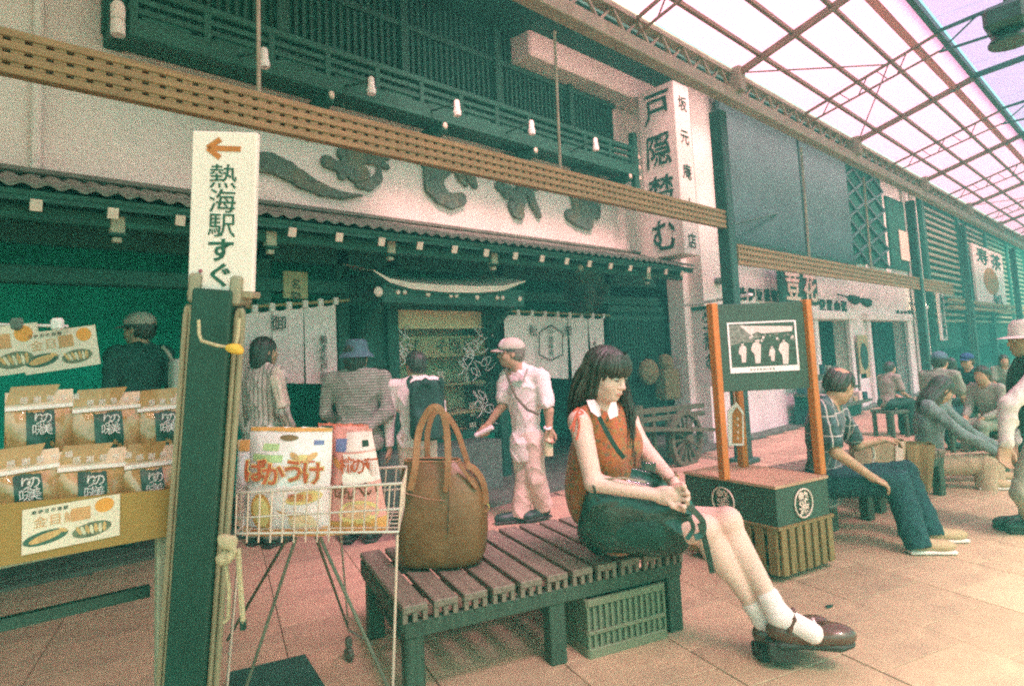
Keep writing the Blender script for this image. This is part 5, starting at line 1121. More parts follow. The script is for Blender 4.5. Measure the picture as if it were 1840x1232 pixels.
def flatpoly(pts, m, nm, z, par=None): b = MB(); b.add([PQ(u, v, z) for u, v in pts], [tuple(range(len(pts)))]); return b.go(nm, m, par or ph_)
flatpoly([(.025, .03), (.975, .03), (.975, .89), (.025, .89)], g1_, 'photo_print', .002); flatpoly([(.025, .05), (.25, .05), (.5, .3), (.3, .4), (.025, .45)], g2_, 'photo_print', .0023); flatpoly([(.18, .07), (.95, .12), (.93, .22), (.5, .24), (.42, .2), (.33, .26)], g3_, 'photo_banner', .0026)
rg = random.Random(5)
for i in range(22):
    u = .3+.66*rg.random(); v = .25+.14*rg.random(); flatpoly([(u+.018*math.cos(a), v+.03*math.sin(a)) for a in np.linspace(0, 5.6, 8)], g2_ if rg.random() < .6 else g3_, 'photo_head', .0028+.00005*i)
for u, s_, v in ((.2, .9, .40), (.40, 1.1, .34), (.62, .72, .48), (.80, 1.15, .36)):
    flatpoly([(u-.05*s_, v+.1), (u-.025, v+.07), (u+.03, v+.07), (u+.06*s_, v+.12), (u+.045*s_, v+.3*s_), (u+.035*s_, v+.44*s_), (u-.03*s_, v+.44*s_), (u-.035*s_, v+.28*s_), (u-.075*s_, v+.22)], g3_, 'photo_figure', .004); flatpoly([(u+.02*math.cos(a), v+.03+.036*math.sin(a)) for a in np.linspace(0, 5.6, 8)], g3_, 'photo_head', .0041); flatpoly([(u+.022*math.cos(a), v+.008+.022*math.sin(a)) for a in np.linspace(0, 5.6, 8)], g1_, 'photo_hair', .0043)
t = MB(); htext(t, '南伊豆熱海の写真', PQ(.28, .945, .002), exb, Z1, .018, .022, 0, .0008); t.go('caption', g2_, ph_)
# little house-shaped charm board hanging on the left post
hb = at(1323, 797, np.dot(p3-EYE, FW)-.06); hbx = thing('house_shaped_plaque', 'narrow orange house-shaped plaque with white edge inside the display stand', 'plaque', hb)
d_ = np.dot(p3-EYE, FW)-.05; S1 = lambda x, y: at(x, y, d_)
pg = lambda pts, m, nm, z: MB().add([S1(x, y)-FW*z for x, y in pts]+[S1(x, y)+FW*(.012-z) for x, y in pts], [tuple(range(len(pts)))[::-1], tuple(range(len(pts), 2*len(pts)))]+[(i, (i+1) % len(pts), len(pts)+(i+1) % len(pts), len(pts)+i) for i in range(len(pts))]).go(nm, m, hbx)
pg([(1309, 800), (1308, 738), (1323, 722), (1336, 738), (1337, 800)], m_white, 'plaque_edge', .0); pg([(1316, 796), (1316, 743), (1324, 731), (1333, 743), (1334, 796)], m_orange, 'plaque_face', .004)
for y in (752, 764, 776, 787): MB().sphere(S1(1325, y)-FW*.006, (.008, .008, .012), 8, 6).go('plaque_mark', m_cream, hbx, True)
MB().tube([S1(1321, 724), S1(1319, 704)], .003, 5).go('cord', m_white, hbx)
# second bench behind the stand and a third one further back
d0 = onz(1470, 965, 0); bench('slatted wooden bench behind the display stand under the man in the plaid shirt', onz(1508, 955, 0)-kx*.55, nrm(kx), nrm(np.cross(Z1, kx)), 8, .1395, .112, .62)
o3 = onz(1672, 925, 0); bench('dark wooden bench further back under the woman in the grey jacket', o3-nrm(kx)*.2+V3(0, .25, 0), nrm(kx), nrm(np.cross(Z1, kx)), 8, .1395, .112, .6)
# paper carrier bags
m_kraft = mat('kraft_paper', (.36, .25, .12), .7, .12, 7, .3, 18); m_paper = mat('carrier_paper', (.50, .38, .24), .6, .15, 6, .35, 14)
def carrier(label, TL, TR, BL, BR, thick, m, band=False):
    B_ = thing('paper_bag', label, 'paper bag', (BL+BR)/2, 'paper carrier bags beside the plaid shirt man'); n = nrm(np.cross(TR-TL, TL-BL)); n = n if np.dot(n, TL-EYE) > 0 else -n
    rows = []
    for v in np.linspace(0, 1, 7):
        L_, R_2 = BL+(TL-BL)*v, BR+(TR-BR)*v; row = []
        for (u, w_) in ((0, 0), (.25, -.12), (.5, .1), (.75, -.08), (1, 0), (1.0, .5), (1, 1), (.5, .95), (0, 1), (-.0, .5), (0, 0)):
            row.append(L_+(R_2-L_)*u+n*thick*w_*(1-.45*v)+UP*0)
        rows.append(row)
    MB().grid(rows).go('bag_sides', m, B_); MB().add([rows[0][i] for i in (0, 4, 6, 8)], [(0, 1, 2, 3)]).go('bag_floor', m, B_)
    if band:
        u0, u1 = .78, .93; q = lambda u, v: BL+(BR-BL)*u+((TL+(TR-TL)*u)-(BL+(BR-BL)*u))*v-n*thick*.16
        MB().add([q(u0, 0), q(u1, 0), q(u1, 1), q(u0, 1)], [(0, 1, 2, 3)]).go('bag_band', m_cream, B_)
    return B_, n
kb, n_ = carrier('plain kraft paper bag at the right of the printed carrier bag', at(1628, 797, 5.25), at(1681, 799, 5.2), at(1640, 888, 5.25), at(1674, 880, 5.2), .2, m_kraft)
cb2, n_ = carrier('tan printed paper carrier bag with rope handle beside the plaid shirt man', at(1533, 795, 5.15), at(1628, 792, 5.1), at(1540, 858, 5.15), at(1625, 845, 5.1), .16, m_paper, True)
MB().tube([at(x, y, 5.02) for x, y in ((1538, 803), (1545, 796), (1565, 797), (1571, 815), (1568, 835), (1558, 843))], .012, 8).go('rope_handle', m_cream, cb2, True)
# ================================================================ people
m_skin = mat('skin', (.68, .46, .39), .5, .09, 8, .05, 60, spec=.35); m_skin2 = mat('skin_tan', (.43, .265, .165), .55, .1, 8, .08, 50)
m_skin.node_tree.nodes['Principled BSDF'].inputs['Subsurface Weight'].default_value = .12; m_skin.node_tree.nodes['Principled BSDF'].inputs['Subsurface Radius'].default_value = (.02, .008, .005)
m_hair = mat('dark_hair', (.028, .038, .028), .38, .35, 40, .5, 90, stretch=(1, 1, .15), spec=.5); m_hair_g = mat('grey_hair', (.16, .15, .115), .6, .3, 60, .4, 90)
m_lip = mat('lip', (.50, .20, .16), .45, .05); m_eye = mat('eye_white', (.62, .56, .5), .3, .05); m_iris = mat('iris', (.02, .03, .02), .2, .1)
m_black = mat('black_cloth', (.016, .060, .044), .85, .25, 12, .3, 40); m_navy = mat('navy_denim', (.012, .055, .062), .85, .3, 30, .3, 120); m_wcloth = mat('white_cotton', (.74, .67, .62), .9, .05, 12, .35, 26, sheen=.2)
m_khaki = mat('pale_trousers', (.60, .47, .38), .9, .07, 12, .35, 22); m_gcloth = mat('grey_cloth', (.24, .26, .20), .9, .15, 14, .35, 22); m_shoe = mat('brown_leather_shoe', (.085, .040, .024), .28, .25, 9, .15, 40, coat=.4); m_shoe_k = mat('black_shoe', (.02, .05, .038), .5, .25, 9); m_sole = mat('shoe_sole', (.032, .036, .028), .6, .2)
m_shoe_t = mat('tan_shoe', (.42, .30, .17), .6, .15, 9); m_blue = mat('blue_hat_cloth', (.075, .14, .175), .9, .15, 14, .3, 40)
def basis(f, u=(0, 0, 1)):
    f = nrm(f); l = nrm(np.cross(u, f)); return f, l, np.cross(f, l)
def head_prims(c, f, s, ears=True):
    F_, L_, U_ = f; R = np.column_stack([F_, L_, U_]); q = lambda a, b, e: c+(F_*a+L_*b+U_*e)*s
    p = [ell(q(-.012, 0, .028), V3(.098, .076, .088)*s, R, .02), ell(q(.022, 0, -.025), V3(.070, .062, .088)*s, R, .03), ell(q(.052, 0, -.088), V3(.030, .032, .026)*s, R, .03),
         ell(q(.048, .034, -.035), V3(.03, .026, .03)*s, R, .02), ell(q(.048, -.034, -.035), V3(.03, .026, .03)*s, R, .02), ell(q(-.01, 0, -.07), V3(.06, .055, .05)*s, R, .03)]
    for e in (-1, 1): p.append(ell(q(.094, .031*e, .004), V3(.016, .017, .011)*s, R, .012*s, True))
    p += [cap(q(.084, 0, .006), q(.104, 0, -.03), .0075*s, .0115*s, .012*s), ell(q(.094, .010, -.034), V3(.009, .008, .007)*s, R, .006*s), ell(q(.094, -.010, -.034), V3(.009, .008, .007)*s, R, .006*s),
          ell(q(.086, 0, -.058), V3(.012, .022, .0065)*s, R, .008*s), ell(q(.083, 0, -.068), V3(.012, .018, .007)*s, R, .008*s)]
    if ears:
        for e in (-1, 1): p.append(ell(q(-.008, .076*e, -.012), V3(.020, .009, .031)*s, R, .006*s))
    return p
def face_parts(c, f, s, body, lid=.0, brow=True, lips=m_lip):
    F_, L_, U_ = f; R = np.column_stack([F_, L_, U_]); q = lambda a, b, e: c+(F_*a+L_*b+U_*e)*s
    for e in (-1, 1):
        ey = MB().sphere(q(.078, .031*e, .003), V3(.012, .014, .010)*s, 10, 8, R).go('eye', m_eye, body, True); MB().sphere(q(.0865, .031*e, .001-.002*lid), V3(.004, .006, .0058)*s, 8, 6, R).go('iris', m_iris, ey, True)
        MB().tube([q(.084, (.031-.016)*e, .004-.002*lid), q(.0925, .031*e, .010-.007*lid), q(.083, (.031+.017)*e, .005-.003*lid)], [.0012*s, .0024*s, .0012*s], 6).go('eyelash', m_hair, body, True)
        if brow: MB().tube([q(.090, .014*e, .024), q(.093, .03*e, .029), q(.084, .048*e, .025)], [.002*s, .0035*s, .0015*s], 6).go('eyebrow', m_hair, body, True)
    MB().sphere(q(.0905, 0, -.0625), V3(.010, .020, .0075)*s, 12, 8, R).go('lips', lips, body, True)
def hand_prims(w_, d, pn, s, curl=.5, side=1, spread=.0):
    """w_ wrist, d direction of the hand, pn outward normal of the back of the hand, side: +1 thumb on the pn x d side"""
    d = nrm(d); pn = nrm(pn-d*np.dot(pn, d)); a = np.cross(pn, d)*side; R = np.column_stack([d, a, pn]); q = lambda x, y, z: w_+(d*x+a*y+pn*z)*s
    p = [ell(q(.045, 0, 0), V3(.050, .040, .015)*s, R, .012), cap(q(-.01, 0, 0), q(.02, 0, 0), .023*s, .022*s, .015)]
    for i, (y, L1) in enumerate(((.028, .072), (.010, .080), (-.009, .075), (-.027, .058))):
        b0 = q(.078-.004*abs(i-1.3), y, 0); c1, c2 = curl*.7, curl*1.5; dd = lambda t: d*math.cos(t)-pn*math.sin(t)+a*spread*(y*8); k1 = b0+dd(c1)*L1*.45*s; k2 = k1+dd(c2)*L1*.32*s; k3 = k2+dd(c2+curl*.5)*L1*.27*s
        p += [cap(q(.05, y*.9, 0), b0, .0095*s, .0095*s, .006), cap(b0, k1, .0092*s, .0085*s, .003), cap(k1, k2, .0085*s, .0078*s, .003), cap(k2, k3, .0078*s, .0066*s, .003)]
    t0 = q(.018, .026, -.004); t1 = q(.048, .048, -.014); t2 = q(.078, .050, -.026)
    p += [cap(t0, t1, .013*s, .0105*s, .01), cap(t1, t2, .0102*s, .0082*s, .004)]
    return p
def body_of(J, s, female=False, hands=True, curl=.5, bare_feet=False):
    F_ = J['F']; t = nrm(J['neck']-J['hip']); l = nrm(J['shL']-J['shR']); fw = nrm(np.cross(l, t)); l = np.cross(t, fw); R = np.column_stack([fw, l, t]); n, h = J['neck'], J['hip']; tl = np.linalg.norm(n-h); sh = np.linalg.norm(J['shL']-J['shR'])/2
    tor = [ell(h+(n-h)*.70, V3(.112*s, sh*.98, tl*.34), R, .05), ell(h+(n-h)*.38, V3(.10*s, sh*.78, tl*.32), R, .05), ell(h+(n-h)*.02, V3(.118*s, sh*.90, .13*s), R, .05), cap(J['shL'], n-t*.02*s, .056*s, .05*s, .04), cap(J['shR'], n-t*.02*s, .056*s, .05*s, .04)]
    if female: tor += [ell(h+(n-h)*.66+fw*.075*s+l*.06*s, V3(.038, .055, .055)*s, R, .05), ell(h+(n-h)*.66+fw*.075*s-l*.06*s, V3(.038, .055, .055)*s, R, .04)]
    k = .92 if female else 1.05
    legs = []; arms = []
    for e in 'LR':
        legs += [cap(J['hip'+e], J['kn'+e], .082*s*k, .056*s, .03), cap(J['kn'+e], J['an'+e], .054*s, .036*s, .02), ell(J['kn'+e]*.68+J['an'+e]*.32-J['F']*.012*s, V3(.05, .05, .09)*s*.98, None, .03)]
        arms += [cap(J['sh'+e], J['el'+e], .046*s*k, .036*s*k, .025), cap(J['el'+e], J['wr'+e], .038*s*k, .025*s, .02)]
        if not hands: arms.append(ell(J['wr'+e]+nrm(J['wr'+e]-J['el'+e])*.06*s, V3(.045, .045, .06)*s*.8, None, .02))
    neck = [cap(n-t*.03*s, J['head']-J['HB'][2]*.06*s-J['HB'][0]*.012*s, .056*s*k, .052*s*k, .025)]
    return tor, legs, arms, neck, R
def shoes_prims(J, s, e, toe=None):
    a = J['an'+e]; d = J.get('toe'+e, J['F']); d = nrm(d*V3(1, 1, 0)); g = V3(a[0], a[1], max(a[2]-.045*s, .05*s))
    R = np.column_stack([d, np.cross(Z1, d), Z1]); return [ell(g+d*.13*s+Z1*-.002*s, V3(.090, .048, .042)*s, R, .02), ell(g+d*.02*s+Z1*.006*s, V3(.085, .040, .048)*s, R, .03), rbx(g+d*.075*s-Z1*.034*s, V3(.13, .036, .006)*s, R, .006, .008)]
def person(label, J, s, st, vox=.009, group=None, base=None):
    F_ = J['F']; J['HB'] = basis(J['hf']) if 'HB' not in J else J['HB']
    b0 = base if base is not None else (J['anL']+J['anR'])/2*V3(1, 1, 0); Pn = thing('person', label, 'person', b0, group)
    tor, legs, arms, neck, R = body_of(J, s, st.get('female', False), 'hands' not in st); sk = st.get('skin', m_skin2)
    hands = []
    for e in 'LR':
        d = nrm(J['wr'+e]-J['el'+e]); d = J.get('hd'+e, d); pn = J.get('hn'+e, np.cross(d, F_)*(1 if e == 'L' else -1)+V3(0, 0, .1))
        hands += hand_prims(J['wr'+e], d, pn, s*1.05, st.get('curl', .6), J.get('hs'+e, 1 if e == 'R' else -1))
    pr = tor+neck+arms+legs+hands+head_prims(J['head'], J['HB'], s)
    if 'shoe' not in st: pass
    B_ = soft('body', pr, vox, sk, Pn)
    if vox < .012: face_parts(J['head'], J['HB'], s, B_, lips=mat_lip_for(sk), brow=True)
    # clothing
    g = .011*s; top = list(tor)
    sl_ = st.get('sleeve', 'short')
    for e in 'LR':
        a, b, c = J['sh'+e], J['el'+e], J['wr'+e]
        if sl_ == 'short': top.append(cap(a, a+(b-a)*.74, .054*s, .064*s, .03))
        if sl_ == 'long': top += [cap(a, b, .055*s, .046*s, .025), cap(b, b+(c-b)*.93, .046*s, .036*s, .02)]
    hem = st.get('hem', .0)
    if hem: 
        dn = st.get('hemdir', -Z1); top.append(ell(J['hip']+dn*hem*.5, V3(.125*s, np.linalg.norm(J['shL']-J['shR'])*.46, .09+hem*.5), R, .04))
    top.append(cap(J['neck']-Z1*.03*s, J['neck']+Z1*.012*s, .056*s, .052*s, .02)); hb = J['HB']
    top.append(ell(J['head']-hb[2]*.06*s+hb[0]*.01*s, V3(.075, .07, .12)*s, np.column_stack(hb), .004, True))
    if hem and abs(np.dot(nrm(J['neck']-J['hip']), Z1)) > .93 and 'hemdir' not in st and J['hip'][2] > .7:
        hz = J['hip'][2]-hem*.9-.02; top.append(rbx(V3(J['hip'][0], J['hip'][1], hz-.3), (.4, .4, .3), None, .0, .006, True))
    for e in 'LR':
        a, b, c = J['sh'+e], J['el'+e], J['wr'+e]
        if sl_ == 'short': top.append(ell(a+(b-a)*.98, V3(.052, .052, .052)*s, None, .004, True))
    soft('top', top, vox, st['top'], Pn, grow=g, disp=cloth(.0065*s, st.get('seed', 1)))
    bt = st.get('bottom')
    if bt:
        q = [tor[2]]
        for e in 'LR':
            k = st.get('baggy', 1.); q += [cap(J['hip'+e], J['kn'+e], .092*s, .070*s*k, .03), cap(J['kn'+e], J['kn'+e]+(J['an'+e]-J['kn'+e])*.93, .070*s*k, .064*s*k, .02), ell(J['kn'+e]+(J['an'+e]-J['kn'+e])*1.14, V3(.068, .068, .068)*s*k, None, .004, True)]
        soft('trousers', q, vox, bt, Pn, grow=.008*s, disp=cloth(.0045*s, st.get('seed', 1)+3))
    for e in 'LR':
        sp_ = shoes_prims(J, s, e); S_ = soft('shoe', sp_[:2], min(vox, .009), st.get('shoes', m_shoe_k), Pn); soft('sole', [sp_[2]], min(vox, .008), m_sole if st.get('shoes') is not m_shoe_t else m_wcloth, S_)
    hair(Pn, J['head'], hb, s, st.get('hair', 'short'), st.get('hairmat', m_hair), vox)
    if 'hat' in st: hat(Pn, J['head'], hb, s, *st['hat'])
    return Pn
def creases(amp, f, dirs, seed):
    def fn(V, Fc):
        N = vnorm(V, Fc); d = np.zeros(len(V))
        for i, k in enumerate(dirs):
            k = nrm(k)*f*(1+.33*i); s_ = V@(nrm(np.roll(k, 1))*f*.4); a = V@k+1.9*np.sin(s_+seed+i)+seed*1.7; m_ = np.clip(.5+.9*np.sin(s_*1.3+V@(nrm(np.roll(k, 2))*f*.5)+i*2+seed), 0, 1)
            d += (1-np.abs(np.sin(a*.5)))**2.2*m_-.25
        return V+N*(amp*d)[:, None]
    return fn
def cloth(a, seed):
    f1 = creases(a*1.7, 34, ((.5, .35, .8), (.8, -.5, .6), (-.4, .8, .5)), seed); f3 = folds(a*.6, 15, ((.5, .3, .8), (.8, -.4, .5), (-.3, .8, .6)), seed); f2 = folds(a*.3, 47, ((.6, .5, -.6), (.2, -.9, .4)), seed+2)
    return lambda V, Fc: f2(f1(f3(V, Fc), Fc), Fc)
_lips = {}
def mat_lip_for(sk):
    if sk is m_skin: return m_lip
    if 'a' not in _lips: _lips['a'] = mat('lip_tan', (.30, .13, .085), .5, .05)
    return _lips['a']
def hair(Pn, c, hb, s, kind, m, vox):
    F_, L_, U_ = hb; R = np.column_stack(hb); q = lambda a, b, e: c+(F_*a+L_*b+U_*e)*s
    pr = [ell(q(-.018, 0, .034), V3(.106, .086, .094)*s, R, .02)]
    if kind == 'short': pr += [ell(q(-.045, 0, -.02), V3(.075, .080, .07)*s, R, .03), ell(q(.085, 0, -.045), V3(.085, .085, .092)*s, R, .008, True), ell(q(.02, 0, -.12), V3(.12, .12, .065)*s, R, .01, True)]
    if kind == 'bob': pr += [ell(q(-.035, 0, -.06), V3(.085, .092, .11)*s, R, .04), ell(q(.095, 0, -.06), V3(.075, .070, .10)*s, R, .01, True)]
    if kind == 'long': pr += [ell(q(-.04, 0, -.08), V3(.085, .092, .14)*s, R, .04), ell(q(-.06, 0, -.18), V3(.07, .10, .12)*s, R, .05), ell(q(.095, 0, -.06), V3(.075, .068, .10)*s, R, .01, True)]
    if kind == 'bald': pr = [ell(q(-.018, 0, .032), V3(.106, .086, .090)*s, R, .02), ell(q(-.045, 0, -.02), V3(.075, .080, .07)*s, R, .03), ell(q(.095, 0, -.045), V3(.085, .080, .092)*s, R, .008, True), ell(q(-.070, -.035, .128), V3(.075, .062, .070)*s, R, .008, True), ell(q(.02, 0, -.12), V3(.12, .12, .065)*s, R, .01, True)]
    def fn(V, Fc):
        N = vnorm(V, Fc); d = V-c; a = np.arctan2(d@L_, -(d@F_)); r = np.sin(a*34+3*np.sin((d@U_)*30))*.0022+np.sin(a*13+(d@U_)*25)*.003; return V+N*(r*s)[:, None]
    soft('hair', pr, min(vox, .007), m, Pn, disp=fn)
def hat(Pn, c, hb, s, kind, m, m2=None):
    F_, L_, U_ = hb; R = np.column_stack(hb); q = lambda a, b, e: c+(F_*a+L_*b+U_*e)*s
    if kind == 'cap':
        h = soft('cap', [ell(q(-.015, 0, .050), V3(.112, .092, .082)*s, R, .02), ell(q(0, 0, -.03), V3(.2, .2, .068)*s, R, .006, True)], .006, m, Pn)
        rows = []
        for j in range(5):
            r = .095+.075*j/4; rows.append([q(r*math.cos(a)-.0, r*.92*math.sin(a)*.86, .040-.016*(j/4)-.018*abs(math.sin(a))) for a in np.linspace(-1.0, 1.0, 11)])
        g = MB().grid(rows); g.grid([[p-U_*.006*s for p in r] for r in rows[::-1]]); g.go('brim', m2 or m, h, True)
        if m2 is not None:
            rows = [[q(-.015+.1195*math.cos(e)*math.cos(a), .099*math.cos(e)*math.sin(a), .050+.0895*math.sin(e)) for a in np.linspace(-.7, .7, 7)] for e in np.linspace(.05, .95, 6)]; MB().grid(rows).go('front_panel', m_wcloth, h, True)
    else:
        prof_ = [(.001, .135), (.06, .132), (.085, .118), (.098, .06), (.102, .03), (.125, .005), (.15, -.022)] if kind == 'bucket' else [(.001, .14), (.07, .135), (.095, .10), (.10, .03), (.14, .02), (.165, .012)]
        h = MB().lathe(q(-.012, 0, -.0), [(r*s*1.04, z*s) for r, z in prof_][::-1], 26, U_, F_); h.go('hat', m, Pn, True)
def px(J, d, **k):
    for n, v in k.items(): J[n] = at(v[0], v[1], v[2] if len(v) > 2 else d)
    return J
def mid(J):
    J['hip'] = (J['hipL']+J['hipR'])/2; return J
def standing(pxx, ytop, d, face, st, label, vox=.010, group=None, over=None, zf=0., Hs=None, lean=0.):
    top = at(pxx, ytop, d); b = V3(top[0], top[1], zf); H = (top[2]-zf) if Hs is None else Hs; f, l, u = basis(face); s = H/1.68; J = {'F': f}
    loc = dict(hip=(0, 0, .53), hipL=(0, .05, .51), hipR=(0, -.05, .51), knL=(.012, .054, .285), knR=(.012, -.054, .285), anL=(-.01, .056, .045), anR=(-.01, -.056, .045), neck=(lean*.3, 0, .838), shL=(lean*.3-.005, .106, .808), shR=(lean*.3-.005, -.106, .808),
               elL=(-.02, .138, .635), elR=(-.02, -.138, .635), wrL=(.03, .142, .49), wrR=(.03, -.142, .49), head=(lean*.3+.014, 0, .918))
    if over: loc.update(over)
    for k, v in loc.items():
        if len(v) == 3: J[k] = b+(f*v[0]+l*v[1])*H+Z1*v[2]*H
    J['hf'] = st.get('look', f); return person(label, J, s, st, vox, group, base=b)
cdir = lambda ang: nrm(V3(*(nrm(RT*V3(1, 1, 0))*math.cos(math.radians(ang))+nrm(FW*V3(1, 1, 0))*math.sin(math.radians(ang)))))   # 0 = to the right in view, 90 = away, 180 = left
# ---- walking man in white
d = 5.6; J = {'F': cdir(195), 'hf': nrm(cdir(190)+Z1*.02)}
px(J, d, head=(917, 634), neck=(938, 664), shR=(911, 676, 5.66), shL=(972, 676, 5.5), elR=(903, 728, 5.62), wrR=(876, 764, 5.6), elL=(986, 738, 5.44), wrL=(987, 770, 5.42), hipR=(938, 792, 5.64), hipL=(957, 792, 5.52), knR=(944, 856, 5.58), anR=(934, 925, 5.56), knL=(962, 858, 5.52), anL=(977, 910, 5.62)); mid(J)
J['toeR'] = cdir(190); J['toeL'] = cdir(215); J['hdL'] = nrm(V3(0, 0, -1)+cdir(180)*.1)
man = person('old man in white polo shirt and cap walking left with a rolled paper', J, 1.05, dict(top=m_wcloth, sleeve='short', bottom=m_khaki, hem=.17, hair='short', hairmat=m_hair_g, hat=('cap', mat('cap_cloth', (.50, .46, .38), .8, .1), mat('cap_brim', (.46, .42, .33), .8, .1)), curl=1.0, baggy=1.15, shoes=m_shoe_k), .008)
b_ = MB(); b_.tube([at(908, 664, 5.5), at(917, 690, 5.46), at(928, 714, 5.42), at(948, 736, 5.38), at(968, 744, 5.36)], .012, 6); b_.go('bag_strap', mat('strap_brown', (.12, .11, .07), .6), man, True)
for x0, y0, x1, y1 in ((919, 668, 939, 684), (939, 684, 948, 662)): MB().bar(at(x0, y0, 5.46), at(x1, y1, 5.46), .05, .01).go('collar', mat('collar_grey', (.50, .42, .40), .9), man)
MB().tube([at(984+5*math.cos(a), 768+2.5*math.sin(a), 5.40-.05*math.sin(a)) for a in np.linspace(0, 6.28, 11)], .012, 6).go('watch', m_white, man, True)
MB().tube([at(896, 628, 5.48), at(905, 629, 5.46), at(925, 630, 5.46)], .006, 5).go('glasses', m_ink, man)
rp_ = thing('rolled_paper', 'white rolled paper in the right hand of the walking man', 'paper roll', at(866, 776, 5.6)); MB().tube([at(855, 782, 5.6), at(885, 767, 5.56)], .022, 12).go('roll', m_white, rp_, True)
wb_ = thing('water_bottle', 'small clear drink bottle in the left hand of the walking man', 'bottle', at(986, 805, 5.4)); MB().lathe(at(986, 818, 5.4), [(.001, 0), (.04, 0), (.042, .1), (.03, .13), (.018, .15), (.018, .17), (.001, .17)], 12).go('bottle_body', mat('pale_bottle', (.55, .50, .30), .25, .1), wb_, True)
# ---- the people at the shop
m_pin = stripes('pinstripe_blouse', (.62, .52, .47), [(nrm(RT*V3(1, 1, 0)), 26, .28, (.14, .17, .13), .8)])
w1 = standing(472, 602, 5.35, cdir(62), dict(top=m_pin, sleeve='long', bottom=m_gcloth, hem=.25, hair='bob', female=True, skin=m_skin2, look=nrm(cdir(45))), 'woman with bobbed hair in a striped blouse facing the left noren', over=dict(wrR=(.07, -.10, .56), elR=(-.01, -.135, .64)))
tb2 = thing('shoulder_bag', 'pale shoulder bag on the right side of the striped woman', 'bag', at(503, 700, 5.0)); soft('bag_body', [rbx(at(503, 702, 5.15), (.02, .05, .12), np.column_stack([nrm(RT+UP*.25), nrm(FW), nrm(UP-RT*.25)]), .02)], .012, m_cream, tb2, disp=folds(.008, 20)); strap([(493, 672), (498, 660), (506, 672)], [5.0]*3, .02, m_cream, 'bag_strap', tb2)
m_hstr = stripes('striped_knit', (.17, .20, .155), [(V3(0, 0, 1), 42, .35, (.42, .38, .33), .75)])
w2 = standing(640, 608, 5.35, cdir(85), dict(top=m_hstr, sleeve='long', bottom=m_black, hem=.15, hair='bob', female=True, hat=('bucket', m_blue), look=nrm(cdir(60)), seed=4), 'woman in a blue bucket hat and striped knit top seen from behind', over=dict(shL=(0, .135, .80), shR=(0, -.135, .80), elL=(.0, .17, .63), elR=(-.03, -.165, .63), wrL=(.13, .10, .55), wrR=(-.09, -.05, .53)))
w3 = standing(744, 628, 5.3, cdir(85), dict(top=m_wcloth, sleeve='long', bottom=m_khaki, hem=.06, hair='short', female=True, look=nrm(cdir(130)), seed=6), 'person with short black hair and a white shirt standing before the shop window', over=dict(elL=(.0, .15, .63), wrL=(.03, .16, .47), elR=(.02, -.14, .62), wrR=(.12, -.12, .56)))
bk = thing('backpack', 'black backpack on the back of the person in the white shirt', 'backpack', at(768, 735, 4.95)); c0 = at(768, 735, 5.08)
soft('pack_body', [rbx(c0, (.085, .06, .185), np.column_stack([nrm(RT*V3(1, 1, 0)), nrm(FW*V3(1, 1, 0)), Z1]), .05), rbx(at(768, 765, 4.93), (.07, .03, .08), np.column_stack([nrm(RT*V3(1, 1, 0)), nrm(FW*V3(1, 1, 0)), Z1]), .03, .03)], .011, m_black, bk, disp=folds(.006, 20)); strap([(756, 690), (764, 680), (775, 690)], [4.97]*3, .018, m_black, 'grab_loop', bk); strap([(738, 700), (733, 686), (740, 676)], [5.0]*3, .03, m_black, 'shoulder_strap', bk); strap([(792, 700), (796, 690), (790, 678)], [5.0]*3, .03, m_black, 'shoulder_strap', bk)
w4 = standing(252, 557, 5.5, cdir(150), dict(top=mat('dark_jacket', (.022, .085, .07), .85, .2, 10, .3, 30), sleeve='long', bottom=m_black, hem=.08, hair='short', hat=('cap', mat('pale_cap', (.50, .42, .35), .8, .08)), look=nrm(cdir(175)), seed=8), 'man in a dark jacket and pale cap behind the snack bags')
hb_ = thing('shoulder_bag', 'pale grey bag hanging behind the man in the pale cap', 'bag', at(325, 690, 4.9)); soft('bag_body', [rbx(at(327, 690, 4.9), (.05, .05, .17), None, .03)], .014, mat('pale_grey_cloth', (.36, .40, .34), .9), hb_, disp=folds(.01, 16)); strap([(314, 668), (306, 640), (292, 622)], [4.9]*3, .025, m_gcloth, 'bag_strap', hb_)
# ---- seated man in the plaid shirt
d = 4.75; J = {'F': cdir(-12), 'hf': nrm(cdir(22)-Z1*.55)}
px(J, d, head=(1510, 692, 4.72), neck=(1484, 722, 4.72), shR=(1478, 738, 4.52), shL=(1505, 735, 4.95), elR=(1502, 812, 4.42), wrR=(1568, 858, 4.4), elL=(1540, 800, 5.0), wrL=(1585, 790, 4.98), hipR=(1468, 868, 4.62), hipL=(1490, 862, 4.9), knR=(1612, 868, 4.45), anR=(1650, 982, 4.28), knL=(1624, 850, 4.75), anL=(1676, 962, 4.5)); mid(J)
J['toeR'] = cdir(-8); J['toeL'] = cdir(-5); J['hdR'] = nrm(cdir(-10)-Z1*.5); J['hdL'] = nrm(cdir(0)); J['hnL'] = Z1; J['hnR'] = nrm(Z1+cdir(-90)*.3)
sA = nrm(RT*V3(1, 1, 0)); m_plaid = stripes('plaid_shirt', (.045, .10, .105), [(sA, 15, .42, (.025, .06, .05), .8), (Z1, 15, .42, (.03, .075, .07), .7), (sA, 7.5, .07, (.55, .50, .46), .85), (Z1, 7.5, .07, (.55, .50, .46), .75), (sA*.6+nrm(FW*V3(1, 1, 0)), 7.5, .05, (.48, .40, .36), .5)])
pm = person('man with bald patch, blue plaid shirt and jeans sitting behind the display stand', J, 1.08, dict(top=m_plaid, sleeve='short', bottom=m_navy, hem=.1, hair='bald', curl=.7, shoes=m_shoe_t, baggy=1.15, seed=2), .009, base=onz(1500, 950, 0))
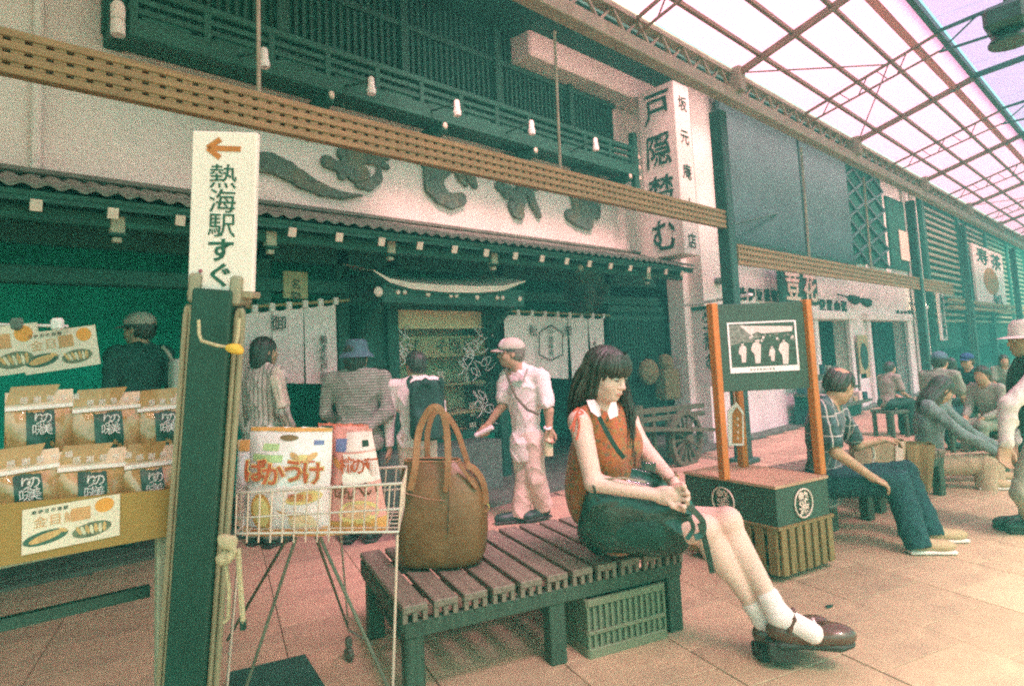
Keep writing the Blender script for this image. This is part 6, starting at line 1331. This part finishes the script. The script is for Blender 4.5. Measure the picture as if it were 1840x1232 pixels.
# ---- woman bending on the further bench
d = 6.3; J = {'F': cdir(-15), 'hf': nrm(cdir(0)-Z1*.75)}
px(J, d, head=(1692, 700, 6.2), neck=(1672, 716), shR=(1668, 730, 6.1), shL=(1690, 728, 6.5), elR=(1722, 775, 6.0), wrR=(1790, 812, 5.95), elL=(1745, 778, 6.5), wrL=(1800, 805, 6.4), hipR=(1660, 838, 6.2), hipL=(1680, 834, 6.45), knR=(1772, 832, 6.0), anR=(1776, 925, 5.95), knL=(1785, 826, 6.3), anL=(1792, 915, 6.25)); mid(J)
w5 = person('woman with long dark hair and a grey jacket bending forward on the further bench', J, 1.05, dict(top=mat('slate_jacket', (.17, .215, .21), .9, .15, 14, .35, 22), sleeve='long', bottom=mat('dull_khaki', (.46, .33, .22), .9, .1), hem=.06, hair='long', female=True, baggy=1.2, shoes=m_shoe_t, seed=5), .010, base=onz(1690, 925, 0))
# ---- white hat person leaving the frame at right
J = {'F': cdir(170), 'hf': nrm(cdir(165))}
px(J, 4.7, head=(1843, 610), neck=(1852, 648), shR=(1838, 676, 4.8), shL=(1868, 670, 4.45), elR=(1836, 740, 4.7), wrR=(1832, 800, 4.6), elL=(1812, 730, 4.35), wrL=(1806, 800, 4.3), hipR=(1850, 815, 4.75), hipL=(1868, 815, 4.5), knR=(1855, 890, 4.7), anR=(1850, 955, 4.7), knL=(1840, 885, 4.5), anL=(1872, 950, 4.6)); mid(J)
J['neck'] = J['neck']; w6 = person('person in a white hat and vest with pale sleeves at the right picture edge', J, 1.10, dict(top=mat('pale_grey_shirt', (.60, .54, .50), .9, .1, 9, .4, 20), sleeve='long', bottom=mat('washed_trousers', (.34, .33, .25), .9, .1), hem=.05, hair='short', hat=('sun', m_wcloth), seed=7), .010)
soft('vest', body_of(J, 1.10)[0], .013, m_black, w6, grow=.026)
# ---- the crowd further up the street
far = [(1680, 640, 8.0, 30, dict(top=m_gcloth, sleeve='short', bottom=m_navy, hair='short', hat=('cap', m_blue)), 'seated person in a blue-green cap behind the bending woman'),
       (1745, 640, 9.2, 200, dict(top=m_navy, sleeve='short', bottom=m_black, hair='short', hat=('cap', mat('deep_blue_cap', (.02, .06, .16), .8))), 'seated person in a deep blue cap further up the street'),
       (1774, 664, 6.9, 200, dict(top=mat('pale_shirt_grey', (.30, .30, .25), .9, .15), sleeve='long', bottom=m_gcloth, hair='short'), 'seated person in a pale grey shirt near the right edge'),
       (1590, 655, 9.6, 15, dict(top=mat('pale_shirt', (.26, .24, .19), .9, .1), sleeve='short', bottom=m_black, hair='short'), 'seated person in a pale shirt before the wide shop doorway'),
       (1716, 652, 10.2, 100, dict(top=m_black, sleeve='long', bottom=m_black, hair='bob'), 'dark dressed seated person at the centre of the far crowd'),
       (1803, 655, 10.6, 240, dict(top=m_gcloth, sleeve='short', bottom=m_navy, hair='bob'), 'seated person in a grey top far up the street at right')]
m_stool = wood('stool_wood', (.06, .09, .055), 2)
for i, (x, y, d, a, st, lab) in enumerate(far):
    st['seed'] = i; p = at(x, y, d); f, l, u = basis(cdir(a)); H_ = 1.6; zt_ = p[2]; k = max(.85, (zt_-.42)/(.48*H_)); H_ *= k; hz = .42/H_+.055
    ov = dict(hip=(-.02, 0, hz), hipL=(-.02, .052, hz), hipR=(-.02, -.052, hz), knL=(.235, .06, hz+.005), knR=(.235, -.06, hz+.005), anL=(.22, .06, .045), anR=(.22, -.06, .045), neck=(.04, 0, hz+.305), shL=(.035, .106, hz+.28), shR=(.035, -.106, hz+.28), elL=(.07, .13, hz+.12), elR=(.07, -.13, hz+.12), wrL=(.20, .07, hz+.065), wrR=(.20, -.07, hz+.065), head=(.07, 0, hz+.385))
    standing(x, y, d, cdir(a), st, lab, .014, 'crowd sitting further up the street', Hs=H_, over=ov)
    b = V3(p[0], p[1], 0); so = thing('stool', 'wooden stool under the '+lab.replace('seated person', 'person').replace('dark dressed seated', 'dark dressed'), 'stool', b, 'stools up the street')
    MB().box(b+Z1*.375, f*.34, l*.4, Z1*.05, .008).go('seat', m_stool, so)
    for e in (-1, 1):
        for g_ in (-1, 1): MB().box(b+f*.13*e+l*.16*g_+Z1*.175, f*.05, l*.05, Z1*.35, .004).go('leg', m_stool, so)
# dark goods shelves before the doorways
gs = thing('goods_shelf', 'dark stepped shelf of small goods before the wide doorway of the white shop', 'shelf', (12.4, 4.5, 0)); rg = random.Random(11)
for r in range(3): MB().box(V3(12.6, 4.45+.22*r, .28+.27*r), X1*2.6, Y1*.24, Z1*.05).go('shelf_board', m_stool, gs); MB().box(V3(12.6, 4.56+.22*r, .14+.14*r), X1*2.55, Y1*.03, Z1*(.28+.27*r)).go('shelf_front', m_dark2, gs)
gm = [m_gcloth, m_pan, m_dish, m_navy, m_cream, m_black]
for r in range(3):
    for i in range(9):
        c = V3(11.45+.28*i+rg.uniform(-.04, .04), 4.45+.22*r, .305+.27*r); hh = rg.uniform(.08, .2); D = thing('goods_box', 'small goods box, %s from the left on the %s step of the dark shelf' % (('first', 'second', 'third', 'fourth', 'fifth', 'sixth', 'seventh', 'eighth', 'ninth')[i], ('lowest', 'middle', 'top')[r]), 'box', c, 'boxes on the dark stepped shelf'); MB().box(c+Z1*hh/2, X1*rg.uniform(.12, .22), Y1*.14, Z1*hh, .006).go('box', gm[rg.randrange(6)], D)
# ================================================================ the girl on the bench
s = 1.13; J = {'F': cdir(-20)}
hf = nrm(cdir(-46)-Z1*.34); J['hf'] = hf; J['HB'] = basis(hf)
px(J, 3.1, head=(1090, 672, 3.08), neck=(1082, 733, 3.13), shR=(1042, 757, 3.02), shL=(1128, 756, 3.27), elR=(1066, 866, 2.93), wrR=(1176, 888, 2.86), elL=(1152, 800, 3.2), wrL=(1208, 862, 2.95), hipR=(1088, 945, 3.12), hipL=(1135, 938, 3.34), knR=(1262, 950, 2.98), anR=(1372, 1112, 2.97), knL=(1306, 938, 3.04), anL=(1400, 1106, 2.88)); mid(J)
girl = thing('person', 'girl with long dark hair in an orange sleeveless blouse on the front bench', 'person', onz(1160, 1010, 0))
tor, legs, arms, neck, R = body_of(J, s, True)
tor = [('e', p[1], p[2]*V3(.88, .9, 1) if p[0] == 'e' else p[2], *p[3:]) if p[0] == 'e' else cap(p[1], p[2], p[3]*.82, p[4]*.9, p[5]) for p in tor]
arms = []
for e in 'LR': arms += [cap(J['sh'+e], J['el'+e], .049*s, .038*s, .02), cap(J['el'+e], J['wr'+e], .039*s, .0245*s, .015)]
legs = []
for e in 'LR':
    kn, an = J['kn'+e], J['an'+e]; legs += [cap(J['hip'+e], kn, .088*s, .060*s, .03), cap(kn, an, .055*s, .034*s, .02), ell(kn*.70+an*.30-nrm(J['F']+Z1*.3)*.018*s, V3(.045, .045, .10)*s, basis_R(an-kn) if False else np.column_stack(basis(np.cross(nrm(an-kn), nrm(RT)), nrm(kn-an))), .03), ell(kn+nrm(J['F']+Z1)*.012, V3(.054, .054, .056)*s, None, .02)]
# hands clasped over the knee
q = lambda x, y, d: at(x, y, d)
hp = []
hp += [ell((q(1176, 888, 2.86)+q(1222, 893, 2.83))/2, V3(.062, .020, .040)*s, np.column_stack(basis(q(1222, 893, 2.83)-q(1176, 888, 2.86), UP)), .012)]
kn_ = [(1216, 876), (1219, 886), (1219, 896), (1215, 905)]; mid1 = [(1229, 873), (1234, 885), (1234, 897), (1228, 910)]; tip = [(1231, 882), (1238, 893), (1236, 905), (1229, 918)]
for i in range(4):
    a, b, c = q(*kn_[i], 2.83), q(*mid1[i], 2.80), q(*tip[i], 2.84); hp += [cap(a, b, .0105*s, .0098*s, .003), cap(b, c, .0098*s, .008*s, .003)]
a, b, c = q(1196, 896, 2.84), q(1208, 908, 2.82), q(1221, 915, 2.83); hp += [cap(a, b, .014*s, .0115*s, .008), cap(b, c, .011*s, .0085*s, .004)]
hp += [ell((q(1208, 862, 2.95)+q(1218, 886, 2.88))/2, V3(.052, .024, .036)*s, np.column_stack(basis(q(1218, 886, 2.88)-q(1208, 862, 2.95), UP)), .012)]
for i, (a, b, c) in enumerate((((1214, 872), (1226, 869), (1231, 877)), ((1216, 880), (1231, 879), (1237, 886)), ((1218, 888), (1232, 890), (1237, 897)), ((1217, 896), (1229, 902), (1231, 910)))):
    A, B, C_ = q(*a, 2.88), q(*b, 2.85), q(*c, 2.80); hp += [cap(A, B, .0098*s, .009*s, .003), cap(B, C_, .009*s, .0075*s, .003)]
hp += [cap(q(1207, 878, 2.86), q(1219, 873, 2.82), .0115*s, .0085*s, .005)]
hc = J['head']; HB = J['HB']; s0 = s; s = 1.07
feet = []
for e in 'LR': feet += [cap(J['an'+e], J['an'+e]+cdir(-30)*.07*s-Z1*.035*s, .034*s, .03*s, .02)]
pr = tor+neck[:0]+[cap(J['neck']-Z1*.04, hc-HB[2]*.07*s-HB[0]*.012*s, .050*s, .047*s, .025)]+arms+legs+hp+feet+head_prims(hc, HB, 1.07, False)
body = soft('body', pr, .0058, m_skin, girl)
face_parts(hc, HB, s, body, lid=1., brow=False)
# white short socks, rolled
s = s0
m_sock = mat('white_sock', (.80, .68, .66), .9, .04, 40, .3, 160)
for e in 'LR':
    an, kn = J['an'+e], J['kn'+e]; up_ = nrm(kn-an); sk_ = soft('sock', [cap(an+up_*.075*s, an, .046*s, .044*s, .01), cap(an, an+cdir(-30)*.12*s-Z1*.045*s, .046*s, .04*s, .02)], .006, m_sock, girl, disp=folds(.0016, 160)); ca_ = an+up_*.012
    MB().tube([ca_+(RT*math.cos(a)+np.cross(up_, RT)*math.sin(a))*.043*s-up_*(.012*math.cos(a)) for a in np.linspace(0, 2*math.pi, 21)], .0085*s, 8).go('sock_roll', m_sock, sk_, True)
# chunky strapped shoes
def mary_jane(an, d, tip, lab):
    d = nrm(d); l = nrm(np.cross(Z1, d)); u = np.cross(d, l); R = np.column_stack([d, l, u]); g = an-u*.055*s; k = s*1.12; P_ = lambda a, b, c: g+(d*a+l*b+u*c)*k
    S_ = soft('shoe', [ell(P_(.165, 0, -.008), V3(.085, .052, .040)*k, R, .02), ell(P_(.02, 0, .0), V3(.072, .046, .045)*k, R, .03), ell(P_(.09, 0, -.015), V3(.10, .046, .032)*k, R, .03), ell(P_(.045, 0, .055), V3(.075, .034, .050)*k, R, .012, True), ell(P_(.09, 0, .040), V3(.055, .034, .030)*k, R, .012, True)], .0055, m_shoe, girl)
    soft('sole', [rbx(P_(.09, 0, -.040), V3(.10, .032, .002)*k, R, .008*k, .01), ell(P_(.172, 0, -.036), V3(.072, .050, .017)*k, R, .02), ell(P_(.01, 0, -.038), V3(.062, .043, .016)*k, R, .02)], .006, m_sole, S_)
    soft('heel', [rbx(P_(.0, 0, -.066), V3(.044, .030, .026)*k, R, .008*k, .008)], .006, m_sole, S_)
    for o_ in (.075, .115): MB().tube([P_(o_, .049, -.008), P_(o_, .046, .012), P_(o_, .020, .034), P_(o_, -.020, .034), P_(o_, -.046, .012), P_(o_, -.049, -.008)], .006*k, 6).go('strap', m_sock if o_ > 0 else m_shoe, S_, True)
    MB().tube([P_(.02, .046, .01), P_(.045, .040, .052), P_(.05, 0, .072), P_(.045, -.040, .052), P_(.02, -.046, .01)], .010*k, 6).go('ankle_strap', m_shoe, S_, True)
mary_jane(J['anL'], cdir(-14)+Z1*.02, None, 'a'); mary_jane(J['anR'], cdir(4)+Z1*.10, None, 'b')
# orange sleeveless blouse
m_bl = spots('orange_print_cotton', (.33, .105, .028), [(.25, .15, .045), (.13, .11, .05), (.36, .085, .04)], 34)
top = [ell(p[1], p[2]*V3(1.1, 1.04, 1.02), p[3], p[5]) for p in tor[:3]+tor[5:]]+[cap(J['sh'+e]*.80+J['neck']*.20, J['neck']-Z1*.02, .040*s, .040*s, .03) for e in 'LR']
bk_ = -R[:, 0]
top += [ell(J['hip']+(J['neck']-J['hip'])*.45+bk_*.05, V3(.13*s, .17*s, .22*s), R, .05), ell(at(1050, 890, 3.16), V3(.075, .09, .14), None, .05), cap(at(1046, 880, 3.18), at(1044, 925, 3.2), .05, .03, .03)]
for e in 'LR': top.append(ell(J['sh'+e]+(J['sh'+e]-J['neck'])*.22-Z1*.03, V3(.062, .062, .105)*s, None, .008, True))
top.append(ell(J['neck']+HB[0]*.03+Z1*.05*s, V3(.07, .07, .085)*s, None, .008, True))
soft('blouse', top, .007, m_bl, girl, grow=.014, disp=folds(.007, 26, seed=2))
soft('shorts', [tor[2]]+[cap(J['hip'+e], J['hip'+e]*.5+J['kn'+e]*.5, .092*s, .085*s, .03) for e in 'LR'], .010, m_black, girl, grow=.012)
for x0, y0, x1, y1, d0, d1 in ((1058, 728, 1082, 748, 3.06, 3.01), (1098, 738, 1112, 742, 3.04, 3.02)):
    pass
m_col = mat('white_collar', (.82, .72, .68), .85, .04, 14, .2, 60)
def plate(pts, ds, m, nm, th=.006):
    p = [at(x, y, d_) for (x, y), d_ in zip(pts, ds)]; n = len(p); MB().add(p+[k+FW*th for k in p], [tuple(range(n))[::-1], tuple(range(n, 2*n))]+[(i, (i+1) % n, n+(i+1) % n, n+i) for i in range(n)]).go(nm, m, girl)
plate([(1054, 719), (1068, 718), (1078, 730), (1081, 753), (1062, 739)], [3.04, 3.02, 2.98, 2.95, 2.98], m_col, 'collar'); plate([(1098, 723), (1107, 722), (1111, 746), (1096, 753), (1092, 740)], [2.99, 2.99, 2.97, 2.96, 2.97], m_col, 'collar')
# red shoulder ribbons
m_rib = mat('red_ribbon', (.55, .11, .07), .6, .08)
for pts in (((1030, 740), (1040, 733), (1034, 752), (1030, 775)), ((1038, 735), (1048, 742), (1036, 745)), ((1036, 742), (1030, 760), (1024, 770)), ((1037, 742), (1041, 765), (1036, 790))): strap(pts, [2.955]*len(pts), .009, m_rib, 'ribbon', girl, .0025)
strap([(1076, 748), (1090, 775), (1106, 803), (1121, 822)], [2.955, 2.94, 2.93, 2.95], .022, m_black, 'bag_strap', girl, .004)
# bracelets
for i, (x, y) in enumerate(((1205, 855), (1209, 860))): MB().tube([at(x+10*math.cos(a), y+5*math.sin(a)-4*math.cos(a), 2.95-.030*math.sin(a)) for a in np.linspace(0, 6.28, 17)], .005, 6).go('bracelet', m_brass if i else mat('bracelet_bead', (.14, .10, .05), .4), girl, True)
# long straight hair: cap, bangs and falling locks
s = 1.07; F_, L_, U_ = HB; RH = np.column_stack(HB); H = lambda a, b, e: hc+(F_*a+L_*b+U_*e)*s
pr = [ell(H(-.016, 0, .034), V3(.106, .086, .095)*s, RH, .02), ell(H(-.035, 0, -.05), V3(.080, .082, .12)*s, RH, .04),
      ell(H(.0, 0, .045), V3(.106, .088, .060)*s, RH, .02), ell(H(.104, 0, -.082), V3(.066, .068, .098)*s, RH, .004, True), ell(H(.03, 0, -.17), V3(.11, .06, .10)*s, RH, .01, True)]
def lock(x0, y0, d0, x1, y1, d1, r0, r1): return cap(at(x0, y0, d0), at(x1, y1, d1), r0, r1, .03)
pr += [lock(1050, 680, 3.14, 1040, 720, 3.16, .055, .052), lock(1048, 700, 3.15, 1026, 745, 3.17, .055, .02), lock(1062, 690, 3.17, 1052, 725, 3.2, .05, .045)]
pr += [lock(1118, 690, 3.2, 1128, 745, 3.2, .028, .036), lock(1128, 740, 3.2, 1130, 800, 3.16, .036, .034), lock(1130, 795, 3.16, 1122, 838, 3.08, .034, .015)]
def hn(V, Fc):
    N = vnorm(V, Fc); dd = V-hc; a = np.arctan2(dd@L_, -(dd@F_)); z = dd@U_; r = np.sin(a*42+2.5*np.sin(z*16))*.0026+np.sin(a*17+z*9)*.0035; return V+N*r[:, None]
hr_ = soft('hair', pr, .0058, m_hair, girl, disp=hn)
bn_ = MB(); rb_ = random.Random(9)
for i in range(90):
    a = -1.15+2.3*i/89+rb_.uniform(-.02, .02); r0 = rb_.uniform(.98, 1.03); q_ = lambda rr, e, aa=a: H(rr*r0*math.cos(aa)-.004, .088*r0*math.sin(aa)*rr/.105, e)
    bn_.tube([q_(.075, .112), q_(.104, .075), q_(.110, .045), q_(.107, .022+.010*abs(math.sin(a))**2+rb_.uniform(-.006, .004))], [.0045, .006, .006, .0025], 5, False)
bn_.go('bangs', m_hair, hr_, True, kind='stuff')
rg = random.Random(3); lk = MB()
for i in range(150):
    t = rg.random()
    if i % 3: x0, y0, d0 = 1066+rg.uniform(-16, 14), 650+rg.uniform(-14, 20), 3.03+.06*rg.random(); x1, y1 = 1034+rg.uniform(-14, 22), 735+rg.uniform(-16, 20); d1 = d0+.07; k = -8
    else: x0, y0, d0 = 1120+rg.uniform(-4, 8), 690+rg.uniform(-10, 20), 3.15+.04*rg.random(); x1, y1 = 1126+rg.uniform(-10, 18), 812+rg.uniform(-30, 32); d1 = 3.07+rg.uniform(-.03, .05); k = 5
    lk.tube([at(x0, y0, d0), at((x0+x1)/2+k, (y0+y1)/2, (d0+d1)/2-.015), at(x1, y1, d1)], [.004, .0045, .0012], 4, False)
lk.go('hair_locks', m_hair, hr_, True, kind='stuff')
s = s0
# black leather bag in her lap, touching the bench
m_blk = mat('black_leather', (.003, .045, .034), .32, .35, 5, .7, 20, spec=.5, coat=.3)
bb = thing('leather_bag', 'large soft black leather bag resting in the lap of the girl and on the bench', 'bag', onz(1140, 990, .42)); dB_ = 3.06
RB_ = np.column_stack([nrm(RT), nrm(FW), nrm(UP)])
pr = [ell(at(1135, 912, dB_+.02), (.22, .12, .16), RB_, .06), ell(at(1085, 915, dB_+.03), (.13, .12, .19), RB_, .05), ell(at(1190, 925, dB_-.01), (.17, .11, .14), RB_, .05), ell(at(1142, 964, dB_+.03), (.25, .13, .095), RB_, .05), ell(at(1215, 958, dB_), (.12, .10, .08), RB_, .05), cap(at(1108, 850, dB_+.08), at(1178, 858, dB_+.06), .07, .06, .05), ell(at(1215, 935, dB_-.02), (.10, .09, .10), RB_, .05),
      ell(at(1085, 965, dB_+.05), (.09, .10, .07), RB_, .05)]
def crump(V, Fc):
    V2 = creases(.030, 22, ((.8, .2, .5), (.3, .9, .6), (.6, -.4, .8)), 5)(V, Fc); return folds(.0035, 40, ((.7, .3, .6), (.2, .8, -.5)), 2)(V2, Fc)
soft('bag_body', pr, .0075, m_blk, bb, disp=crump)
strap([(1222, 905), (1240, 912), (1262, 935), (1262, 958), (1248, 965)], [2.84]*5, .028, m_blk, 'handle', bb); strap([(1258, 940), (1268, 975), (1280, 1028)], [2.84]*3, .026, m_blk, 'hanging_strap', bb); strap([(1236, 925), (1246, 948), (1234, 968)], [2.85]*3, .02, m_blk, 'handle', bb)
MB().tube([at(1066+2*i, 872+7*i, 2.875) for i in range(5)], .006, 6).go('zip', m_blk, bb); plate2 = MB().box(at(1168, 838, 2.9), RT*.055, FW*.01, UP*.04, .003).go('buckle_flap', m_blk, bb)
MB().tube([at(1085, 860, 2.9), at(1120, 858, 2.86), at(1160, 866, 2.86)], .005, 6).go('zip', m_steel, bb, True)
for i, (x, y, lab) in enumerate(((1490, 1089, 'right of the strapped shoes'),)):
    c = onz(x, y, .004); sc2 = thing('paper_scrap', 'tiny dark scrap lying on the paving '+lab, 'litter', c); r_2 = random.Random(i); MB().prism([((.02+.014*r_2.random())*math.cos(a), (.010+.008*r_2.random())*math.sin(a)) for a in np.linspace(0, 5.5, 8)], c+Z1*.002, E1, E2, Z1*.003).go('scrap', m_black, sc2)
# ================================================================ green volume added to lift the dark tones
hz_m = bpy.data.materials.new('dark_lift_volume'); hz_m.use_nodes = True; _n = hz_m.node_tree; _n.nodes.remove(_n.nodes['Principled BSDF'])
_v = _n.nodes.new('ShaderNodeVolumePrincipled'); _v.inputs['Color'].default_value = (.16, .98, .72, 1); _v.inputs['Density'].default_value = .029; _n.links.new(_v.outputs[0], _n.nodes['Material Output'].inputs['Volume'])
MB().box((0, 0, 3.6), (640, 0, 0), (0, 640, 0), (0, 0, 9.6)).go('dark_lift_volume', hz_m, kind='stuff')
